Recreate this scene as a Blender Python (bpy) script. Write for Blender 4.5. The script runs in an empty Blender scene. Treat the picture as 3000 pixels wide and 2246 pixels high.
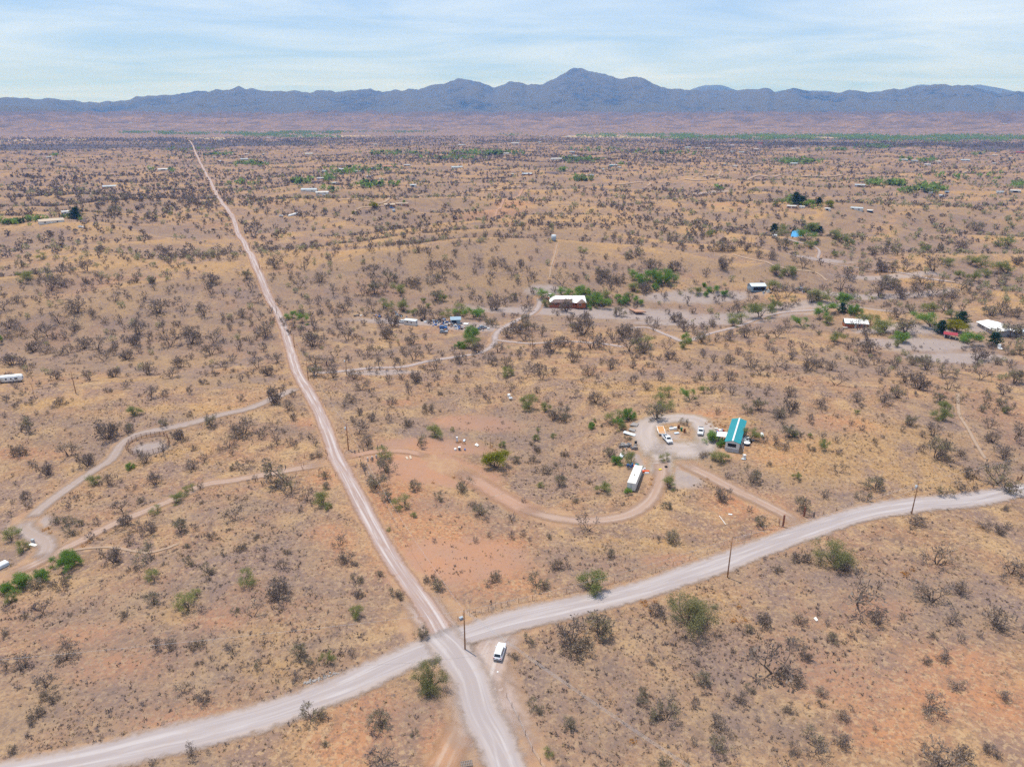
import bpy, math, random
import numpy as np
from mathutils import Vector, Matrix

# ------------------------------------------------------------------ camera, sky, sun, exposure
S = bpy.context.scene
FPX, CAMH, HORIZON = 2080.0, 105.0, 340.0          # focal length in photo pixels, drone height, horizon row
PITCH = math.atan((1123.0 - HORIZON) / FPX)
cam_d = bpy.data.cameras.new('camera'); cam = bpy.data.objects.new('camera', cam_d)
S.collection.objects.link(cam)
cam.location = (0, 0, CAMH); cam.rotation_euler = (math.pi / 2 - PITCH, 0, 0)
cam_d.sensor_fit = 'HORIZONTAL'; cam_d.sensor_width = 36.0; cam_d.lens = 36.0 * FPX / 3000.0
cam_d.clip_start = 0.5; cam_d.clip_end = 90000.0
S.camera = cam

SUN_EL, SUN_AZ = math.radians(72.0), math.radians(-48.0)   # azimuth measured clockwise from +Y
w = bpy.data.worlds.new('World'); S.world = w; w.use_nodes = True
nt = w.node_tree; nt.nodes.clear()
def wn(t, **k):
    n = nt.nodes.new(t)
    for a, b in k.items(): setattr(n, a, b)
    return n
sky = wn('ShaderNodeTexSky', sky_type='NISHITA', sun_disc=False)
sky.sun_elevation = SUN_EL; sky.sun_rotation = SUN_AZ
sky.altitude = 1100; sky.air_density = 1.0; sky.dust_density = 0.2; sky.ozone_density = 2.0
tc = wn('ShaderNodeTexCoord'); sep = wn('ShaderNodeSeparateXYZ'); nt.links.new(tc.outputs['Generated'], sep.inputs[0])
def wmath(op, a, b=None):
    n = wn('ShaderNodeMath', operation=op)
    for i, v in enumerate((a, b)):
        if v is None: continue
        if isinstance(v, (int, float)): n.inputs[i].default_value = v
        else: nt.links.new(v, n.inputs[i])
    return n.outputs[0]
den = wmath('ADD', wmath('MAXIMUM', sep.outputs['Z'], 0.0), 0.06)
cmb = wn('ShaderNodeCombineXYZ')
nt.links.new(wmath('MULTIPLY', wmath('DIVIDE', sep.outputs['X'], den), 0.7), cmb.inputs[0])
nt.links.new(wmath('DIVIDE', sep.outputs['Y'], den), cmb.inputs[1])
n1 = wn('ShaderNodeTexNoise'); n1.inputs['Scale'].default_value = 0.62; n1.inputs['Detail'].default_value = 7; n1.inputs['Roughness'].default_value = 0.62
n1.inputs['Distortion'].default_value = 0.6
nt.links.new(cmb.outputs[0], n1.inputs['Vector'])
cr = wn('ShaderNodeValToRGB'); cr.color_ramp.elements[0].position = 0.38; cr.color_ramp.elements[1].position = 0.66
cr.color_ramp.elements[0].color = (0, 0, 0, 1); cr.color_ramp.elements[1].color = (0.78, 0.78, 0.78, 1)
n2 = wn('ShaderNodeTexNoise'); n2.inputs['Scale'].default_value = 0.17; n2.inputs['Detail'].default_value = 3; nt.links.new(cmb.outputs[0], n2.inputs['Vector'])
nt.links.new(wmath('ADD', wmath('MULTIPLY', n1.outputs['Fac'], 0.6), wmath('MULTIPLY', n2.outputs['Fac'], 0.42)), cr.inputs[0])
mixc = wn('ShaderNodeMix', data_type='RGBA')
veil = wn('ShaderNodeMix', data_type='RGBA'); veil.inputs[0].default_value = 0.62; nt.links.new(sky.outputs[0], veil.inputs[6]); veil.inputs[7].default_value = (3.6, 5.9, 10.6, 1)   # even blue air
nt.links.new(cr.outputs[0], mixc.inputs[0]); nt.links.new(veil.outputs[2], mixc.inputs[6])
mixc.inputs[7].default_value = (8.4, 9.5, 11.0, 1)           # thin high cloud, in the sky's own units
bg = wn('ShaderNodeBackground'); bg.inputs[1].default_value = 0.107
nt.links.new(mixc.outputs[2], bg.inputs[0])
wo = wn('ShaderNodeOutputWorld'); nt.links.new(bg.outputs[0], wo.inputs[0])

sun_d = bpy.data.lights.new('sun', 'SUN'); sun = bpy.data.objects.new('sun', sun_d); S.collection.objects.link(sun)
sun_d.energy = 4.65; sun_d.angle = math.radians(0.9); sun_d.color = (1.0, 0.94, 0.855)
sdir = Vector((math.sin(SUN_AZ) * math.cos(SUN_EL), math.cos(SUN_AZ) * math.cos(SUN_EL), math.sin(SUN_EL)))
sun.rotation_euler = sdir.to_track_quat('Z', 'Y').to_euler(); sun.location = (0, 0, 400)
S.view_settings.view_transform = 'Standard'; S.view_settings.look = 'None'
S.view_settings.exposure = 0.0; S.view_settings.gamma = 1.0; S.view_settings.use_curve_mapping = False
S.cycles.max_bounces = 5; S.cycles.diffuse_bounces = 2; S.cycles.glossy_bounces = 2; S.cycles.transparent_max_bounces = 10
S.cycles.transmission_bounces = 2; S.cycles.volume_bounces = 0
S.cycles.use_denoising = False

# ------------------------------------------------------------------ helpers
C = S.collection
rng = np.random.default_rng(7)
random.seed(5)
def sm(a, b, x):
    t = np.clip((np.asarray(x, float) - a) / (b - a), 0, 1); return t * t * (3 - 2 * t)
def pn(x, y, seed=0):
    """2-D gradient noise, about -0.7..0.7"""
    x = np.asarray(x, float); y = np.asarray(y, float)
    xi = np.floor(x).astype(np.int64); yi = np.floor(y).astype(np.int64); xf = x - xi; yf = y - yi
    def g(ix, iy, dx, dy):
        h = (ix * 374761393 + iy * 668265263 + seed * 974634777) & 0xffffffff
        h = ((h ^ (h >> 13)) * 1274126177) & 0xffffffff
        a = ((h ^ (h >> 16)) & 0xffff) * (2 * np.pi / 65536.0)
        return np.cos(a) * dx + np.sin(a) * dy
    u = xf * xf * xf * (xf * (xf * 6 - 15) + 10); v = yf * yf * yf * (yf * (yf * 6 - 15) + 10)
    a = g(xi, yi, xf, yf) * (1 - u) + g(xi + 1, yi, xf - 1, yf) * u
    b = g(xi, yi + 1, xf, yf - 1) * (1 - u) + g(xi + 1, yi + 1, xf - 1, yf - 1) * u
    return a * (1 - v) + b * v
def ridge(x, y, seed): return 1 - 2 * np.abs(pn(x, y, seed))

HILLS = []                                           # (x, y, sx, sy, height): rises and gullies
def raw_dir(px, py):
    u = (np.asarray(px, float) - 1500) / FPX; v = (1123 - np.asarray(py, float)) / FPX
    c, s = math.cos(PITCH), math.sin(PITCH)
    return u, c + v * s, -s + v * c
def flat(px, py):
    a, b, c = raw_dir(px, py); t = CAMH / -c; return a * t, b * t
for px, py, sx, sy, hh in [(1560, 1330, 22, 20, -3.2), (1640, 1290, 14, 22, -1.6), (2130, 1270, 38, 30, 2.0), (2700, 1300, 40, 40, 2.6),
                           (1250, 1340, 26, 20, 1.2), (350, 1200, 45, 30, 3.0), (480, 1330, 40, 18, -2.0), (470, 830, 120, 50, 9.0),
                           (1150, 780, 110, 50, 8.0), (1620, 715, 70, 70, 8.0), (1500, 840, 120, 25, -4.0), (2050, 790, 90, 35, 6.0),
                           (1750, 900, 130, 35, -2.5), (2500, 900, 160, 50, -3.0), (2560, 740, 60, 40, 6.0), (2700, 650, 200, 60, 5.0),
                           (300, 1000, 120, 25, -3.0), (300, 620, 160, 90, 8.0), (1180, 610, 110, 60, 6.0), (1900, 640, 200, 60, 5.0),
                           (700, 1750, 30, 16, 1.0), (2400, 1900, 30, 18, 0.9), (2300, 2000, 16, 20, -1.0), (1000, 900, 60, 40, -2.0)]:
    fx, fy = flat(px, py); HILLS.append((float(fx), float(fy), sx, sy, hh))
def H(x, y):
    x = np.asarray(x, float); y = np.asarray(y, float); r = np.hypot(x, y)
    near = sm(110, 340, r) * (0.3 + 0.7 * sm(15, 130, np.abs(x + 0.442 * y - 41) * 0.915)); valley = 1 - sm(2600, 3600, r) * (1 - sm(4700, 6200, r)) * 0.85
    h = 0.9 * pn(x / 42, y / 42, 3) * (1 - sm(700, 1500, r)) * (0.5 + near) + 0.28 * pn(x / 13, y / 13, 4) * (1 - sm(200, 500, r))
    wx = x + 60 * pn(x / 300, y / 300, 8); wy = y + 60 * pn(x / 300, y / 300, 9)
    h = h + near * valley * (14.0 * pn(wx / 230, wy / 150, 5) + 10.0 * sm(230, 600, r) * ridge(wx / 160, wy / 90, 6) - 4.0)
    h = h + sm(800, 2200, r) * valley * (1 - sm(4200, 5000, r)) * 13 * pn(x / 620, y / 380, 11)
    h = np.array(h, float); flat_h = h.reshape(-1); fx_, fy_ = x.reshape(-1), y.reshape(-1)
    for hx, hy, sx, sy, hh in HILLS:
        i = np.nonzero((np.abs(fx_ - hx) < 4.2 * sx) & (np.abs(fy_ - hy) < 4.2 * sy))[0]
        if len(i): flat_h[i] += hh * np.exp(-0.5 * (((fx_[i] - hx) / sx) ** 2 + ((fy_[i] - hy) / sy) ** 2))
    h = flat_h.reshape(x.shape)
    f = sm(4600, 7600, r)
    h = h + f * (46 + 60 * ridge(wx / 900, wy / 560, 12) + 42 * ridge(wx / 340, wy / 300, 13)) + f * 12 * pn(x / 150, y / 150, 14)
    return h
def P(px, py, up=0.0, ns=360, t0=95.0):
    """photo pixels -> points where the rays meet the ground (raised by up)"""
    px = np.atleast_1d(np.asarray(px, float)); py = np.atleast_1d(np.asarray(py, float))
    a, b, c = raw_dir(px, py)
    ts = np.geomspace(t0, 14000, ns)
    lo = np.full(px.shape, 95.0); hi = np.full(px.shape, 14000.0); found = np.zeros(px.shape, bool)
    Z = CAMH + np.outer(c, ts) - up - H(np.outer(a, ts), np.outer(b, ts))
    below = Z < 0; first = np.argmax(below, 1); found = below.any(1)
    hi = np.where(found, ts[first], 14000.0); lo = np.where(found, ts[np.maximum(first - 1, 0)], 13990.0)
    for _ in range(22):
        m = (lo + hi) / 2; z = CAMH + c * m - up - H(a * m, b * m); neg = z < 0
        hi = np.where(neg, m, hi); lo = np.where(neg, lo, m)
    return np.stack([a * hi, b * hi, H(a * hi, b * hi)], 1), hi
def Pfar(px, py):
    """the same for many rays that reach the far plain, by a few fixed-point steps"""
    a, b, c = raw_dir(px, py); t = CAMH / -c
    for _ in range(4): t = 0.4 * t + 0.6 * np.clip((CAMH - H(a * t, b * t)) / -c, 100, 9000)
    return np.stack([a * t, b * t, H(a * t, b * t)], 1), t
def P1(px, py, up=0.0):
    p, t = P([px], [py], up); return Vector(p[0]), float(t[0])

def fast_mesh(name, V, F):
    V = np.ascontiguousarray(V, np.float32); F = np.ascontiguousarray(F, np.int32)
    me = bpy.data.meshes.new(name); k = F.shape[1]; n = len(F)
    me.vertices.add(len(V)); me.vertices.foreach_set('co', V.ravel())
    me.loops.add(n * k); me.loops.foreach_set('vertex_index', F.ravel())
    me.polygons.add(n); me.polygons.foreach_set('loop_start', np.arange(0, n * k, k, dtype=np.int32))
    me.polygons.foreach_set('loop_total', np.full(n, k, np.int32))
    me.update(calc_edges=True); return me
def attr(me, name, vals, typ='FLOAT', dom='POINT'):
    a = me.attributes.new(name, typ, dom)
    a.data.foreach_set('value' if typ == 'FLOAT' else ('vector' if typ == 'FLOAT_VECTOR' else 'color'), np.ascontiguousarray(vals, np.float32).ravel())
def tag(o, label=None, cat=None, group=None, kind=None):
    if label: o['label'] = label
    if cat: o['category'] = cat
    if group: o['group'] = group
    if kind: o['kind'] = kind
    return o
def link(name, me, mat=None, parent=None, smooth=False):
    o = bpy.data.objects.new(name, me); C.objects.link(o)
    if mat is not None and me is not None and not me.materials: me.materials.append(mat)
    if parent is not None: o.parent = parent
    if smooth:
        me.polygons.foreach_set('use_smooth', np.ones(len(me.polygons), bool))
    return o
def empty(name, loc, rz=0.0, label=None, cat=None, group=None):
    o = bpy.data.objects.new(name, None); C.objects.link(o); o.location = loc; o.rotation_euler = (0, 0, rz)
    o.empty_display_size = 0.2
    return tag(o, label, cat, group)
class MB:
    """collects simple solids into one mesh"""
    def __init__(s): s.v = []; s.f = []
    def add(s, vs, fs):
        n = len(s.v); s.v += [tuple(q) for q in vs]; s.f += [tuple(i + n for i in f) for f in fs]; return s
    def box(s, x0, y0, z0, x1, y1, z1):
        return s.add([(x0, y0, z0), (x1, y0, z0), (x1, y1, z0), (x0, y1, z0), (x0, y0, z1), (x1, y0, z1), (x1, y1, z1), (x0, y1, z1)],
                     [(0, 3, 2, 1), (4, 5, 6, 7), (0, 1, 5, 4), (1, 2, 6, 5), (2, 3, 7, 6), (3, 0, 4, 7)])
    def cbox(s, c, d): return s.box(c[0] - d[0] / 2, c[1] - d[1] / 2, c[2] - d[2] / 2, c[0] + d[0] / 2, c[1] + d[1] / 2, c[2] + d[2] / 2)
    def tube(s, p0, p1, r0, r1=None, n=8, caps=True):
        p0 = Vector(p0); p1 = Vector(p1); r1 = r0 if r1 is None else r1
        d = (p1 - p0).normalized(); u = d.orthogonal().normalized(); v = d.cross(u)
        vs = [p0 + (u * math.cos(2 * math.pi * i / n) + v * math.sin(2 * math.pi * i / n)) * r0 for i in range(n)] + \
             [p1 + (u * math.cos(2 * math.pi * i / n) + v * math.sin(2 * math.pi * i / n)) * r1 for i in range(n)]
        fs = [(i, (i + 1) % n, n + (i + 1) % n, n + i) for i in range(n)]
        if caps: fs += [tuple(range(n - 1, -1, -1)), tuple(range(n, 2 * n))]
        return s.add(vs, fs)
    def loft(s, rings, caps=True):
        n = len(rings[0]); vs = [q for r in rings for q in r]; fs = []
        for k in range(len(rings) - 1):
            for i in range(n):
                fs.append((k * n + i, k * n + (i + 1) % n, (k + 1) * n + (i + 1) % n, (k + 1) * n + i))
        if caps: fs += [tuple(range(n - 1, -1, -1)), tuple(range((len(rings) - 1) * n, len(rings) * n))]
        return s.add(vs, fs)
    def slab(s, pts, th):
        """a polygon (3 or 4 points) thickened downwards along its normal"""
        p = [Vector(q) for q in pts]; nrm = (p[1] - p[0]).cross(p[-1] - p[0]).normalized()
        n = len(p); lo = [q - nrm * th for q in p]
        fs = [tuple(range(n)), tuple(range(2 * n - 1, n - 1, -1))] + [(i, n + i, n + (i + 1) % n, (i + 1) % n) for i in range(n)]
        return s.add(p + lo, fs)
    def mesh(s, name):
        me = bpy.data.meshes.new(name); me.from_pydata(s.v, [], s.f); me.update(); return me
    def build(s, name, mat, parent=None, smooth=False, bevel=0.0):
        o = link(name, s.mesh(name), mat, parent, smooth)
        if bevel:
            m = o.modifiers.new('bevel', 'BEVEL'); m.width = bevel; m.segments = 2; m.limit_method = 'ANGLE'
        return o

# ------------------------------------------------------------------ materials
MATS = {}
def nodes(name):
    m = bpy.data.materials.new(name); m.use_nodes = True; t = m.node_tree; t.nodes.clear()
    out = t.nodes.new('ShaderNodeOutputMaterial'); return m, t, out
def mat(name, col, rough=0.7, var=0.12, scale=3.0, metal=0.0, dirt=None, dirt_amt=0.25, spec=0.3):
    if name in MATS: return MATS[name]
    m, t, out = nodes(name)
    b = t.nodes.new('ShaderNodeBsdfPrincipled'); b.inputs['Roughness'].default_value = rough; b.inputs['Metallic'].default_value = metal
    b.inputs['Specular IOR Level'].default_value = spec
    tcn = t.nodes.new('ShaderNodeTexCoord')
    n = t.nodes.new('ShaderNodeTexNoise'); n.inputs['Scale'].default_value = scale; n.inputs['Detail'].default_value = 4
    t.links.new(tcn.outputs['Object'], n.inputs['Vector'])
    mr = t.nodes.new('ShaderNodeMapRange'); mr.inputs['From Min'].default_value = 0.3; mr.inputs['From Max'].default_value = 0.7
    t.links.new(n.outputs['Fac'], mr.inputs['Value'])
    mx = t.nodes.new('ShaderNodeMix'); mx.data_type = 'RGBA'
    c2 = dirt if dirt else tuple(c * (1 - var) for c in col)
    k = dirt_amt if dirt else 1.0
    mr.inputs['To Max'].default_value = k
    t.links.new(mr.outputs[0], mx.inputs[0])
    mx.inputs[6].default_value = (*col, 1); mx.inputs[7].default_value = (*c2, 1)
    t.links.new(mx.outputs[2], b.inputs['Base Color']); t.links.new(b.outputs[0], out.inputs[0])
    MATS[name] = m; return m
# ------------------------------------------------------------------ roads (photo pixels of the centre lines)
ROADS = [
 # name, width m, kind, points
 ('dirt_road', 5.2, 'road', [(1350,1945),(1288,1840),(1240,1765),(1150,1640),(1095,1545),(1050,1460),(1010,1385),(983,1335),(960,1270),(938,1215),(905,1150),(872,1093),(852,1030),(832,962),(812,915),(790,878),(765,815),(742,762),(720,720),(700,690),(685,645),(670,620),(652,598),(635,572),(622,545),(606,515),(593,490),(583,470),(574,452),(567,432),(560,420),(553,413)]),
 ('gravel_road', 6.6, 'gravel', [(-120,2300),(40,2268),(181,2240),(407,2190),(633,2138),(814,2086),(1000,2016),(1136,1953),(1280,1890),(1407,1847),(1542,1809),(1723,1768),(1904,1722),(2000,1688),(2180,1625),(2343,1565),(2520,1508),(2678,1480),(2859,1462),(3000,1436),(3160,1410),(3350,1372),(3600,1322)]),
 ('dirt_track', 8.5, 'track', [(1205,1710),(1255,1795),(1300,1858),(1350,1925)]),
 ('dirt_track', 7.0, 'gravel', [(1262,1838),(1318,1898),(1350,1940),(1380,1990),(1407,2084),(1450,2165),(1500,2290),(1520,2340)]),
 ('dirt_track', 14.0, 'track', [(1270,1815),(1300,1862),(1325,1905),(1350,1945)]),
 ('dirt_track', 5.6, 'redtrack', [(1396,2040),(1372,2100),(1335,2170),(1275,2290),(1255,2340)]),
 ('dirt_track', 15.0, 'track', [(1300,1850),(1345,1905),(1392,1965),(1418,2040),(1445,2130),(1478,2230),(1510,2330)]),
 ('dirt_track', 8.5, 'track', [(1545,1812),(1480,1855),(1445,1900),(1422,1960),(1402,2040),(1410,2100)]),
 ('driveway', 4.8, 'drive', [(972,1352),(900,1368),(800,1386),(700,1405),(600,1420),(540,1450),(480,1475),(420,1500),(340,1532),(250,1577),(150,1628),(80,1662),(-20,1700)]),
 ('driveway', 5.2, 'grey', [(880,1133),(800,1168),(725,1198),(640,1217),(560,1240),(500,1252),(450,1263),(395,1277),(355,1303),(325,1347),(270,1382),(200,1430),(130,1482),(80,1530)]),
 ('driveway', 6.5, 'grey', [(80,1515),(72,1545),(95,1568),(130,1585),(140,1605),(120,1632),(80,1655)]),
 ('footpath', 1.3, 'pale', [(150,1628),(230,1610),(310,1603),(380,1612),(430,1620),(490,1606),(540,1585)]),
 ('driveway', 5.4, 'drive', [(2350,1560),(2318,1522),(2290,1503),(2226,1471),(2136,1426),(2068,1390),(2022,1367),(1985,1335)]),
 ('driveway', 9.5, 'yard', [(1935,1350),(1912,1310),(1890,1275),(1900,1240),(1945,1228),(2000,1224),(2045,1232),(2066,1262),(2068,1300),(2030,1322),(1970,1318)]),
 ('driveway', 12.0, 'yard', [(1885,1300),(1935,1312),(1990,1318),(2050,1316),(2105,1310)]),
 ('driveway', 8.0, 'yard', [(1945,1310),(1940,1340),(1935,1375),(1930,1405)]),
 ('driveway', 4.8, 'drive', [(1930,1330),(1937,1385),(1928,1425),(1905,1465),(1855,1502),(1790,1520),(1700,1526),(1620,1516),(1550,1496),(1480,1462),(1420,1427),(1375,1398),(1320,1370)]),
 ('driveway', 8.5, 'red', [(1640,1518),(1560,1500),(1490,1466),(1420,1425),(1360,1390),(1300,1362)]),
 ('driveway', 4.0, 'red', [(985,1345),(1035,1335),(1090,1324),(1150,1320),(1220,1328),(1270,1345)]),
 ('driveway', 4.6, 'mauve', [(905,1092),(950,1092),(1000,1088),(1081,1079),(1181,1075),(1253,1059),(1343,1045),(1407,1034),(1447,1007),(1452,982),(1470,962),(1520,936),(1556,921),(1580,892),(1577,868)]),
 ('dirt_track', 3.4, 'mauve', [(1440,995),(1497,1002),(1565,1007),(1640,1000),(1720,1004),(1768,1008),(1835,1018)]),
 ('dirt_track', 4.5, 'mauve', [(1827,964),(1904,962),(2000,1000),(2090,975),(2150,960),(2217,935),(2289,916),(2362,910),(2440,905)]),
 ('dirt_track', 3.2, 'mauve', [(2289,697),(2330,708),(2380,722),(2400,736),(2398,758),(2434,774),(2506,785),(2633,799),(2723,817),(2814,831),(2904,844),(3010,850)]),
 ('dirt_track', 2.8, 'pale', [(2145,745),(2253,772),(2325,790),(2389,799),(2425,826)]),
 ('dirt_track', 4.5, 'pale', [(990,586),(1060,586),(1136,586),(1226,575),(1316,574),(1344,568),(1452,557),(1497,550),(1600,551),(1678,550),(1791,542),(1886,534),(1904,539),(1893,547)]),
 ('dirt_track', 6.0, 'pale', [(2000,525),(2104,523),(2199,523),(2271,518),(2360,517),(2452,516),(2543,510),(2678,507),(2841,500)]),
 ('dirt_track', 5.0, 'pale', [(2030,523),(2085,516),(2110,506),(2109,498)]),
 ('dirt_track', 3.5, 'pale', [(1000,643),(1045,616),(1090,607),(1130,606)]),
 ('footpath', 1.4, 'pale', [(1610,817),(1615,781),(1628,736),(1633,713)]),
 ('footpath', 1.8, 'pale', [(2806,1150),(2809,1209),(2832,1250),(2859,1299),(2890,1350)]),
 ('dirt_track', 4.0, 'red', [(1555,550),(1520,575),(1470,600),(1450,640)]),
]
def spline(pts, step):
    pts = np.asarray(pts, float); n = len(pts); out = []
    for i in range(n - 1):
        p0 = pts[max(i - 1, 0)]; p1 = pts[i]; p2 = pts[i + 1]; p3 = pts[min(i + 2, n - 1)]
        k = max(2, int(np.linalg.norm(p2 - p1) / step)); t = np.linspace(0, 1, k, endpoint=False)[:, None]
        out.append(0.5 * ((2 * p1) + (p2 - p0) * t + (2 * p0 - 5 * p1 + 4 * p2 - p3) * t ** 2 + (3 * p1 - p0 - 3 * p2 + p3) * t ** 3))
    out.append(pts[-1:]); return np.concatenate(out)
RLINES = []
for name, wd, kind, px in ROADS:
    a = np.array(px, float); pts, _ = P(a[:, 0], a[:, 1]); q = spline(pts[:, :2], 2.0)
    RLINES.append((name, wd, kind, q))
def road_gap(x, y, pad=0.0):
    """distance outside the nearest road edge (negative inside); 1e3 when far"""
    x = np.asarray(x, float).ravel(); y = np.asarray(y, float).ravel(); best = np.full(x.shape, 1e3)
    for name, wd, kind, q in RLINES:
        m = wd / 2 + 14 + pad
        sel = np.nonzero((x > q[:, 0].min() - m) & (x < q[:, 0].max() + m) & (y > q[:, 1].min() - m) & (y < q[:, 1].max() + m))[0]
        qs = q[::2]
        for k in range(0, len(sel), 4000):
            s = sel[k:k + 4000]
            d = np.sqrt(((x[s, None] - qs[None, :, 0]) ** 2 + (y[s, None] - qs[None, :, 1]) ** 2).min(1)) - wd / 2
            best[s] = np.minimum(best[s], d)
    return best

# patches of the ground itself: bare red earth, golden grass, grey gravel, dark low scrub (photo pixels, half-widths in metres)
PATCH = {
 'red': [(1250,1370,13,9),(1190,1340,12,6),(1330,1390,10,8),(1380,1400,8,6),(1280,1305,16,5),(1400,1240,14,6),(1330,1230,10,5),(1280,1650,11,9),(1380,1640,12,8),(1480,1600,8,6),(1250,1560,9,7),(1000,1590,5,8),(960,1560,6,6),(1450,1730,8,5),(2450,1990,12,8),(2700,2030,14,8),(2900,2050,12,8),(2600,2130,10,7),(2800,1950,12,7),(1170,1180,8,4),(1080,2100,9,9),(1000,2180,7,7),(560,2110,12,4),(1300,1600,22,18),(1160,1460,14,14),(1420,1690,16,12),(1230,1500,14,12),(1280,2150,4,7),(1550,2240,4,8),(2060,1215,14,5),(2450,1240,16,8),(2300,1560,7,4),(900,1240,7,6),(960,1400,6,6),(1450,620,40,26),(1500,600,26,20),(1400,635,30,14),(640,1810,8,5),(60,1330,20,4),(2100,600,40,8),(1860,908,8,3),(2180,1480,12,8),(1960,1640,8,4),(2570,1780,10,5),(350,1950,14,5),(250,1860,12,5)],
 'gold': [(2480,1330,30,12),(2250,1390,20,8),(2600,1280,24,12),(2760,1390,20,10),(1400,1300,6,3),(1450,1320,6,4),(620,1120,30,8),(520,1060,30,8),(500,1330,12,6),(330,1370,10,5),(300,1560,8,3),(1280,810,50,8),(1400,830,50,8),(1950,1270,5,8),(1930,1240,5,5),(1980,1400,7,8),(2200,1230,12,4),(600,1200,20,5),(300,900,50,12),(400,1110,26,6),(100,1180,20,5),(700,720,40,16),(400,780,60,14),(1700,640,80,20),(2000,620,60,14),(2050,680,70,16),(2300,640,80,14),(150,520,120,40),(300,480,120,40),(1600,540,60,16),(1300,525,60,14),(2400,480,120,40),(2700,500,120,30),(2900,540,120,30),(1250,560,60,16),(2200,1060,40,8),(1900,1140,30,8),(1780,1130,26,8),(540,1775,5,6),(750,1880,6,6),(820,1950,8,4),(2100,1770,6,4),(1850,1600,14,4)],
 'grey': [(1955,1310,15,8),(1925,1345,8,8),(2030,1315,12,6),(1930,1290,9,7),(1985,1395,8,8),(90,1535,6,5),(440,1313,6,4),(1690,915,70,9),(1850,925,50,8),(2050,945,45,8),(2250,915,55,8),(2450,890,40,8),(2650,960,30,8),(2700,1010,30,9),(2800,1050,24,8),(1420,960,22,7),(1600,850,14,7),(2570,870,50,6),(1100,1090,20,5),(2400,760,26,8),(2620,810,40,6),(1240,945,40,6),(2050,870,40,8),(2900,960,25,9),(2100,560,40,10)],
 'scrub': [(650,850,38,22),(480,900,40,18),(300,870,40,14),(150,905,28,18),(900,810,28,12),(1180,830,28,10),(350,1010,40,6),(550,1020,30,6),(1000,1180,16,7),(1250,760,26,8),(2150,1060,26,9),(2350,1080,22,8),(2300,1950,20,9),(2050,1880,16,9),(1750,2150,14,8),(2150,2120,14,8),(2650,1760,26,9),(2850,1800,18,9),(2450,1780,14,6),(1650,1950,10,9),(450,1760,22,9),(700,1760,14,8),(180,1960,18,9),(900,1900,10,6),(620,2000,14,6),(700,1500,20,8),(250,1800,26,9),(350,2080,20,8),(120,2100,16,8),(560,1720,16,7),(800,1580,12,8),(1500,1290,18,12),(1570,1260,18,14),(1600,1360,12,14),(1520,1230,20,8),(1460,1490,10,6),(1700,1650,14,7),(1830,1640,16,7),(600,1620,14,6),(550,1900,20,10),(380,1880,20,9),(300,2020,16,8),(900,1720,10,7),(850,1640,10,7),(480,1470,22,5),(300,1300,20,6),(250,1240,20,5),(1150,1230,14,4),(1800,1960,9,7),(2080,1990,9,8),(1700,2080,10,8),(1900,2060,12,9),(2500,1700,20,6),(2300,1640,16,5),(2750,1700,16,7),(1400,1960,3,9),(1500,2010,4,8),(520,1230,20,5),(850,1260,14,5),(2300,1250,10,6),(1250,1260,16,4),(950,1960,8,5),(1200,2080,8,6),(1280,1480,8,5)]}
PPOS = {}
for k, L in PATCH.items():
    a = np.array(L, float); pts, _ = P(a[:, 0], a[:, 1]); PPOS[k] = [(pts[i, 0], pts[i, 1], a[i, 2], a[i, 3]) for i in range(len(a))]
def patch(k, x, y):
    v = np.zeros(np.shape(x))
    for cx, cy, sx, sy in PPOS[k]:
        d = ((x - cx) / sx) ** 2 + ((y - cy) / sy) ** 2
        v = np.maximum(v, np.exp(-0.7 * np.minimum(d, 60)))
    return v

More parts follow.
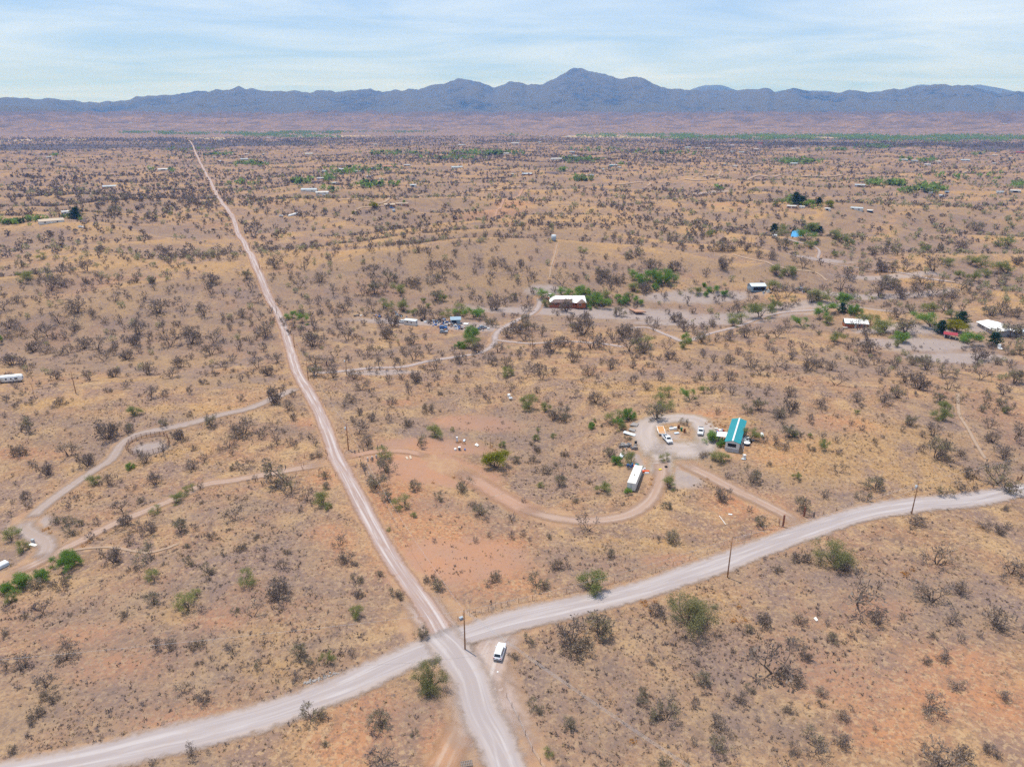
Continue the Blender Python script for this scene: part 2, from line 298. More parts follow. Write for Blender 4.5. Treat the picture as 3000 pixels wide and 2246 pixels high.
# ------------------------------------------------------------------ ground
def ground_material():
    m, t, out = nodes('desert_ground')
    L = t.links; N = t.nodes
    def at(n):
        a = N.new('ShaderNodeAttribute'); a.attribute_name = n; return a.outputs['Fac']
    geo = N.new('ShaderNodeNewGeometry')
    def noise(scale, detail=5, rough=0.6, dist=0.0, sx=1, sy=1):
        mp = N.new('ShaderNodeMapping'); mp.inputs['Scale'].default_value = (scale * sx, scale * sy, scale)
        L.new(geo.outputs['Position'], mp.inputs[0])
        n = N.new('ShaderNodeTexNoise'); n.inputs['Scale'].default_value = 1.0; n.inputs['Detail'].default_value = detail
        n.inputs['Roughness'].default_value = rough; n.inputs['Distortion'].default_value = dist
        L.new(mp.outputs[0], n.inputs['Vector']); return n.outputs['Fac']
    def rng_(v, a, b, c=0.0, d=1.0):
        r = N.new('ShaderNodeMapRange'); r.interpolation_type = 'SMOOTHSTEP'
        for i, q in ((1, a), (2, b), (3, c), (4, d)): r.inputs[i].default_value = q
        L.new(v, r.inputs[0]); return r.outputs[0]
    def mth(op, a, b):
        n = N.new('ShaderNodeMath'); n.operation = op
        for i, v in enumerate((a, b)):
            if isinstance(v, (int, float)): n.inputs[i].default_value = v
            else: L.new(v, n.inputs[i])
        return n.outputs[0]
    def mix(f, a, b):
        n = N.new('ShaderNodeMix'); n.data_type = 'RGBA'
        if isinstance(f, (int, float)): n.inputs[0].default_value = f
        else: L.new(f, n.inputs[0])
        for i, v in ((6, a), (7, b)):
            if isinstance(v, tuple): n.inputs[i].default_value = (*v, 1)
            else: L.new(v, n.inputs[i])
        return n.outputs[2]
    tan = mix(rng_(noise(1 / 55, 4), 0.35, 0.65), (0.300, 0.176, 0.096), (0.300, 0.160, 0.094))       # straw / pink soil
    tan = mix(rng_(noise(1 / 14, 5, 0.65), 0.40, 0.66), tan, (0.385, 0.246, 0.126))                  # paler straw
    tan = mix(mth('MULTIPLY', rng_(noise(1 / 8, 5, 0.7, 0.5), 0.46, 0.64), 0.75), tan, (0.168, 0.110, 0.082))   # grey-brown litter
    gold = mix(rng_(noise(1 / 3.0, 4), 0.35, 0.65), (0.41, 0.25, 0.105), (0.34, 0.196, 0.084))
    c = mix(mth('MULTIPLY', rng_(mth('ADD', at('gold'), mth('MULTIPLY', mth('SUBTRACT', noise(1 / 6, 5), 0.5), 1.1)), 0.25, 0.75), 0.75), tan, gold)
    red = mix(rng_(noise(1 / 4.5, 5, 0.65), 0.35, 0.66), (0.40, 0.176, 0.085), (0.36, 0.176, 0.098))
    c = mix(mth('MULTIPLY', rng_(mth('ADD', at('red'), mth('MULTIPLY', mth('SUBTRACT', noise(1 / 7, 6, 0.7), 0.5), 1.3)), 0.25, 1.0), 0.75), c, red)
    mauve = rng_(noise(1 / 24, 6, 0.7, 0.8), 0.46, 0.62)
    c = mix(mth('MULTIPLY', mauve, mth('MULTIPLY', 0.85, mth('SUBTRACT', 1.0, at('red')))), c, (0.205, 0.138, 0.115))
    bare = rng_(mth('ADD', at('bare'), mth('MULTIPLY', mth('SUBTRACT', noise(1 / 4, 5, 0.7), 0.5), 0.7)), 0.35, 0.7)
    nb = mth('SUBTRACT', 1.0, mth('MULTIPLY', bare, 0.8))
    c = mix(mth('MULTIPLY', bare, 0.8), c, mix(rng_(noise(1 / 9, 4), 0.35, 0.65), (0.37, 0.195, 0.12), (0.345, 0.20, 0.138)))
    tuft = rng_(noise(1 / 1.2, 4, 0.7, 0.4), 0.5, 0.6)
    c = mix(mth('MULTIPLY', mth('MULTIPLY', tuft, nb), 0.62), c, (0.42, 0.285, 0.162))
    dark = rng_(noise(1 / 1.7, 4, 0.7), 0.56, 0.70)
    fine = rng_(noise(1 / 0.8, 3, 0.7), 0.5, 0.6)
    c = mix(mth('MULTIPLY', mth('MULTIPLY', fine, nb), 0.5), c, (0.14, 0.094, 0.072))
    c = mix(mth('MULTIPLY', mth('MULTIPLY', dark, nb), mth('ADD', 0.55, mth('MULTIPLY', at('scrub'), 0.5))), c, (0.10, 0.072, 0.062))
    c = mix(mth('MULTIPLY', at('scrub'), 0.45), c, (0.175, 0.132, 0.115))  # scrub cover together with painted slope and hollow shading
    gravel = mix(rng_(noise(1 / 3.5, 6, 0.7), 0.35, 0.65), (0.335, 0.275, 0.245), (0.29, 0.24, 0.228))
    c = mix(mth('MULTIPLY', rng_(mth('ADD', at('grey'), mth('MULTIPLY', mth('SUBTRACT', noise(1 / 9, 6, 0.7), 0.5), 0.9)), 0.3, 0.75), 0.8), c, gravel)
    verge = mix(rng_(noise(1 / 2.2, 5), 0.35, 0.65), (0.335, 0.198, 0.12), (0.375, 0.24, 0.142))
    c = mix(mth('MULTIPLY', rng_(mth('ADD', at('verge'), mth('MULTIPLY', mth('SUBTRACT', noise(1 / 2.5, 6, 0.7), 0.5), 0.9)), 0.35, 0.85), 0.85), c, verge)
    # the far plain and foothills: low scrub too far off to tell apart
    sp = mth('MAXIMUM', rng_(noise(1 / 22, 6, 0.8), 0.44, 0.58), mth('MULTIPLY', rng_(noise(1 / 130, 7, 0.75), 0.47, 0.56), at('hills')))
    c = mix(mth('MULTIPLY', sp, mth('MULTIPLY', at('far'), 0.9)), c, (0.10, 0.078, 0.08))
    belt = rng_(mth('ADD', at('belt'), mth('MULTIPLY', mth('SUBTRACT', noise(1 / 60, 5, 0.7), 0.5), 0.8)), 0.3, 0.7)
    c = mix(mth('MULTIPLY', belt, 0.85), c, (0.085, 0.07, 0.075))
    c = mix(mth('MULTIPLY', at('hillside'), 0.8), c, (0.075, 0.062, 0.06))  # thickening scrub and painted shading of the foothill hollows
    pale = rng_(mth('ADD', at('field'), mth('MULTIPLY', mth('SUBTRACT', noise(1 / 90, 4, 0.6), 0.5), 0.6)), 0.4, 0.6)
    c = mix(pale, c, (0.40, 0.30, 0.175))
    b = N.new('ShaderNodeBsdfPrincipled'); b.inputs['Roughness'].default_value = 0.95; b.inputs['Specular IOR Level'].default_value = 0.1
    L.new(c, b.inputs['Base Color'])
    bp = N.new('ShaderNodeBump'); bp.inputs['Strength'].default_value = 0.55; bp.inputs['Distance'].default_value = 0.35
    L.new(mth('ADD', noise(1 / 1.3, 6, 0.72), mth('MULTIPLY', noise(1 / 6.0, 3), 1.4)), bp.inputs['Height']); L.new(bp.outputs[0], b.inputs['Normal'])
    L.new(b.outputs[0], out.inputs[0]); return m
AZ = np.radians(np.linspace(-64, 64, 700))
RR = np.concatenate([np.geomspace(40, 9600, 640)])
ga, gr = np.meshgrid(AZ, RR)
gx = gr * np.sin(ga); gy = gr * np.cos(ga); gz = H(gx, gy)
def grid_faces(nr, nc):
    i = np.arange((nr - 1) * (nc - 1)); r = i // (nc - 1); c = i % (nc - 1); k = r * nc + c
    return np.stack([k, k + 1, k + nc + 1, k + nc], 1)
me = fast_mesh('ground', np.stack([gx, gy, gz], -1).reshape(-1, 3), grid_faces(len(RR), len(AZ)))
fx, fy, fr = gx.ravel(), gy.ravel(), gr.ravel()
near = (fr < 1500) & (np.abs(ga.ravel()) < 0.8)
def curvature(m, d):
    c = np.zeros(len(fx)); x, y = fx[m], fy[m]; c[m] = H(x + d, y) + H(x - d, y) + H(x, y + d) + H(x, y - d) - 4 * gz.ravel()[m]; return c
curv = curvature((fr > 190) & (fr < 3900) & (np.abs(ga.ravel()) < 0.75), 45.0)
hollow = sm(0.8, 5.0, curv); crest = sm(0.8, 6.0, -curv)
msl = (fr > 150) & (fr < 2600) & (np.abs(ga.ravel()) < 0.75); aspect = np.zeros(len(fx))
aspect[msl] = (-(H(fx[msl] + 9, fy[msl]) - H(fx[msl] - 9, fy[msl])) * .75 + (H(fx[msl], fy[msl] + 9) - H(fx[msl], fy[msl] - 9)) * .65) / 18      # slopes turned away from the sun, for painted shading
slope_shade = sm(0.03, 0.14, aspect) * sm(150, 330, fr) * (1 - sm(1900, 2600, fr))
for k in ('red', 'gold', 'grey', 'scrub'):
    v = np.zeros(len(fx)); v[near] = patch(k, fx[near], fy[near])
    if k == 'gold':
        v = np.maximum(v, np.maximum(0.6 * sm(0.05, 0.4, pn(fx / 120, fy / 60, 31)), 0.8 * crest) * sm(220, 500, fr) * (1 - sm(2300, 3200, fr)))
    if k == 'scrub':
        v = np.maximum(v, 0.8 * sm(0.1, 0.4, pn(fx / 38, fy / 30, 33)) * (1 - sm(350, 700, fr)))
        v = np.maximum(v, 0.95 * slope_shade)  # relief shading put into the colour on slopes away from the sun
        v = np.maximum(v, 0.95 * hollow * sm(200, 420, fr) * (1 - sm(3000, 4000, fr)))  # gully growth, darkened further as painted shade in the hollows
    if k == 'red':
        v = np.maximum(v, 0.55 * sm(0.12, 0.45, pn(fx / 75, fy / 60, 35)) * (1 - sm(500, 900, fr)))
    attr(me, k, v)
gap = np.full(len(fx), 1e3); gap[near] = road_gap(fx[near], fy[near])
attr(me, 'verge', np.exp(-np.maximum(gap, 0) / 1.5) * (gap < 30))
attr(me, 'far', sm(1500, 3000, fr) * (1 - 0.25 * sm(5000, 6000, fr)))
curv2 = curvature((fr > 4500) & (np.abs(ga.ravel()) < 0.8), 170.0)
hl = sm(4600, 5600, fr); attr(me, 'hills', hl)
attr(me, 'hillside', np.maximum(0.75 * sm(4.0, 40.0, curv2 + 16 * pn(fx / 120, fy / 120, 79)) * hl, sm(5300, 8000, fr + 1300 * pn(fx / 600, fy / 420, 77) + 500 * pn(fx / 170, fy / 140, 78)) * 0.9))  # hollows darkened as painted relief shading, plus scrub towards the mountains
bv = np.zeros(len(fx))
for cx_, cy_, sx_, sy_ in PPOS['red'][:6] + PPOS['red'][7:9]: bv = np.maximum(bv, np.exp(-0.45 * np.minimum(((fx - cx_) / sx_) ** 2 + ((fy - cy_) / sy_) ** 2, 50)) * (1.0 if (cx_, cy_, sx_, sy_) in PPOS['red'] else 0.0))
attr(me, 'bare', bv)
fa = ga.ravel(); wob = 260 * pn(fa * 9, fr * 0 + .5, 41)
leftbelt = np.exp(-((fr - 3150 - wob) / 330) ** 2) * (0.25 + 0.75 * np.maximum(sm(-0.15, -0.35, fa), sm(0.22, 0.34, fa)))
attr(me, 'belt', np.maximum(leftbelt * 0.95, 0.42 * sm(0.05, 0.3, pn(fx / 260, fy / 150, 43)) * sm(900, 1800, fr) * (1 - sm(4800, 5600, fr))))
attr(me, 'field', np.exp(-((fr - 4150 - wob * .6) / 260) ** 2) * sm(-0.05, 0.35, pn(fa * 7, fr / 900, 44) + 0.15))
me.polygons.foreach_set('use_smooth', np.ones(len(me.polygons), bool))
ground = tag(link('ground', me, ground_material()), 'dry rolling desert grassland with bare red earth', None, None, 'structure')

# ------------------------------------------------------------------ road surfaces
def road_material(kind):
    pal = {'road': ((0.31, 0.225, 0.195), (0.46, 0.405, 0.385), (0.34, 0.19, 0.115)), 'gravel': ((0.32, 0.272, 0.26), (0.415, 0.37, 0.355), (0.36, 0.275, 0.225)),
           'track': ((0.345, 0.262, 0.225), (0.45, 0.385, 0.345), (0.365, 0.24, 0.165)), 'redtrack': ((0.37, 0.205, 0.12), (0.41, 0.28, 0.20), (0.37, 0.20, 0.11)),
           'drive': ((0.335, 0.225, 0.168), (0.385, 0.285, 0.228), (0.33, 0.205, 0.135)), 'grey': ((0.305, 0.235, 0.20), (0.335, 0.27, 0.24), (0.32, 0.22, 0.148)),
           'yard': ((0.345, 0.285, 0.255), (0.39, 0.325, 0.29), (0.39, 0.29, 0.19)), 'red': ((0.35, 0.205, 0.14), (0.365, 0.235, 0.17), (0.355, 0.195, 0.12)),
           'mauve': ((0.34, 0.275, 0.255), (0.38, 0.315, 0.295), (0.345, 0.26, 0.20)), 'pale': ((0.335, 0.238, 0.17), (0.36, 0.265, 0.195), (0.33, 0.225, 0.145))}[kind]
    m, t, out = nodes('road_' + kind); L = t.links; N = t.nodes
    a = N.new('ShaderNodeAttribute'); a.attribute_name = 'rd'
    sp = N.new('ShaderNodeSeparateXYZ'); L.new(a.outputs['Vector'], sp.inputs[0])
    def mth(op, x, y=None):
        n = N.new('ShaderNodeMath'); n.operation = op
        for i, v in enumerate((x, y)):
            if v is None: continue
            if isinstance(v, (int, float)): n.inputs[i].default_value = v
            else: L.new(v, n.inputs[i])
        return n.outputs[0]
    def rng_(v, lo, hi, c=0.0, d=1.0):
        r = N.new('ShaderNodeMapRange'); r.interpolation_type = 'SMOOTHSTEP'
        for i, q in ((1, lo), (2, hi), (3, c), (4, d)): r.inputs[i].default_value = q
        L.new(v, r.inputs[0]); return r.outputs[0]
    def mix(f, x, y):
        n = N.new('ShaderNodeMix'); n.data_type = 'RGBA'; L.new(f, n.inputs[0])
        for i, v in ((6, x), (7, y)):
            if isinstance(v, tuple): n.inputs[i].default_value = (*v, 1)
            else: L.new(v, n.inputs[i])
        return n.outputs[2]
    cb = N.new('ShaderNodeCombineXYZ'); L.new(mth('MULTIPLY', sp.outputs[0], 3.2), cb.inputs[0]); L.new(mth('MULTIPLY', sp.outputs[1], 0.05), cb.inputs[1])
    st = N.new('ShaderNodeTexNoise'); st.inputs['Scale'].default_value = 1.0; st.inputs['Detail'].default_value = 6; st.inputs['Distortion'].default_value = 0.9
    L.new(cb.outputs[0], st.inputs['Vector'])
    geo = N.new('ShaderNodeNewGeometry')
    nz = N.new('ShaderNodeTexNoise'); nz.inputs['Scale'].default_value = 0.45; nz.inputs['Detail'].default_value = 6; nz.inputs['Roughness'].default_value = 0.7
    L.new(geo.outputs['Position'], nz.inputs['Vector'])
    au = mth('ABSOLUTE', sp.outputs[0])
    rut = mth('MULTIPLY', rng_(mth('ABSOLUTE', mth('SUBTRACT', au, 0.36)), 0.20, 0.05), rng_(st.outputs['Fac'], 0.35, 0.6))
    c = mix(rng_(st.outputs['Fac'], 0.42, 0.66), pal[0], tuple(0.5 * (p + q) for p, q in zip(pal[0], pal[1])))
    c = mix(mth('MULTIPLY', rut, 0.85), c, pal[1])
    c = mix(mth('MULTIPLY', rng_(mth('ADD', au, mth('MULTIPLY', mth('SUBTRACT', st.outputs['Fac'], 0.5), 0.8)), 0.5, 1.1), 0.8), c, pal[2])
    c = mix(mth('MULTIPLY', rng_(nz.outputs['Fac'], 0.5, 0.72), 0.4), c, pal[2])
    b = N.new('ShaderNodeBsdfPrincipled'); b.inputs['Roughness'].default_value = 0.95; b.inputs['Specular IOR Level'].default_value = 0.1
    L.new(c, b.inputs['Base Color'])
    bp = N.new('ShaderNodeBump'); bp.inputs['Strength'].default_value = 0.3; bp.inputs['Distance'].default_value = 0.15
    L.new(mth('ADD', nz.outputs['Fac'], mth('MULTIPLY', st.outputs['Fac'], 0.8)), bp.inputs['Height']); L.new(bp.outputs[0], b.inputs['Normal'])
    tr = N.new('ShaderNodeBsdfTransparent'); ms = N.new('ShaderNodeMixShader')
    edge = mth('ADD', mth('MAXIMUM', au, sp.outputs[2]), mth('MULTIPLY', mth('SUBTRACT', nz.outputs['Fac'], 0.5), 0.9))
    lo_, hi_ = {'mauve': (.05, 1.3), 'gravel': (.72, 1.3), 'road': (.70, 1.2), 'track': (.6, 1.35), 'redtrack': (.5, 1.4), 'yard': (.5, 1.35), 'pale': (.3, 1.15), 'red': (.3, 1.3)}.get(kind, (.25, 1.35))
    L.new(rng_(edge, lo_, hi_), ms.inputs[0]); L.new(b.outputs[0], ms.inputs[1]); L.new(tr.outputs[0], ms.inputs[2])
    L.new(ms.outputs[0], out.inputs[0]); return m
RM = {}
for ri, (name, wd, kind, q) in enumerate(RLINES):
    if kind not in RM: RM[kind] = road_material(kind)
    d = np.gradient(q, axis=0); d /= np.linalg.norm(d, axis=1)[:, None] + 1e-9
    nrm = np.stack([-d[:, 1], d[:, 0]], 1); us = np.linspace(-1.5, 1.5, 11)
    wv = wd / 2 * (1 + 0.16 * pn(np.arange(len(q)) * 0.11, np.full(len(q), ri + .37), 50))
    X = q[:, None, 0] + nrm[:, None, 0] * us[None] * wv[:, None]; Y = q[:, None, 1] + nrm[:, None, 1] * us[None] * wv[:, None]
    r = np.hypot(X, Y); Z = H(X, Y) + 0.03 + 0.0004 * np.minimum(r, 600) + 0.0009 * np.maximum(r - 600, 0) + {'gravel': .13, 'road': .05, 'track': .03, 'redtrack': .02}.get(kind, 0.0) + (ri % 13) * 0.005
    ss = np.concatenate([[0], np.cumsum(np.linalg.norm(np.diff(q, axis=0), axis=1))]); tot = ss[-1]
    endf = np.clip(1 - np.minimum(ss, tot - ss) / max(wd * (2.4 if kind in ('track', 'redtrack', 'drive', 'red') else 1.3), 3.0), 0, 1) * 1.5
    me = fast_mesh(name, np.stack([X, Y, Z], -1).reshape(-1, 3), grid_faces(len(q), 11)[:, ::-1])
    rd = np.stack([np.broadcast_to(us[None], X.shape), np.broadcast_to(ss[:, None] + ri * 531, X.shape), np.broadcast_to(endf[:, None], X.shape)], -1)
    attr(me, 'rd', rd.reshape(-1, 3), 'FLOAT_VECTOR'); me.polygons.foreach_set('use_smooth', np.ones(len(me.polygons), bool))
    tag(link(name, me, RM[kind]), None, None, None, 'structure')

# ------------------------------------------------------------------ mountains
SKY = [(-700,300),(-300,292),(0,286),(27,282),(68,288),(113,290),(131,284),(181,292),(271,299),(325,297),(353,292),(371,295),(402,283),(452,279),(493,276),(511,279),(538,272),(579,265),(610,268),(646,260),(673,264),(683,257),(701,251),(719,260),(741,255),(768,265),(832,269),(859,264),(904,270),(940,263),(967,265),(981,271),(1000,266),(1041,263),(1081,259),(1122,270),(1154,262),(1172,266),(1208,258),(1226,261),(1271,247),(1298,245),(1341,228),(1393,236),(1447,256),(1479,245),(1497,238),(1520,239),(1547,249),(1560,246),(1590,246),(1633,225),(1678,199),(1700,197),(1723,207),(1768,216),(1823,232),(1863,221),(1904,239),(1949,258),(2000,262),(2045,262),(2059,265),(2081,262),(2122,263),(2154,265),(2181,263),(2217,260),(2253,256),(2271,269),(2307,261),(2330,258),(2380,268),(2416,271),(2438,267),(2457,270),(2484,265),(2511,266),(2565,272),(2619,257),(2637,262),(2678,253),(2719,252),(2741,246),(2764,247),(2787,249),(2827,245),(2850,252),(2882,261),(2927,272),(2963,269),(3000,269),(3300,272),(3800,285)]
def rows_to_elev(px, py):
    a, b, c = raw_dir(px, py); return np.arctan2(a, b), c / np.hypot(a, b)
sk = np.array(SKY, float); saz, sel = rows_to_elev(sk[:, 0], sk[:, 1])
def mountain_material():
    m, t, out = nodes('mountain_scrub'); L = t.links; N = t.nodes
    geo = N.new('ShaderNodeNewGeometry')
    n = N.new('ShaderNodeTexNoise'); n.inputs['Scale'].default_value = 0.006; n.inputs['Detail'].default_value = 9; n.inputs['Roughness'].default_value = 0.7
    L.new(geo.outputs['Position'], n.inputs['Vector'])
    n2 = N.new('ShaderNodeTexNoise'); n2.inputs['Scale'].default_value = 0.03; n2.inputs['Detail'].default_value = 6; n2.inputs['Roughness'].default_value = 0.75
    L.new(geo.outputs['Position'], n2.inputs['Vector'])
    r = N.new('ShaderNodeValToRGB'); e = r.color_ramp.elements
    e[0].position = 0.44; e[0].color = (0.008, 0.011, 0.010, 1); e[1].position = 0.64; e[1].color = (0.12, 0.105, 0.072, 1)
    ad = N.new('ShaderNodeMath'); ad.operation = 'MULTIPLY_ADD'; ad.inputs[1].default_value = 0.5
    L.new(n.outputs['Fac'], ad.inputs[0])
    hm = N.new('ShaderNodeMath'); hm.operation = 'MULTIPLY'; hm.inputs[1].default_value = 0.5; L.new(n2.outputs['Fac'], hm.inputs[0]); L.new(hm.outputs[0], ad.inputs[2])
    rg = N.new('ShaderNodeAttribute'); rg.attribute_name = 'rg'; a2 = N.new('ShaderNodeMath'); a2.operation = 'MULTIPLY_ADD'; a2.inputs[1].default_value = 0.22; L.new(rg.outputs['Fac'], a2.inputs[0]); L.new(ad.outputs[0], a2.inputs[2])  # adds the painted spur shading to the scrub tone
    L.new(a2.outputs[0], r.inputs[0])
    b = N.new('ShaderNodeBsdfPrincipled'); b.inputs['Roughness'].default_value = 0.95; b.inputs['Specular IOR Level'].default_value = 0.05
    L.new(r.outputs[0], b.inputs['Base Color'])
    bp = N.new('ShaderNodeBump'); bp.inputs['Strength'].default_value = 0.9; bp.inputs['Distance'].default_value = 40
    L.new(ad.outputs[0], bp.inputs['Height']); L.new(bp.outputs[0], b.inputs['Normal'])
    L.new(b.outputs[0], out.inputs[0]); return m
mm = mountain_material()
def mountain(name, r0, r1, crest, az, elev, seed, label, spread=1.0):
    """a range whose crest line follows the elevations elev(az) at about the distance crest"""
    RM_ = np.linspace(r0, r1, 150); a, r = np.meshgrid(az, RM_); x = r * np.sin(a); y = r * np.cos(a)
    cr_ = crest + 700 * pn(a * 6, a * 0 + .3, seed) + 250 * pn(a * 25, a * 0 + .3, seed + 9)
    rise = np.where(r < cr_, np.clip((r - r0) / (cr_ - r0), 0, 1) ** 1.45, np.clip((r1 - r) / (r1 - cr_), 0, 1) ** 1.1)
    wx = x + 500 * pn(x / 2600, y / 2600, seed + 1); wy = y + 500 * pn(x / 2600, y / 2600, seed + 2)
    n = ridge(wx / 1500, wy / 2300, seed + 3) * 0.5 + ridge(wx / 650, wy / 950, seed + 4) * 0.28 + ridge(wx / 280, wy / 380, seed + 5) * 0.13
    f = rise * (0.64 + 0.85 * n * (1 - 0.68 * rise)) + 0.08 * n * np.clip(rise * 6, 0, 1)
    f = np.maximum(f, 0.0)
    top = (f / r).max(0); k = np.maximum(elev, 0.003) / top                # scale each bearing to the skyline
    ker = np.hanning(7); ker /= ker.sum(); k2 = np.convolve(np.pad(k, 3, mode='edge'), ker, 'valid')
    z = f * (0.75 * k + 0.25 * k2)[None] + CAMH * np.clip(rise * 1.2, 0, 1) * 1.0 - 4
    me = fast_mesh(name, np.stack([x, y, z], -1).reshape(-1, 3), grid_faces(len(RM_), len(az)))
    attr(me, 'rg', (np.clip(n * 1.1, -.6, .9) + 0.9 * np.exp(-((rise - .04) / .09) ** 2)).ravel())  # ridges lighter, gullies darker: spur shading put into the colour
    me.polygons.foreach_set('use_smooth', np.ones(len(me.polygons), bool))
    return tag(link(name, me, mm), label, None, None, 'structure')
maz = np.radians(np.linspace(-63, 63, 900))
mel = np.interp(maz, saz, sel) + 0.0017 * pn(maz * 130, maz * 0 + .4, 68) + 0.0012 * pn(maz * 300, maz * 0 + .4, 69)
mountain('mountains', 8200, 14500, 12000, maz, mel, 60, 'long blue-hazed desert mountain range on the horizon')
faz = np.radians(np.linspace(-50, 50, 500))
fel = 0.004 + 0.026 * sm(0.12, 0.26, faz) + 0.012 * pn(faz * 14, faz * 0 + .5, 71) + 0.006 * pn(faz * 40, faz * 0 + .5, 72)
mountain('distant_mountains', 15000, 21000, 18000, faz, fel, 80, 'paler farther mountain range just showing above the nearer one')
# low brown spur in front of the range on the left
laz = np.radians(np.linspace(-60, -14, 320)); lpx = 1500 + FPX * np.tan(laz) * 1.06
lel = np.interp(np.degrees(laz), [-60, -46, -38, -33, -29, -25, -20, -14], [0.022, 0.018, 0.0125, 0.008, 0.002, -0.002, -0.003, -0.004])
mountain('foothills', 6400, 10400, 8600, laz, np.maximum(lel + 0.003, 0.003), 90, 'low brown foothill spur before the mountains')
# ------------------------------------------------------------------ object materials
M = {
 'white_metal': mat('white_metal', (0.80, 0.80, 0.78), 0.45, dirt=(0.6, 0.55, 0.48), dirt_amt=0.35, scale=0.8),
 'pale_metal': mat('pale_metal', (0.62, 0.68, 0.72), 0.4, dirt=(0.45, 0.47, 0.48), dirt_amt=0.6, scale=0.7),
 'galv': mat('galvanised_metal', (0.42, 0.46, 0.49), 0.45, var=0.25, scale=1.5),
 'teal_roof': mat('teal_roof', (0.02, 0.24, 0.27), 0.5, var=0.15, scale=0.6),
 'teal_board': mat('teal_board', (0.03, 0.30, 0.26), 0.7, var=0.2),
 'ridge_white': mat('ridge_white', (0.72, 0.70, 0.66), 0.6),
 'cream': mat('cream_panel', (0.72, 0.69, 0.62), 0.6, dirt=(0.5, 0.44, 0.36), dirt_amt=0.4, scale=0.9),
 'offwhite': mat('offwhite_siding', (0.66, 0.62, 0.56), 0.7, var=0.12),
 'greywall': mat('grey_siding', (0.42, 0.40, 0.40), 0.7, var=0.15),
 'brick': mat('orange_brick', (0.40, 0.13, 0.06), 0.85, var=0.35, scale=2.5),
 'adobe': mat('adobe', (0.42, 0.24, 0.16), 0.9, var=0.2),
 'pinkwall': mat('pink_stucco', (0.55, 0.42, 0.38), 0.9),
 'brown_roof': mat('brown_roof', (0.21, 0.145, 0.125), 0.9, var=0.25, scale=1.5),
 'red_roof': mat('red_roof', (0.33, 0.035, 0.05), 0.6, var=0.2),
 'orange_roof': mat('tile_roof', (0.45, 0.2, 0.11), 0.85, var=0.2),
 'blue_roof': mat('blue_roof', (0.06, 0.30, 0.58), 0.5, var=0.15),
 'bluegrey': mat('bluegrey_metal', (0.27, 0.36, 0.43), 0.5, var=0.2, scale=1.0),
 'tan_roof': mat('tan_roof', (0.50, 0.40, 0.30), 0.85),
 'glass': mat('dark_glass', (0.02, 0.025, 0.03), 0.12, var=0.2, spec=0.6),
 'dark': mat('dark_interior', (0.025, 0.025, 0.03), 0.8),
 'black': mat('black_rubber', (0.02, 0.02, 0.02), 0.7),
 'rim': mat('wheel_rim', (0.5, 0.5, 0.5), 0.35, metal=0.6),
 'paint_white': mat('white_paint', (0.80, 0.81, 0.82), 0.25, dirt=(0.68, 0.64, 0.58), dirt_amt=0.3, scale=1.5, spec=0.5),
 'paint_grey': mat('grey_paint', (0.33, 0.36, 0.40), 0.3, spec=0.5),
 'red_lamp': mat('red_lamp', (0.4, 0.02, 0.02), 0.3), 'clear_lamp': mat('clear_lamp', (0.7, 0.72, 0.75), 0.15, spec=0.6),
 'plastic': mat('grey_plastic', (0.13, 0.13, 0.14), 0.5),
 'pole': mat('creosote_pole', (0.34, 0.175, 0.085), 0.85, var=0.35, scale=4),
 'pole_red': mat('red_pole', (0.27, 0.10, 0.05), 0.85, var=0.3, scale=4),
 'wire': mat('wire', (0.55, 0.55, 0.55), 0.4, metal=0.4),
 'rust': mat('rusty_steel', (0.19, 0.085, 0.05), 0.8, var=0.35, scale=6),
 'greywood': mat('weathered_wood', (0.23, 0.19, 0.165), 0.9, var=0.3, scale=5),
 'deck': mat('trailer_planks', (0.56, 0.29, 0.11), 0.75, var=0.2, scale=3),
 'concrete': mat('concrete', (0.50, 0.46, 0.42), 0.9, var=0.15),
 'blue': mat('blue_plastic', (0.05, 0.16, 0.42), 0.5), 'yellow': mat('yellow_plastic', (0.8, 0.55, 0.02), 0.5),
 'green_p': mat('green_plastic', (0.03, 0.16, 0.09), 0.5), 'orange_p': mat('orange_fabric', (0.75, 0.12, 0.03), 0.7),
 'rock': mat('grey_rock', (0.32, 0.29, 0.27), 0.95, var=0.35, scale=3),
}
def ends(pa, pb, up=0.0):
    A, _ = P1(*pa, up); B, _ = P1(*pb, up); d = B - A
    return A, B, math.atan2(d.y, d.x), math.hypot(d.x, d.y)
def zat(x, y): return float(H(x, y))

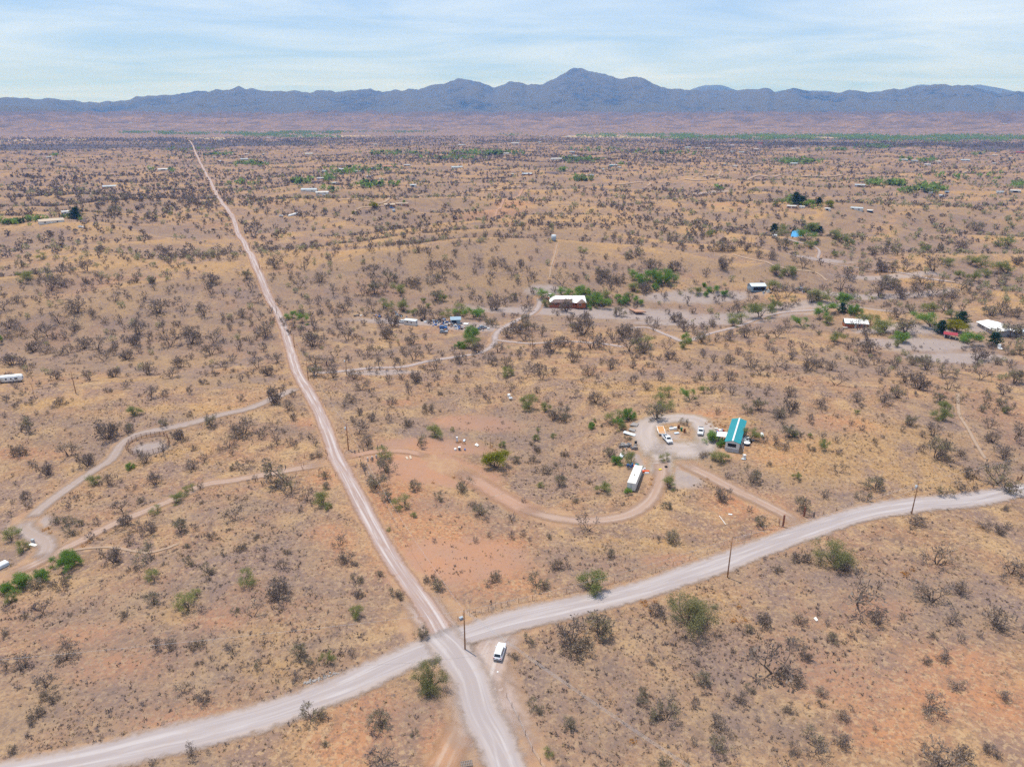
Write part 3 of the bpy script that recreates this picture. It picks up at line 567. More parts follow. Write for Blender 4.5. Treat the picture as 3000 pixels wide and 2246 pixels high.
# ------------------------------------------------------------------ buildings
def wall_mesh(L, W, hw, rise, shed=False, depth=0.7):
    mb = MB()
    if shed: ring = [(-W / 2, -depth), (W / 2, -depth), (W / 2, hw + rise), (-W / 2, hw)]
    elif rise > 0: ring = [(-W / 2, -depth), (W / 2, -depth), (W / 2, hw), (0, hw + rise), (-W / 2, hw)]
    else: ring = [(-W / 2, -depth), (W / 2, -depth), (W / 2, hw), (-W / 2, hw)]
    mb.loft([[(x, y, z) for y, z in ring] for x in (-L / 2, L / 2)]); return mb
def opening(root, face, at, z, wd, ht, what, L, W, frame='ridge_white'):
    """a window (frame > pane) or door proud of one wall; face f/b (long sides), l/r (ends)"""
    def slab(mb, grow, d0, d1, z0, z1):
        a0, a1 = at - wd / 2 - grow, at + wd / 2 + grow
        if face == 'f': mb.box(a0, -W / 2 - d1, z0, a1, -W / 2 - d0, z1)
        if face == 'b': mb.box(a0, W / 2 + d0, z0, a1, W / 2 + d1, z1)
        if face == 'l': mb.box(-L / 2 - d1, a0, z0, -L / 2 - d0, a1, z1)
        if face == 'r': mb.box(L / 2 + d0, a0, z0, L / 2 + d1, a1, z1)
        return mb
    if what == 'window':
        f = slab(MB(), 0.09, -0.02, 0.04, z - 0.09, z + ht + 0.09).build('window', M[frame], root)
        slab(MB(), 0.0, 0.041, 0.06, z, z + ht).build('pane', M['glass'], f)
    elif what == 'open':
        slab(MB(), 0.0, -0.02, 0.05, z, z + ht).build('doorway', M['dark'], root)
    else:
        d = slab(MB(), 0.0, -0.02, 0.06, z, z + ht).build('door', M[frame], root)
        mb = MB(); a0 = at + wd * 0.36
        if face == 'f': mb.box(a0, -W / 2 - 0.10, z + 0.95, a0 + 0.1, -W / 2 - 0.061, z + 1.05)
        elif face == 'l': mb.box(-L / 2 - 0.10, a0, z + 0.95, -L / 2 - 0.061, a0 + 0.1, z + 1.05)
        else: return
        mb.build('handle', M['dark'], d)
def roof(root, L, W, hw, rise, mkey, over=0.4, panels=0, style='gable', th=0.10):
    X = L / 2 + over; Y = W / 2 + over
    if style == 'gable':
        e = hw - rise * over / (W / 2) + 0.06; r = hw + rise + 0.06
        planes = [[(-X, -Y, e), (X, -Y, e), (X, 0, r), (-X, 0, r)], [(-X, 0, r), (X, 0, r), (X, Y, e), (-X, Y, e)]]
    elif style == 'shed':
        k = rise / W; planes = [[(-X, -Y, hw - k * over + 0.06), (X, -Y, hw - k * over + 0.06), (X, Y, hw + rise + k * over + 0.06), (-X, Y, hw + rise + k * over + 0.06)]]
    elif style == 'flat':
        planes = [[(-X, -Y, hw + 0.07), (X, -Y, hw + 0.07), (X, Y, hw + 0.07), (-X, Y, hw + 0.07)]]
    else:
        e = hw + 0.04; r = hw + rise + 0.04; xr = max(X - Y, 0.3)
        planes = [[(-X, -Y, e), (X, -Y, e), (xr, 0, r), (-xr, 0, r)], [(-xr, 0, r), (xr, 0, r), (X, Y, e), (-X, Y, e)],
                  [(-X, Y, e), (-X, -Y, e), (-xr, 0, r)], [(X, -Y, e), (X, Y, e), (xr, 0, r)]]
    mb = MB()
    for p in planes: mb.slab(p, th)
    ro = mb.build('roof', M[mkey], root)
    if panels:
        for p in planes:
            a, b, c, d = [Vector(q) for q in p]
            nrm = (b - a).cross(d - a).normalized() * 0.025
            for i in range(panels):
                t0, t1 = (i + 0.03) / panels, (i + 0.97) / panels
                q = [a.lerp(b, t0), a.lerp(b, t1), d.lerp(c, t1), d.lerp(c, t0)]
                MB().slab([v + nrm for v in q], 0.024).build('roof_panel', M[mkey], ro)
    return ro
def house(name, label, cat, loc, rz, L, W, hw, rise, rm, wm, ops=(), style='gable', over=0.4, panels=0, group=None, frame='ridge_white'):
    root = empty(name, loc, rz, label, cat, group)
    wall_mesh(L, W, hw, rise if style in ('gable', 'shed') else 0, style == 'shed').build('wall', M[wm], root)
    roof(root, L, W, hw, rise, rm, over, panels, style)
    for face, at, z, wd, ht, what in ops: opening(root, face, at, z, wd, ht, what, L, W, frame)
    return root

# the teal-roofed mobile home
F, _ = P1(2143, 1323); rz = math.radians(67.2); Lm, Wm = 19.4, 4.3
cx, cy = F.x + math.cos(rz) * Lm / 2, F.y + math.sin(rz) * Lm / 2
mob = house('mobile_home', 'long mobile home with a teal metal roof and white ridge strip', 'mobile home', (cx, cy, zat(cx, cy) + 0.1), rz, Lm, Wm, 2.75, 0.62, 'teal_roof', 'offwhite',
            [('l', 0.1, 1.0, 2.7, 1.25, 'window')] + [('f', x, 1.1, 1.0, 0.9, 'window') for x in (-7.5, -4.5, 2.0, 6.0)] + [('f', -1.2, 0.1, 0.95, 2.0, 'door')] +
            [('b', x, 1.1, 1.1, 0.9, 'window') for x in (-7, -2, 4, 7.5)], over=0.35, panels=18)
MB().slab([(-Lm/2-0.4, -0.24, 3.45), (Lm/2+0.4, -0.24, 3.45), (Lm/2+0.4, 0.24, 3.45), (-Lm/2-0.4, 0.24, 3.45)], 0.06).build('ridge_cap', M['ridge_white'], mob)
MB().box(-Lm/2-0.05, -Wm/2-0.04, -0.4, Lm/2+0.05, Wm/2+0.04, 0.45).build('skirting', M['greywall'], mob)
lt = MB().slab([(-5.6, Wm/2+0.1, 2.45), (-1.6, Wm/2+0.1, 2.45), (-1.6, Wm/2+3.6, 2.2), (-5.6, Wm/2+3.6, 2.2)][::1], 0.07).build('lean_to_roof', M['white_metal'], mob)
for x in (-5.4, -1.8): MB().tube((x, Wm/2+3.4, -0.5), (x, Wm/2+3.4, 2.2), 0.06).build('post', M['greywood'], mob)
for k in range(3): MB().box(-5.4, Wm/2+0.6+k*0.9, -0.3, -1.8, Wm/2+1.2+k*0.9, 0.35+0.1*k).build('porch_crate', M['greywood'], mob)
for x in (-8.6, -6.4, -4.2): MB().tube((x, -Wm/2-1.5, -0.4), (x, -Wm/2-0.5, 2.5), 0.07).build('prop_post', M['white_metal'], mob)

# the long white storage trailer
A, _ = P1(1850, 1414.5, 2.9); B, _ = P1(1871.5, 1360.5, 2.9); d = (B - A); rz = math.atan2(d.y, d.x); Ls = d.length
c0 = (A + B) / 2; Ws = 2.5
st = empty('storage_trailer', (c0.x, c0.y, zat(c0.x, c0.y)), rz, 'long white box storage trailer standing beside the curved driveway', 'trailer')
MB().box(-Ls/2, -Ws/2, 0.42, Ls/2, Ws/2, 2.86).build('body', M['offwhite'], st)
MB().box(-Ls/2-0.03, -Ws/2-0.03, 2.862, Ls/2+0.03, Ws/2+0.03, 2.93).build('roof', M['cream'], st)
MB().tube((-0.8, 0.1, 2.9), (-0.8, 0.1, 3.2), 0.16).build('roof_vent', M['dark'], st)
MB().box(-Ls/2-0.04, -Ws/2+0.1, 0.5, -Ls/2-0.002, -0.02, 2.75).build('rear_door', M['offwhite'], st)
MB().box(-Ls/2-0.04, 0.02, 0.5, -Ls/2-0.002, Ws/2-0.1, 2.75).build('rear_door', M['offwhite'], st)
for s in (-0.12, 0.12): MB().tube((-Ls/2-0.07, s, 0.6), (-Ls/2-0.07, s, 2.7), 0.025).build('lock_bar', M['galv'], st)
for y in (-Ws/2-0.002, Ws/2+0.002):
    for k in range(13):
        x = -Ls/2 + (k + 0.5) * Ls / 13; MB().cbox((x, y, 1.64), (0.09, 0.06, 2.3)).build('side_rib', M['offwhite'], st)
MB().box(-Ls/2+0.2, -Ws/2+0.2, 0.2, Ls/2-0.2, Ws/2-0.2, 0.42).build('chassis', M['dark'], st)
for x in (-Ls/2+1.2, -Ls/2+2.4):
    for s in (-1, 1):
        wh = MB().tube((x, s*(Ws/2-0.35), 0.3), (x, s*(Ws/2-0.05), 0.3), 0.45, n=16).build('wheel', M['black'], st)
        MB().tube((x, s*(Ws/2-0.06), 0.3), (x, s*(Ws/2-0.03), 0.3), 0.2, n=12).build('rim', M['rim'], wh)
for s in (-1, 1): MB().tube((Ls/2-2.0, s*0.8, -0.3), (Ls/2-2.0, s*0.8, 0.4), 0.09).build('landing_leg', M['rust'], st)

# the hip-roofed brick house in the middle of the picture
A, B, rz, Lh = ends((1612, 902), (1716, 904)); Wh = 9.0
c0 = (A + B) / 2 + Vector((-math.sin(rz), math.cos(rz), 0)) * (Wh / 2 + 1.0); zc = zat(c0.x, c0.y)
hh = empty('brick_house', (c0.x, c0.y, zc), rz, 'brick ranch house with a broad white roof and brown porch slopes', 'house')
wall_mesh(Lh - 1, Wh, 2.7, 0).build('wall', M['brick'], hh)
X = Lh / 2 + 0.2
MB().slab([(-X+3.2, -1.6, 4.15), (X, -1.6, 4.15), (X, 3.4, 5.1), (-X+4.2, 3.4, 5.1)], 0.12).slab([(-X, -4.6, 2.75), (-X+3.2, -1.6, 4.15), (-X+4.2, 3.4, 5.1), (-X-0.2, 5.2, 2.8)], 0.12).slab([(-X-0.2, 5.2, 2.8), (-X+4.2, 3.4, 5.1), (X, 3.4, 5.1), (X, 5.2, 2.8)], 0.12).build('roof', M['white_metal'], hh)
MB().slab([(-X+0.1, -5.0, 2.62), (2.4, -5.0, 2.62), (2.4, -1.65, 4.1), (-X+3.15, -1.65, 4.1)], 0.12).build('porch_roof', M['brown_roof'], hh)
MB().slab([(5.2, -6.6, 2.7), (X, -6.6, 2.7), (X-2.0, -3.6, 4.3), (X-3.2, -3.6, 4.3)], 0.12).build('wing_roof', M['brown_roof'], hh)
MB().slab([(2.4, -5.0, 2.7), (5.2, -6.6, 2.74), (X-3.2, -3.6, 4.34), (3.2, -1.65, 4.2)], 0.12).slab([(3.2, -1.65, 4.2), (X-3.2, -3.6, 4.34), (X-2.0, -3.6, 4.34), (X, -1.62, 4.2)], 0.1).slab([(X, -6.6, 2.74), (X+0.1, -1.62, 4.1), (X-2.0, -3.6, 4.34)], 0.1).build('valley_roof', M['white_metal'], hh)
MB().box(5.4, -6.3, -0.7, X-0.4, -Wh/2+0.01, 2.66).build('wing_wall', M['brick'], hh)
MB().box(-X, -5.5, -0.7, 5.3, -5.25, 1.25).build('porch_wall', M['brick'], hh)
MB().box(-X-0.25, -5.4, -0.7, -X-0.01, 1.0, 1.25).build('porch_wall', M['brick'], hh)
for x in (-X+0.6, -5.5, -2.0, 1.8): MB().box(x-0.14, -5.0, -0.5, x+0.14, -4.72, 2.56).build('porch_post', M['brick'], hh)
ch = MB().box(-X-0.5, 2.2, -0.5, -X+0.35, 3.2, 4.6).build('chimney', M['brick'], hh)
MB().box(-X-0.45, 2.25, 4.6, -X+0.3, 3.15, 4.85).build('chimney_cap', M['white_metal'], ch)
for x in (-4.5, 3.5): MB().tube((x, 2.2, 4.8), (x, 2.2, 5.5), 0.14).build('vent_pipe', M['galv'], hh)
for x in (-7.5, -4.6, 0.2): opening(hh, 'f', x, 0.9, 1.3, 1.2, 'window', Lh-1, Wh)
opening(hh, 'f', -2.2, 0.0, 1.0, 2.1, 'door', Lh-1, Wh)
hw_ = MB().box(6.6, -6.36, 0.9, 8.2, -6.301, 2.1).build('window', M['ridge_white'], hh); MB().box(6.7, -6.38, 1.0, 8.1, -6.361, 2.0).build('pane', M['glass'], hw_)

# small white trailer home and teal shed in the scrap yard
A, B, rz, L_ = ends((1183, 951), (1217, 955)); c0 = (A + B) / 2 + Vector((-math.sin(rz), math.cos(rz), 0)) * 1.4
house('site_trailer', 'small white site trailer standing in the scrap yard', 'trailer', (c0.x, c0.y, zat(c0.x, c0.y) + 0.3), rz, L_, 2.7, 2.5, 0.25, 'pale_metal', 'offwhite',
      [('f', -1.4, 1.2, 0.8, 0.8, 'window'), ('f', 1.1, 1.0, 0.7, 0.8, 'window'), ('f', 2.1, 0.0, 0.8, 1.9, 'door'), ('r', 0, 1.0, 0.9, 0.9, 'window')], style='shed', over=0.15)
A, B, rz, L_ = ends((1322, 949), (1349, 949)); c0 = (A + B) / 2 + Vector((-math.sin(rz), math.cos(rz), 0)) * 2
house('tool_shed', 'small teal shed with a blue-green flat roof behind the scrap heaps', 'shed', (c0.x, c0.y, zat(c0.x, c0.y)), rz, L_, 4.2, 2.6, 0.5, 'bluegrey', 'bluegrey', [('f', -0.9, 0.0, 2.6, 2.2, 'open')], style='shed', over=0.5)
# grey open-fronted barn
A, B, rz, L_ = ends((2206, 857), (2238, 851)); c0 = (A + B) / 2 + Vector((-math.sin(rz), math.cos(rz), 0)) * 3.6
house('metal_barn', 'blue-grey metal barn open along its front side', 'barn', (c0.x, c0.y, zat(c0.x, c0.y)), rz, L_ + 2.5, 7.2, 2.9, 1.2, 'pale_metal', 'bluegrey', [('f', 0.4, 0.0, (L_ + 2.5) * 0.82, 2.4, 'open')], over=0.35, panels=9)
# brick house with teal boards
A, B, rz, L_ = ends((2475, 961), (2542, 959)); c0 = (A + B) / 2 + Vector((-math.sin(rz), math.cos(rz), 0)) * 4.2
bh = house('brick_house', 'low brick house with a plain white roof and teal boards under the eaves', 'house', (c0.x, c0.y, zat(c0.x, c0.y)), rz, L_, 8.4, 2.7, 1.3, 'white_metal', 'brick',
      [('f', 1.5, 1.0, 1.2, 1.1, 'window'), ('f', 4.0, 0.9, 1.2, 1.2, 'window'), ('l', -1.8, 1.0, 1.2, 1.1, 'window'), ('l', 2.2, 1.0, 1.2, 1.1, 'window'), ('f', -0.4, 0, 1.0, 2.0, 'door')], over=0.5, panels=10)
MB().box(-L_/2+0.3, -4.26, 1.9, -0.2, -4.201, 2.6).build('teal_boards', M['teal_board'], bh)
MB().box(-L_/2-0.06, -3.9, 1.9, -L_/2-0.001, 3.9, 2.6).build('teal_boards', M['teal_board'], bh)
MB().box(-L_/2-1.4, -6.4, 0.2, -L_/2+1.0, -4.8, 0.5).build('concrete_step', M['concrete'], bh)
MB().tube((L_/2-1.2, 0.6, 3.9), (L_/2-1.2, 0.6, 4.8), 0.3).build('roof_vent', M['teal_board'], bh)
# big white-roofed house at the right
A, _ = P1(2896, 940, 3.0); B, _ = P1(2952, 970, 3.0); d = B - A; rz = math.atan2(d.y, d.x) + math.pi; c0 = (A + B) / 2
# (turned so that its open long side faces the yard)
c0 = (A + B) / 2; rz -= math.pi
bigh = house('ranch_house', 'big ranch house under a wide white metal roof', 'house', (c0.x, c0.y, zat(c0.x, c0.y)), rz, d.length, 10.5, 2.7, 1.1, 'white_metal', 'greywall',
      [('f', x, 0.9, 1.3, 1.2, 'window') for x in (-7, -4, 2, 6)] + [('f', -1, 0, 1.0, 2.1, 'door')], over=0.8, panels=16)
A, B, rz, L_ = ends((2975, 985), (3040, 985)); c0 = (A + B) / 2 + Vector((0, 3, 0))
house('annexe', 'small white-roofed annexe next to the big ranch house', 'building', (c0.x, c0.y, zat(c0.x, c0.y)), rz, L_, 5, 2.4, 0.5, 'pale_metal', 'offwhite', [('f', -3, 0.9, 1.2, 1.0, 'window')], over=0.4)
# red-roofed ramada
A, B, rz, L_ = ends((2777, 994), (2803, 996)); L_ = 5.6
rm_ = empty('ramada', (A.x + 2.4, A.y + 2.6, zat(A.x + 2, A.y + 2)), rz - 0.35, 'open ramada with a dark red roof under the trees', 'ramada')
for x in (-2.5, 0, 2.5):
    for y in (-1.8, 1.8): MB().box(x-0.12, y-0.12, -0.5, x+0.12, y+0.12, 2.3).build('post', M['ridge_white'], rm_)
roof(rm_, 5.4, 4.2, 2.25, 0.7, 'red_roof', 0.5, 6)
MB().box(-1.2, -0.5, 0, 1.2, 0.5, 0.75).build('table', M['greywood'], rm_)
# blue-roofed house
A, B, rz, L_ = ends((2310, 696), (2350, 693)); c0 = (A + B) / 2 + Vector((0, 4, 0))
blh = house('blue_roof_house', 'pale house with bright blue metal roof among trees', 'house', (c0.x + 2.0, c0.y, zat(c0.x, c0.y)), rz + 0.12, L_ * 0.78, 8, 3.0, 1.5, 'blue_roof', 'pinkwall', [('f', 1.5, 1.0, 1.4, 1.2, 'window'), ('f', 4, 1.0, 1.2, 1.2, 'window'), ('f', -1, 0, 1.0, 2.1, 'door')], over=0.6, panels=8)
pr = MB().slab([(-L_*0.39-5, -5.2, 2.5), (-L_*0.39+0.6, -5.2, 2.5), (-L_*0.39+0.6, 0.5, 3.5), (-L_*0.39-5, 0.5, 3.5)], 0.1).build('porch_roof', M['blue_roof'], blh)
for x in (-L_*0.39-4.7, -L_*0.39+0.2): MB().box(x-0.12, -5.0, -0.8, x+0.12, -4.76, 2.5).build('porch_post', M['greywood'], blh)
MB().box(-L_*0.39-4.8, 0.2, -0.8, -L_*0.39, 0.5, 3.2).build('porch_wall', M['pinkwall'], blh)

def tank(name, label, px, py, r, h, m, lid=None):
    p, _ = P1(px, py); o = empty(name, p, 0, label, 'tank')
    MB().tube((0, 0, -0.3), (0, 0, h), r, n=24).build('shell', M[m], o, True)
    MB().tube((0, 0, h), (0, 0, h + r * 0.22), r * 1.01, 0.12, n=24).build('lid', M[lid or m], o)
    for k in range(1, 4): MB().tube((0, 0, h * k / 4 - 0.04), (0, 0, h * k / 4 + 0.04), r * 1.02, n=24).build('band', M[m], o)
tank('water_tank', 'galvanised round water tank standing alone on the hilltop', 1622, 705, 1.9, 4.2, 'galv', 'pale_metal')
tank('water_tank', 'low white round water tank by the blue-roofed house', 2269, 694, 2.0, 1.9, 'offwhite', 'white_metal')
tank('water_tank', 'small upright white tank near the driveway fork', 1491, 1162, 0.55, 1.2, 'white_metal')
tank('water_tank', 'black water tank on the bare red knoll', 1393, 618, 1.3, 2.0, 'dark')
tank('water_tank', 'grey round tank below the tan-roofed ranch', 1154, 620, 1.6, 2.4, 'galv')
tank('stock_tank', 'round dark stock tank with white cover beside the mobile home', 2187, 1302, 1.1, 0.8, 'dark', 'white_metal')
def propane(label, px, py, rz, L=2.6, r=0.5):
    p, _ = P1(px, py); o = empty('propane_tank', p, rz, label, 'tank')
    rings = []
    for x, q in ((-L/2, .25), (-L/2+.12, .7), (-L/2+.35, 1), (L/2-.35, 1), (L/2-.12, .7), (L/2, .25)):
        rings.append([(x, math.cos(a) * r * q, 0.75 + math.sin(a) * r * q) for a in np.linspace(0, 2 * math.pi, 16, endpoint=False)])
    MB().loft(rings).build('shell', M['white_metal'], o, True)
    for x in (-L/3, L/3): MB().box(x-0.12, -0.35, -0.2, x+0.12, 0.35, 0.32).build('foot', M['concrete'], o)
    MB().tube((0, 0, 1.2), (0, 0, 1.4), 0.16).build('valve_dome', M['galv'], o)
propane('white propane tank on the grass behind the teal-roofed mobile home', 2232, 1279, 1.35)
propane('white propane tank lying near the small upright tank', 1496, 1171, 0.2, 1.6, 0.45)
propane('white propane tank beside the hip-roofed brick house', 1718, 878, 0.1, 2.8, 0.55)

# ---- the far buildings: photo pixels of the base, width in pixels, roof, wall, roof style, label
FAR = [
 (475,500,30,'white_metal','offwhite','gable','white two-storey farmhouse on the grassy ridge left of a shed'), (442,495,11,'galv','greywall','shed','grey shed next to the white two-storey farmhouse'),
 (319,551,46,'pale_metal','adobe','gable','long reddish house with pale roof on the open left plain'), (195,627,36,'white_metal','offwhite','gable','white-roofed house beside the big dark evergreen'),
 (142,655,70,'tan_roof','offwhite','gable','long pale-roofed house among green trees below the dark evergreen'), (142,462,16,'white_metal','offwhite','gable','small white house by a dark tree clump on the far left ridge'),
 (904,561,50,'pale_metal','offwhite','gable','long pale mobile home above another white-roofed one'), (942,569,40,'white_metal','offwhite','gable','white-roofed mobile home with cars parked in front'),
 (977,540,22,'pale_metal','greywall','gable','grey open shed amid the village trees'), (928,536,32,'brown_roof','adobe','gable','low house with purple-brown roof amid the village trees'),
 (937,526,22,'white_metal','pinkwall','gable','pink house with a white rooftop cooler in the village'), (1000,499,24,'pale_metal','offwhite','gable','pale long house at the upper edge of the village'),
 (1094,497,16,'blue_roof','bluegrey','flat','blue container-like building in the village'), (1135,491,28,'orange_roof','pinkwall','gable','house with orange tile roof under a tall dark tree'),
 (1192,487,20,'pale_metal','adobe','gable','low house with pale blue roof beyond the tile-roofed house'), (1080,521,14,'bluegrey','adobe','gable','little red-walled cabin with blue-grey roof'),
 (1210,547,20,'pale_metal','offwhite','shed','lone white shed with sloping blue-white roof'), (1141,606,34,'tan_roof','adobe','gable','tan-roofed adobe ranch beside the yellow tree'),
 (1177,603,38,'tan_roof','adobe','flat','long flat tan roof adjoining the adobe ranch'), (1338,493,36,'pale_metal','offwhite','gable','pale mobile home with an open porch on the central plain'),
 (1545,514,32,'pale_metal','red_roof','shed','long low building with a red end and pale roof'), (1616,509,44,'brown_roof','pinkwall','hip','pink house under a large brown hip roof'),
 (1630,468,36,'white_metal','offwhite','gable','white-roofed house beside a green grove on the plain'), (1676,448,16,'bluegrey','greywall','gable','small teal-roofed barn on the plain'),
 (1797,487,24,'pale_metal','teal_board','gable','pale green mobile home with a van beside it'), (1734,516,14,'galv','greywall','gable','grey low shed beyond the bend of the track'),
 (1509,421,26,'white_metal','offwhite','gable','long white house on the far central plain'), (1665,402,26,'white_metal','offwhite','gable','white farm building by the far pale fields'),
 (2332,438,34,'pale_metal','greywall','gable','long grey-white building beside the far field'), (2329,482,24,'pale_metal','offwhite','gable','pale house hidden in a dense green grove'),
 (2649,471,24,'white_metal','teal_board','gable','white and green barn on the right far plain'), (2680,474,20,'galv','greywall','gable','grey barn next to the white and green barn'),
 (2750,476,16,'white_metal','offwhite','gable','small bright white house by the round dark tree'), (2830,472,26,'pale_metal','greywall','gable','long pale metal building on the right far plain'),
 (2993,449,26,'red_roof','adobe','gable','building with a long red roof'), (2521,547,30,'pale_metal','greywall','gable','grey metal shed half hidden by green trees'),
 (2739,560,14,'white_metal','offwhite','gable','small white-roofed house within the green homestead trees'), (2775,566,12,'bluegrey','greywall','gable','blue-grey shed at the edge of the green homestead'),
 (2762,578,18,'pale_metal','greywall','shed','open shed in front of the green homestead'), (2931,567,20,'pale_metal','offwhite','gable','low pale building left of a wide white roof'),
 (2977,564,28,'white_metal','greywall','gable','shed with a wide white roof near a dark thicket'), (2322,611,30,'white_metal','adobe','gable','white-roofed house on a bare terrace by tall dark trees'),
 (2350,611,18,'white_metal','offwhite','gable','white outbuilding touching the terrace house'), (2426,617,16,'white_metal','offwhite','gable','little white shed with a dark doorway on the terrace'),
 (2513,617,36,'pale_metal','offwhite','gable','long blue-white metal workshop on the terrace'), (2550,623,16,'white_metal','dark','shed','dark carport with pale roof beside the metal workshop'),
 (714,469,24,'galv','greywall','gable','grey long house near the two dark cypresses'), (904,453,24,'white_metal','offwhite','gable','white house on the bare rise beyond the village'),
 (2075,437,24,'pale_metal','offwhite','gable','pale mobile home in the dark far thicket'), (2228,422,14,'red_roof','adobe','gable','small house with a red roof in the dark far thicket'),
]
SMALL = [(628,462,10),(644,475,12),(644,413,14),(786,405,10),(723,454,12),(771,454,8),(382,361,10),(447,371,9),(877,521,12),(951,504,18),(980,503,10),(1115,494,8),(1116,527,12),(1353,427,24),
 (1350,467,8),(1483,452,18),(1502,513,6),(1815,493,12),(1768,498,6),(1790,501,6),(1716,516,8),(1581,418,10),(1588,401,16),(1613,402,12),(2719,485,18),(2916,458,14),(2962,464,10),(2913,481,10),(2703,559,14),
 (2726,568,12),(2016,434,18),(2145,428,14),(2217,439,14),(2145,446,10),(2174,449,18),(2220,453,8),(2154,489,14),(2123,484,6),(2231,391,10),(2599,346,8),(2502,373,8),(2945,364,10),(1100,425,12),(1165,405,9)]
BSPOTS = []
M['far_white'] = mat('muted_white', (0.52, 0.51, 0.49), 0.6, dirt=(0.35, 0.31, 0.27), dirt_amt=0.6, scale=0.4); M['far_pale'] = mat('muted_metal', (0.42, 0.47, 0.50), 0.6, var=0.3, scale=0.4)  # roof colours with lowered brightness for the far houses
def far_house(px, py, wpx, rm, wm, style, label, group=None, i=0):
    rm = {'white_metal': 'far_white', 'pale_metal': 'far_pale'}.get(rm, rm)
    p, t = P1(px, py); L = max(wpx * t / FPX * .9, 3.0); L = min(L, 32); W = min(max(L * 0.45, 3.2), 9); hw = 2.6 if L > 7 else 2.2
    rz = math.atan2(p.x, p.y) * -1 + random.uniform(-0.28, 0.28)
    ops = [('f', -L * 0.28, 0.9, min(1.3, L * .12), 1.1, 'window'), ('f', L * 0.22, 0.9, min(1.3, L * .12), 1.1, 'window'), ('f', -L * 0.02, 0, 1.0, 2.0, 'door')]
    if 'shed' in label or 'carport' in label or 'barn' in label: ops = [('f', 0.0, 0, L * 0.45, 2.1, 'open')]
    BSPOTS.append((p.x, p.y + W / 2, L * 0.6 + 2))
    return house(('far_' if 0 else '') + ('shed' if ops[0][5] == 'open' else 'house'), label, 'shed' if ops[0][5] == 'open' else 'house', (p.x, p.y + W / 2, p.z - 0.1), rz, L, W, hw, W * 0.16, rm, wm, ops if t < 5200 else ops[:1], style, 0.35, 0, group)
for i, (px, py, wpx, rm, wm, style, lab) in enumerate(FAR): far_house(px, py, wpx, rm, wm, style, lab)
for i, (px, py, wpx) in enumerate(SMALL):
    rm = ['white_metal', 'pale_metal', 'galv', 'white_metal'][i % 4]
    word = {'white_metal': 'white', 'pale_metal': 'pale blue', 'galv': 'grey'}[rm]
    far_house(px, py, wpx, rm, ['offwhite', 'adobe', 'pinkwall'][i % 3], 'gable', 'tiny far-off house with %s roof on the plain' % word, 'tiny %s roofed far-off houses' % word)

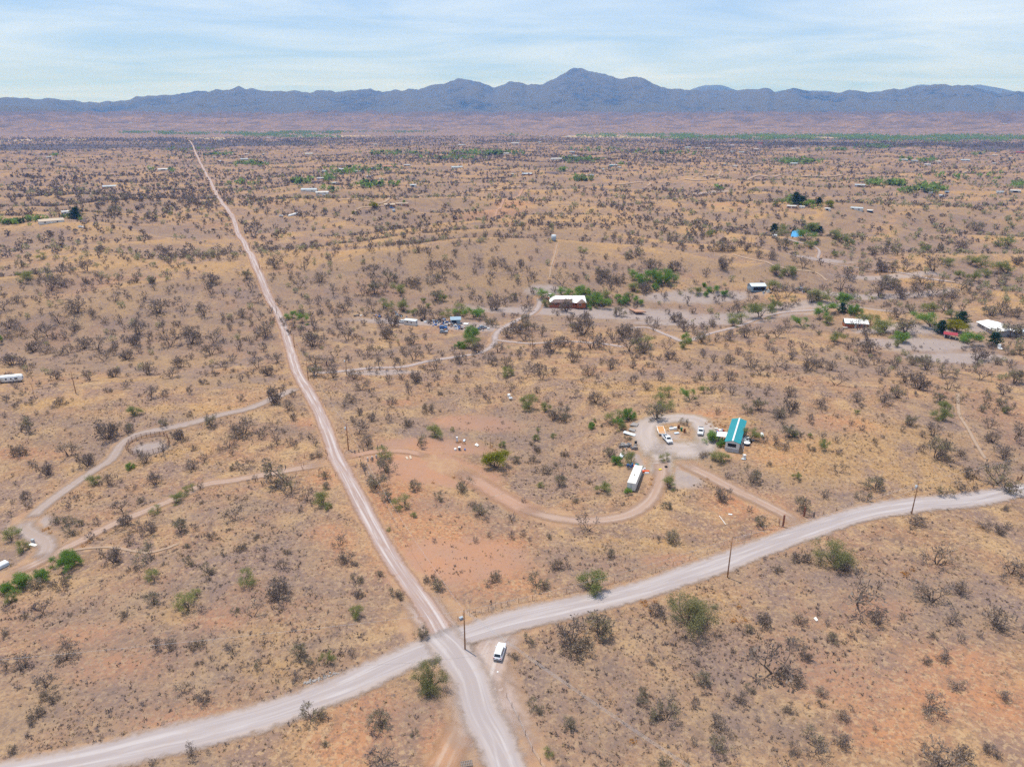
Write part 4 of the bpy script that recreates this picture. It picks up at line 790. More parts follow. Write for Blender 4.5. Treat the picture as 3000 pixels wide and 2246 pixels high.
# ------------------------------------------------------------------ vehicles
def wheels(root, xs, half, r=0.36):
    for x in xs:
        for s in (-1, 1):
            wl = MB().tube((x, s * (half - 0.24), r), (x, s * (half + 0.01), r), r, n=18).build('wheel', M['black'], root, False)
            MB().tube((x, s * (half + 0.0), r), (x, s * (half + 0.025), r), r * 0.62, n=14).build('rim', M['rim'], wl)
def ring(x, w0, w1, z0, z1, c=0.12):
    """rounded body section, half-widths w0 (bottom) and w1 (top)"""
    return [(x, -w0 + c, z0), (x, w0 - c, z0), (x, w0, z0 + c), (x, w0 * 1.0, (z0 + z1) / 2), (x, w1, z1 - c), (x, w1 - c, z1), (x, -w1 + c, z1), (x, -w1, z1 - c), (x, -w0, (z0 + z1) / 2), (x, -w0, z0 + c)]
def quad_panel(pts, off=0.012): return MB().slab([Vector(p) for p in pts], off)
def suv(loc, rz, label, paint='paint_white', L=4.9, name='suv'):
    o = empty(name, loc, rz, label, 'car'); h = L / 2; wv = 0.96
    MB().loft([ring(-h, wv * .86, wv * .84, .45, .95), ring(-h + .12, wv * .97, wv * .93, .32, 1.04), ring(-h + .9, wv, wv * .95, .26, 1.08), ring(0, wv, wv * .95, .26, 1.06), ring(h - 1.45, wv, wv * .95, .26, 1.05),
               ring(h - .6, wv * .98, wv * .9, .27, .98), ring(h - .15, wv * .9, wv * .8, .32, .88), ring(h, wv * .68, wv * .6, .42, .74)]).build('body', M[paint], o, True)
    zb, zt = 1.02, 1.72; xb, xr, xf, xw = -h + .12, -h + .42, h - 2.35, h - 1.5
    gh = [[(xb, -.86, zb), (xb, .86, zb), (xr, .70, zt - .04), (xr, -.70, zt - .04)], [(xr + .3, -.88, zb), (xr + .3, .88, zb), (xr + .3, .71, zt), (xr + .3, -.71, zt)],
          [(xf - .4, -.89, zb), (xf - .4, .89, zb), (xf - .3, .72, zt + .02), (xf - .3, -.72, zt + .02)], [(xw, -.86, zb), (xw, .86, zb), (xf, .68, zt - .05), (xf, -.68, zt - .05)]]
    MB().loft(gh).build('cabin', M[paint], o)
    def lerp(a, b, t): return Vector(a).lerp(Vector(b), t)
    def pane(nm, a, b, c, d, mx, out):
        ce = (Vector(a) + Vector(b) + Vector(c) + Vector(d)) / 4
        MB().slab([ce + (Vector(q) - ce) * mx + Vector(out) for q in (a, b, c, d)], 0.02).build(nm, M['glass'], o)
    pane('windscreen', (xw, .86, zb), (xw, -.86, zb)[::1], (xf, -.68, zt - .05), (xf, .68, zt - .05), .88, (.02, 0, .03)) if False else None
    pane('windscreen', (xw, -.86, zb), (xw, .86, zb), (xf, .68, zt - .05), (xf, -.68, zt - .05), .88, (.025, 0, .02))
    pane('rear_window', (xb, .86, zb), (xb, -.86, zb), (xr, -.70, zt - .04), (xr, .70, zt - .04), .80, (-.03, 0, .02))
    for s in (-1, 1):
        for x0, x1 in ((xr + .05, -h + 1.35), (-h + 1.5, -.05), (.1, xw - .45)):
            q = [(x0, s * .885, zb + .08), (x1, s * .89, zb + .08), (min(x1, xf + .05), s * .745, zt - .1), (max(x0, xr + .2), s * .745, zt - .1)]
            MB().slab(q if s < 0 else q[::-1], 0.03).build('side_window', M['glass'], o)
        MB().tube((xr + .25, s * .60, zt + .05), (xf - .3, s * .60, zt + .07), .025).build('roof_rail', M['galv'], o)
        MB().box(xw - .35, s * 1.0 - .1, zb + .02, xw - .18, s * 1.0 + .1, zb + .2).build('mirror', M[paint], o)
        MB().box(-h - .015, s * .70 - .17, .80, -h + .2, s * .70 + .17, .98).build('tail_light', M['red_lamp'], o)
        MB().box(h - .28, s * .60 - .2, .68, h - .06, s * .60 + .2, .84).build('headlight', M['clear_lamp'], o)
    for x in (xr + .7, xf - .9): MB().tube((x, -.6, zt + .06), (x, .6, zt + .06), .02).build('roof_bar', M['galv'], o)
    MB().box(-h - .02, -.26, .66, -h + .05, .26, .80).build('licence_plate', M['plastic'], o)
    MB().box(-h - .03, -.85, .36, -h + .1, .85, .52).build('rear_bumper', M['plastic'], o)
    wheels(o, (-h + .95, h - .98), wv - .02)
    return o
def pickup(loc, rz, label, paint='paint_white', load=None):
    L = 5.7; h = L / 2; wv = 0.98; o = empty('pickup_truck', loc, rz, label, 'truck')
    MB().loft([ring(-.55, wv, wv * .96, .42, 1.18), ring(h - 1.6, wv, wv * .96, .42, 1.16), ring(h - .5, wv * .97, wv * .92, .42, 1.10), ring(h - .1, wv * .92, wv * .85, .45, 1.02), ring(h, wv * .8, wv * .75, .5, .92)]).build('body', M[paint], o, True)
    for s in (-1, 1):
        MB().box(-h, s * .93 - .05, .45, -.52, s * .93 + .05, 1.18).build('bed_side', M[paint], o)
        MB().box(-h - .015, s * .86 - .09, .75, -h + .05, s * .86 + .09, 1.1).build('tail_light', M['red_lamp'], o)
        MB().box(h - .14, s * .66 - .2, .78, h + .0, s * .66 + .2, .96).build('headlight', M['clear_lamp'], o)
    MB().box(-h, -.878, .45, -h + .07, .878, 1.16).build('tailgate', M[paint], o)
    MB().box(-h + .07, -.878, .5, -.56, .878, .72).build('bed_floor', M['dark'], o)
    if load: MB().box(-h + .25, -.75, .72, -.7, .75, 1.3).build('bed_load', M[load], o)
    zb, zt = 1.15, 1.80
    MB().loft([[(-.55, -.9, zb), (-.55, .9, zb), (-.42, .74, zt), (-.42, -.74, zt)], [(.75, -.9, zb), (.75, .9, zb), (.55, .74, zt + .02), (.55, -.74, zt + .02)], [(1.5, -.88, zb), (1.5, .88, zb), (.78, .70, zt - .04), (.78, -.70, zt - .04)]]).build('cab', M[paint], o)
    def pane(nm, q, off):
        ce = sum((Vector(p) for p in q), Vector()) / len(q); MB().slab([ce + (Vector(p) - ce) * .86 + Vector(off) for p in q], .02).build(nm, M['glass'], o)
    pane('windscreen', [(1.5, -.88, zb), (1.5, .88, zb), (.78, .70, zt - .04), (.78, -.70, zt - .04)], (.02, 0, .025))
    pane('rear_window', [(-.55, .9, zb), (-.55, -.9, zb), (-.42, -.74, zt), (-.42, .74, zt)], (-.03, 0, .0))
    for s in (-1, 1):
        for x0, x1, x2, x3 in ((-.45, .2, .2, -.36), (.28, 1.2, .68, .28)):
            q = [(x0, s * .915, zb + .06), (x1, s * .915, zb + .06), (x2, s * .765, zt - .1), (x3, s * .765, zt - .1)]
            MB().slab(q if s < 0 else q[::-1], .03).build('side_window', M['glass'], o)
        MB().box(1.05, s * 1.06 - .12, zb, 1.2, s * 1.06 + .12, zb + .2).build('mirror', M[paint], o)
    MB().box(h - .06, -.55, .62, h + .02, .55, .86).build('grille', M['plastic'], o)
    MB().box(h - .05, -.92, .42, h + .06, .92, .58).build('front_bumper', M['rim'], o)
    wheels(o, (-h + 1.15, h - 1.05), wv - .02, .39); return o
def heading(pa, pb):
    A, _ = P1(*pa); B, _ = P1(*pb); return A, B, math.atan2(B.y - A.y, B.x - A.x)
A, B, rz = heading((1456.5, 1940), (1470, 1897)); mid = A + Vector((math.cos(rz), math.sin(rz), 0)) * 2.45
suv((mid.x, mid.y, zat(mid.x, mid.y) + 0.14), rz, 'white SUV with roof rails parked by the dirt crossroads')
A, B, rz = heading((1941, 1276), (1964, 1303)); mid = B - Vector((math.cos(rz), math.sin(rz), 0)) * 2.9
pickup((mid.x, mid.y, zat(mid.x, mid.y) + 0.16), rz, 'white crew-cab pickup hitched to the flatbed trailer')
rear = mid - Vector((math.cos(rz), math.sin(rz), 0)) * 2.95
T0, _ = P1(1940.5, 1271, .8); T1, _ = P1(1933.5, 1248, .8); d = T1 - T0; rt = math.atan2(-d.y, -d.x); Lt = d.length; mid = (T0 + T1) / 2
tr = empty('flatbed_trailer', (mid.x, mid.y, zat(mid.x, mid.y) + 0.12), rt, 'flatbed trailer with orange wooden deck hitched behind the pickup', 'trailer'); Wt = 2.35
for k in range(9): MB().box(-Lt/2+.1, -Wt/2+.1+k*(Wt-.2)/9+.008, .72, Lt/2-.1, -Wt/2+.1+(k+1)*(Wt-.2)/9-.008, .78).build('deck_plank', M['deck'], tr)
for s in (-1, 1):
    MB().box(-Lt/2, s*(Wt/2-.04)-.06, .6, Lt/2, s*(Wt/2-.04)+.06, .86).build('side_rail', M['white_metal'], tr)
MB().box(-Lt/2-.08, -Wt/2, .6, -Lt/2+.08, Wt/2, .86).build('end_rail', M['white_metal'], tr)
MB().box(Lt/2-.08, -Wt/2, .6, Lt/2+.08, Wt/2, .86).build('end_rail', M['white_metal'], tr)
hb = MB(); [hb.tube((Lt/2, y, .8), (Lt/2, y, 1.5), .035) for y in (-.9, 0, .9)]; hb.tube((Lt/2, -.9, 1.5), (Lt/2, .9, 1.5), .04).build('headboard', M['white_metal'], tr)
tl = math.hypot(rear.x - mid.x, rear.y - mid.y) - Lt / 2
dl = Matrix.Rotation(-rt, 3, 'Z') @ Vector((rear.x - mid.x, rear.y - mid.y, 0))
MB().tube((Lt/2, -.5, .62), (dl.x, dl.y, .55), .06).tube((Lt/2, .5, .62), (dl.x, dl.y, .55), .06).build('drawbar', M['white_metal'], tr)
wheels(tr, (-.45, .45), Wt/2-.2, .34)
for s in (-1, 1): MB().box(-.95, s*(Wt/2+.02)-.12, .70, .95, s*(Wt/2+.02)+.12, .74).build('mudguard', M['white_metal'], tr)
A, B, rz = heading((2053.5, 1256), (2051, 1279)); mid = B - Vector((math.cos(rz), math.sin(rz), 0)) * 2.9
pickup((mid.x, mid.y, zat(mid.x, mid.y) + 0.16), rz, 'white pickup with a dark bed load parked before the mobile home', load='plastic')
for px, py, rz, lab, pt in [(1612, 868, 1.3, 'white car parked beside the hip-roofed brick house', 'paint_white'), (1174, 946, 2.9, 'white derelict car next to the site trailer', 'paint_white'),
        (1300, 975, .1, 'grey derelict car at the front of the scrap yard', 'paint_grey'), (1299, 963, .3, 'blue derelict car among the scrap heaps', 'blue'),
        (931, 574, .1, 'grey car before the white-roofed mobile home', 'paint_grey'), (949, 573, .2, 'white car before the white-roofed mobile home', 'paint_white'),
        (824, 634, .3, 'white car near the striped motorhome', 'paint_white'), (238, 667, .2, 'white car on the track below the dark evergreen', 'paint_white'), (1148, 611, .2, 'dark blue car under the adobe ranch porch', 'blue'), (1415, 962, .4, 'grey derelict car lying by the driveway', 'paint_grey')]:
    p, t = P1(px, py); suv((p.x, p.y, p.z + 0.1), rz, lab, pt, 4.5, 'car')
def camper(pa, pb, label, W=2.5, hw=2.7, stripe=None, group=None):
    A, B, rz, L = ends(pa, pb); c0 = (A + B) / 2 + Vector((-math.sin(rz), math.cos(rz), 0)) * W / 2; h = L / 2
    o = empty('travel_trailer', (c0.x, c0.y, zat(c0.x, c0.y)), rz, label, 'caravan')
    rings = []
    for x, z0, z1, q in ((-h, .9, hw - .3, .96), (-h + .15, .6, hw, 1), (h - .7, .6, hw, 1), (h - .12, .7, hw - .35, .98), (h, 1.0, hw - .9, .94)): rings.append(ring(x, W/2*q, W/2*q*.97, z0, z1, .1))
    MB().loft(rings).build('body', M['white_metal'], o, True)
    MB().box(-h + .4, -W/2 + .3, hw, h - .9, W/2 - .3, hw + .05).build('roof', M['white_metal'], o)
    for x in (-h * .4, h * .3): MB().box(x - .35, -.3, hw + .05, x + .35, .3, hw + .28).build('roof_vent', M['cream'], o)
    for x, wd in ((-h * .6, .8), (-h * .05, .6), (h * .28, .5), (h * .62, 1.1)):
        if abs(x) < h - .6:
            f = MB().box(x - wd/2 - .05, -W/2 - .02, 1.45, x + wd/2 + .05, -W/2 + .05, 2.15).build('window', M['galv'], o); MB().box(x - wd/2, -W/2 - .035, 1.5, x + wd/2, -W/2 - .021, 2.1).build('pane', M['glass'], f)
    f = MB().box(h - .06, -.55, 1.4, h + .02, .55, 2.0).build('window', M['galv'], o); MB().box(h + .021, -.5, 1.45, h + .035, .5, 1.95).build('pane', M['glass'], f)
    MB().box(-h * .32 - .35, -W/2 - .025, .7, -h * .32 + .35, -W/2 + .02, 2.45).build('door', M['cream'], o)
    if stripe: MB().box(-h + .3, -W/2 - .02, 1.05, h - .3, -W/2 - .005, 1.25).build('stripe', M[stripe], o)
    MB().box(-h + .3, -W/2 + .15, .3, h - .3, W/2 - .15, .62).build('chassis', M['dark'], o); MB().tube((h - .3, -.4, .5), (h + 1.2, 0, .5), .05).tube((h - .3, .4, .5), (h + 1.2, 0, .5), .05).build('hitch', M['plastic'], o)
    wheels(o, (-h * .1 - .4, -h * .1 + .4), W/2 - .05, .34)
camper((-22, 1124), (66, 1119), 'long white travel trailer on the grassland by a leaning pole', hw=3.0)
camper((850, 633), (876, 632), 'white motorhome with a blue stripe on the open plain', stripe='blue')
camper((1039, 505), (1049, 505), 'white caravan on the pale village lot'); camper((1053, 505), (1063, 505), 'pale caravan with dark windows beside the white caravan on the lot'); camper((1677, 459), (1692, 459), 'silver caravan near the small teal-roofed barn')
# ------------------------------------------------------------------ utility poles and wires
def solve_height(px, py, ptx, pty):
    """pole height from its foot and top pixels"""
    p, t = P1(px, py); a, b, c = raw_dir(ptx, pty); k = p.y / float(b); return p, max(2.0, CAMH + float(c) * k - p.z)
POLES = {}
def upole(key, foot, top, label, arm=True, can=False, m='pole', r=0.17):
    p, h = solve_height(*foot, *top); h = min(h, 12.5); o = empty('utility_pole', p, 0, label, 'pole')
    MB().tube((0, 0, -0.8), (0, 0, h), r, r * 0.68, n=10).build('pole', M[m], o, True)
    if arm:
        cr_ = MB().box(-1.1, -0.06, h - 0.55, 1.1, 0.06, h - 0.42).build('crossarm', M['greywood'], o)
        for x in (-1.0, -0.35, 0.35, 1.0): MB().tube((x, 0, h - 0.42), (x, 0, h - 0.22), 0.05, 0.03, n=6).build('insulator', M['galv'], cr_)
        MB().tube((0, 0, h), (0, 0, h + 0.25), 0.05, 0.03, n=6).build('insulator', M['galv'], o)
    if can:
        tk = MB().tube((-0.42, -0.05, h - 2.0), (-0.42, -0.05, h - 1.0), 0.26, n=12).build('transformer', M['pale_metal'], o, True)
        MB().tube((-0.42, -0.05, h - 1.0), (-0.42, -0.05, h - 0.75), 0.05, 0.03, n=6).build('bushing', M['rust'], tk)
    POLES[key] = (p, h); return o
upole('x', (1362.5, 1903), (1358.5, 1786), 'bare wooden utility pole at the dirt crossroads beside the SUV', arm=False)
upole('e1', (2131, 1690), (2147, 1574), 'tall wooden pole at the gravel road edge opposite the gate driveway', arm=False, m='pole')
upole('e2', (2670, 1506), (2690, 1411), 'leaning-looking wooden pole with a grey transformer above the gravel road', can=True)
upole('g', (1021, 1318), (1015, 1242), 'reddish utility pole with transformer by the straight dirt road and driveway posts', can=True, m='pole_red')
upole('n1', (903.5, 1114), (896, 1055), 'utility pole by the slatted wooden gate beside the straight dirt road', arm=False)
upole('n1b', (1016, 1098), (1012, 1048), 'utility pole with a small transformer amid bare mesquites near the slatted gate', arm=False, can=True)
upole('n2', (863, 1018), (857, 972), 'utility pole beyond the slatted gate along the straight dirt road', arm=False)
upole('n3', (811, 921), (808, 890), 'utility pole on the straight dirt road near two green mesquites', arm=False)
upole('n4', (761, 789), (758, 762), 'utility pole on the straight dirt road near a small wooden gate on the slope', arm=False)
upole('n5', (731, 727), (728, 705), 'utility pole at the first bend of the straight dirt road', arm=False)
upole('w1', (222.5, 1152), (206, 1086), 'utility pole with a dark box on the left slope near the travel trailer', arm=False)
upole('w2', (102, 1166), (92, 1121), 'thin weathered pole on the left slope between travel trailer and boxed pole', arm=False, r=0.1)
upole('c1', (1560, 1023), (1558, 974), 'utility pole amid bare mesquites right of the driveway fork', arm=False)
upole('b1', (2200, 716), (2203, 690), 'utility pole on the slope below the water tank of the blue-roofed house', arm=False)
upole('r1', (1217, 603), (1216, 574), 'utility pole beside the adobe ranch', arm=False)
upole('y', (1437, 1311), (1436, 1278), 'short thin pole by the lime green tree at the red yard', arm=False, r=0.08)
p, h = POLES['w1']
def wire(a, b, sag, za=0, zb=0, off=0.0, r=0.018, m='wire', label='thin overhead wire strung between two utility poles'):
    pa, ha = a if isinstance(a, tuple) else POLES[a]; pb, hb = b if isinstance(b, tuple) else POLES[b]
    A = Vector((pa.x + off, pa.y, pa.z + ha + za)); B = Vector((pb.x + off, pb.y, pb.z + hb + zb)); mb = MB(); n = 14; prev = A
    for i in range(1, n + 1):
        t = i / n; q = A.lerp(B, t) - Vector((0, 0, sag * 4 * t * (1 - t))); mb.tube(prev, q, r, n=4, caps=False); prev = q
    tag(mb.build('overhead_wire', M[m]), label, 'wire', 'overhead wires between the poles')
W1 = (Vector((40, 72, 0)), 9.5); WL = (Vector((-190, 96, 0)), 9.5)
for o_ in (-0.35, 0.0, 0.35): wire('x', W1, 0.9, -0.1, 0, o_, label='overhead wire from the crossroads pole past the SUV')
wire('x', 'e1', 1.3, -0.1, -0.1); wire('e1', 'e2', 1.4, -0.1, -0.1); wire('e1', 'e2', 2.6, -1.6, -1.6, r=0.022)
wire('x', 'g', 2.6, -0.2, -0.2); wire('g', 'n1', 1.4, -0.2, -0.1); wire('n1', 'n2', 1.2); wire('n2', 'n3', 1.4); wire('n3', 'n4', 1.8); wire('n1', 'n1b', 0.5, -0.6, -0.6); wire('g', 'y', 0.9, -1.0, 0)
wire('x', WL, 1.8, -0.3, 0); wire('w1', 'w2', 0.5, -.4, -.2); wire('e2', (Vector((260, 240, 0)), 9.5), 1.6, -.2, 0)

# ------------------------------------------------------------------ fences, gates, pens
def fence(pts, gap, label, h=1.25, post='rust', wires=3, r=0.035, cat='fence', wire_m='wire', name='wire_fence'):
    a = np.array(pts, float); g, _ = P(a[:, 0], a[:, 1]); line = spline(g[:, :2], gap)
    o = empty(name, (line[0][0], line[0][1], zat(*line[0])), 0, label, cat); L0 = o.location.copy(); tops = []
    for i, (x, y) in enumerate(line):
        hh_ = h * random.uniform(.9, 1.12); q = Vector((x, y, zat(x, y))) - L0
        MB().tube(q + Vector((0, 0, -.4)), q + Vector((random.uniform(-.05, .05), 0, hh_)), r * random.uniform(.85, 1.25), n=6).build('post', M[post], o); tops.append(q)
    for k in range(wires):
        mb = MB(); z = Vector((0, 0, h * (k + 1) / (wires + .4)))
        for i in range(len(tops) - 1): mb.tube(tops[i] + z, tops[i + 1] + z, 0.010, n=4, caps=False)
        mb.build('fence_wire', M[wire_m], o)
    return o
fence([(1342,1818),(1376,1803),(1410,1795),(1453,1785),(1487,1772),(1560,1758),(1660,1738),(1800,1706),(1920,1676),(2020,1640),(2120,1600),(2200,1568),(2280,1530)], 6.0, 'rusty barbed wire fence along the far edge of the gravel road', r=0.045)
fence([(2385,1517),(2450,1494),(2540,1468),(2630,1443),(2720,1428),(2850,1418),(2960,1406)], 6.0, 'barbed wire fence from the farm gate eastwards above the road bank', r=0.045)
fence([(1165,1545),(1135,1490),(1105,1440),(1085,1400),(1068,1365)], 5.0, 'wire fence on the red verge of the straight dirt road', r=0.04)
fence([(1485,2045),(1520,2110),(1560,2200),(1600,2260)], 8.0, 'wire fence with few posts beside the south dirt track', r=0.045)
fence([(893,1341),(955,1328),(956,1345)], 4.0, 'three rusty posts where the side driveway leaves the dirt road', r=0.07, wires=0, name='post_row')
fence([(890,1366),(888,1378),(983,1395)], 9.0, 'rusty corner posts below the side driveway entrance', r=0.07, wires=0, name='post_row')
fence([(1040,1328),(1066,1322),(1091,1316),(1118,1310)], 5.0, 'low rail fence of stout white-topped posts by the red yard entrance', h=1.15, post='greywood', wires=2, r=0.17, wire_m='greywood', name='rail_fence')
fence([(1078,1350),(1103,1342)], 4.5, 'stout round gate posts at the red yard entrance', h=1.2, post='concrete', wires=0, r=0.26, name='gate_posts')
fence([(1058,1362),(1066,1380),(1071,1392)], 3.0, 'crooked grey wooden posts near the red yard entrance', h=2.2, post='greywood', wires=0, r=0.1, name='post_row')
fence([(2790,893),(2650,880),(2560,887),(2460,905)], 9.0, 'wire fence behind the brick house with teal boards', r=0.05)
fence([(2978,1408),(2985,1410),(2992,1404)], 3.0, 'three rusty fence posts by the road at the far right mesquite', r=0.1, wires=0, h=1.6, name='post_row')
# farm gate of the mobile home driveway
A, B, rz, L_ = ends((2355, 1512), (2384, 1516)); o = empty('farm_gate', A, rz, 'open rail gate hung on a thick dark post at the driveway mouth', 'gate')
MB().box(-.2, -.2, -.5, .2, .2, 2.9).build('gate_post', M['pole_red'], o); MB().box(L_ - .15, -.12, -.5, L_ + .12, .12, 1.9).build('gate_post', M['greywood'], o)
for k in range(5): MB().tube((.2, 0, .35 + k * .32), (L_ - .15, 0, .35 + k * .32), .045, n=6).build('gate_rail', M['greywood'], o)
for x in (.25, L_ / 2, L_ - .25): MB().box(x - .04, -.045, .3, x + .04, .045, 1.7).build('gate_upright', M['greywood'], o)
A, _ = P1(2293.5, 1542); o = empty('gate_post', A, .3, 'thick dark red gate post with a folded gate at the driveway mouth', 'gate')
MB().box(-.18, -.18, -.5, .18, .18, 3.6).build('post', M['pole_red'], o); MB().tube((-.9, .5, -.4), (-.9, .5, 2.4), .1, n=6).build('side_post', M['pole_red'], o)
for k in range(4): MB().tube((-.85, .5, .3 + k * .4), (-.1, .1, .3 + k * .4), .05, n=6).build('gate_rail', M['galv'], o)
# slatted gate left of centre
A, B, rz, L_ = ends((927, 1082), (958, 1072)); o = empty('slatted_gate', A, rz, 'weathered slatted wooden gate with two stout posts by the straight dirt road', 'gate')
for x in (0, L_): MB().box(x - .16, -.16, -.5, x + .16, .16, 2.1).build('gate_post', M['rust'], o)
for k in range(9): MB().box(.35 + k * (L_ - .7) / 8 - .08, -.05, .15, .35 + k * (L_ - .7) / 8 + .08, .05, 1.35).build('slat', M['rust'], o)
for z in (.4, 1.15): MB().box(.1, .051, z, L_ - .1, .10, z + .1).build('gate_rail', M['greywood'], o)
# small gate up the slope
A, B, rz, L_ = ends((768, 790), (782, 788)); o = empty('wooden_gate', A, rz, 'small wooden gate frame on the slope right of the dirt road', 'gate')
for x in (0, L_): MB().box(x - .15, -.15, -.5, x + .15, .15, 1.9).build('gate_post', M['rust'], o)
MB().box(0, -.06, 1.2, L_, .06, 1.36).build('gate_rail', M['rust'], o)
# round pen
ell = [(370, 1318), (378, 1300), (400, 1287), (430, 1280), (455, 1277), (482, 1278), (494, 1288), (494, 1305), (478, 1318), (450, 1328), (420, 1334), (390, 1333)]
a = np.array(ell, float); g, _ = P(a[:, 0], a[:, 1]); cpt = g.mean(0); o = empty('round_pen', cpt, 0, 'oval horse pen of rusty pipe rails beside the grey driveway', 'pen')
loop = spline(np.vstack([g[:, :2], g[:1, :2]]), 2.4)[:-1]; L0 = o.location.copy()
pp = [Vector((x, y, zat(x, y))) - L0 for x, y in loop]
for q in pp: MB().tube(q + Vector((0, 0, -.4)), q + Vector((0, 0, 1.75)), .07, n=6).build('post', M['rust'], o)
for i in range(len(pp)):
    if i in (0,): continue
    b2 = pp[(i + 1) % len(pp)]; mb = MB()
    for k in range(5): mb.tube(pp[i] + Vector((0, 0, .3 + k * .32)), b2 + Vector((0, 0, .3 + k * .32)), .045, n=5, caps=False)
    pnl = MB().tube(pp[i] + Vector((0, 0, 1.6)), b2 + Vector((0, 0, 1.6)), .045, n=5, caps=False).build('rail', M['rust'], o)
    for k in range(4): MB().tube(pp[i] + Vector((0, 0, .3 + k * .32)), b2 + Vector((0, 0, .3 + k * .32)), .04, n=5, caps=False).build('rail', M['rust'], o)

# ------------------------------------------------------------------ slabs, sheets, tanks, scrap
def sheet(name, label, corners, th, m, cat, lift=0.08):
    pts = [P1(*c)[0] for c in corners]; c0 = sum(pts, Vector()) / len(pts); z = max(zat(p.x, p.y) for p in pts) + lift
    mb = MB(); mb.slab([Vector((p.x - c0.x, p.y - c0.y, th)) for p in pts], th); o = mb.build(name, M[m]); o.location = (c0.x, c0.y, z - .02); return tag(o, label, cat)
sheet('roofing_sheet', 'long pale roofing sheet lying beside the gravel yard', [(1824, 1273), (1858, 1279), (1864, 1273), (1830, 1266)], .08, 'pale_metal', 'sheet')
sheet('rubble_pad', 'grey heap of rubble beside the roofing sheet', [(1841, 1263), (1858, 1267), (1863, 1260), (1846, 1256)], .25, 'rock', 'rubble')
sheet('rubble_pad', 'darker flat rubble heap above the grey one', [(1844, 1250), (1866, 1251), (1872, 1243), (1855, 1240)], .3, 'rock', 'rubble')
sheet('metal_sheet', 'bent pale metal sheet leaning in the olive bush', [(1815, 1341), (1822, 1345), (1828, 1334), (1822, 1332)], .3, 'pale_metal', 'sheet')
sheet('metal_sheet', 'narrow white sheet beside the bent one', [(1814, 1340), (1817, 1340), (1821, 1330), (1819, 1328)], .3, 'white_metal', 'sheet')
sheet('concrete_slab', 'pale slab beside the left driveway curve', [(83, 1600), (103, 1602), (111, 1597), (94, 1593)], .2, 'cream', 'slab')
A, B, rz, L_ = ends((-25, 1676), (24, 1652)); o = empty('culvert_pipe', (A + B) / 2 + Vector((0, 0, .2)), rz, 'long white metal trough lying by the left driveway', 'trough'); MB().box(-L_/2, -1.0, -.1, L_/2, 1.0, .9).build('tank_body', M['pale_metal'], o, bevel=.15); MB().box(-L_/2+.2, -.8, .9, L_/2-.2, .8, .98).build('cover', M['white_metal'], o)
sheet('concrete_slab', 'two pale boards by a thin post in the red yard', [(1187, 1339), (1192, 1346), (1197, 1345), (1193, 1337)], .1, 'tan_roof', 'slab')
sheet('sandy_board', 'tan board beside the pale boards in the red yard', [(1199, 1336), (1201, 1345), (1207, 1344), (1203, 1334)], .1, 'tan_roof', 'board')
sheet('white_tarp', 'crumpled white tarp on the dry grass of the red yard', [(1390, 1304), (1399, 1309), (1403, 1306), (1396, 1299)], .15, 'cream', 'tarp')
sheet('blue_tarp', 'small light blue tarp on the golden grass of the red yard', [(1356, 1294), (1361, 1295), (1364, 1290), (1359, 1288)], .3, 'pale_metal', 'tarp')
sheet('cardboard', 'pale flat board lying under bare mesquites', [(2383, 1811), (2391, 1820), (2397, 1817), (2390, 1807)], .1, 'cream', 'board')
sheet('white_scrap', 'short white plank on the dry slope by the driveway', [(2134, 1508), (2145, 1509), (2145, 1506), (2134, 1505)], .1, 'white_metal', 'plank')
sheet('landing_pad', 'orange drone landing pad on the track behind the SUV', [(1453, 1969), (1457, 1973), (1464, 1970), (1459, 1965)], .05, 'orange_p', 'pad')
p, _ = P1(1458, 1969); pd = MB().tube((0, 0, 0), (0, 0, .03), .2, n=16).build('landing_pad_marker', M['ridge_white']); pd.location = p + Vector((0, 0, .16)); tag(pd, 'white round marker plate on the orange landing pad', 'marker')
sheet('slab', 'pale slab by the white pump box', [(2924, 1023), (2938, 1025), (2934, 1019), (2924, 1020)], .2, 'white_metal', 'slab')
sheet('white_slab', 'white corrugated lid beneath the small pump housing', [(2171, 1346), (2184, 1348), (2185, 1344), (2174, 1343)], .15, 'pale_metal', 'slab')
sheet('car_hood', 'white sheet of scrap beside the tool shed', [(1357, 951), (1370, 952), (1374, 949), (1360, 948)], .4, 'white_metal', 'sheet')
sheet('red_dirt_heap', 'low heap of red dug earth right of the brick house', [(1843, 907), (1862, 922), (1893, 922), (1866, 908)], .7, 'adobe', 'heap')
A, B, rz, L_ = ends((2107, 1511), (2126, 1537)); o = MB().tube((0, 0, .1), (L_, 0, .1), .08).build('plastic_pipe', M['white_metal']); o.location = A; o.rotation_euler.z = rz; tag(o, 'straight white pipe lying on the dry slope', 'pipe')
def boxy(name, label, px, py, d, m, cat, rz=0.3, lid=None):
    p, _ = P1(px, py); o = empty(name, p, rz, label, cat)
    MB().box(-d[0]/2, -d[1]/2, -.2, d[0]/2, d[1]/2, d[2]).build('housing', M[m], o, bevel=.03)
    MB().box(-d[0]/2-.06, -d[1]/2-.06, d[2], d[0]/2+.06, d[1]/2+.06, d[2]+.1).build('lid', M[lid or m], o)
boxy('pump_housing', 'small white pump housing in the grass before the mobile home', 2180, 1343, (.8, .8, 1.3), 'offwhite', 'pump', .2)
boxy('pump_housing', 'white pump box on a slab near the pointed evergreen', 2926, 1020, (1.2, 1.0, 2.0), 'white_metal', 'pump')
boxy('meter_box', 'tall pale meter cabinet on the golden grass of the red yard', 1339, 1293, (.5, .4, 1.6), 'pale_metal', 'cabinet', 0, 'white_metal')
boxy('well_cap', 'dark barrel with white cap in the red yard', 1346, 1318, (.7, .7, 1.1), 'plastic', 'barrel', 0, 'white_metal')
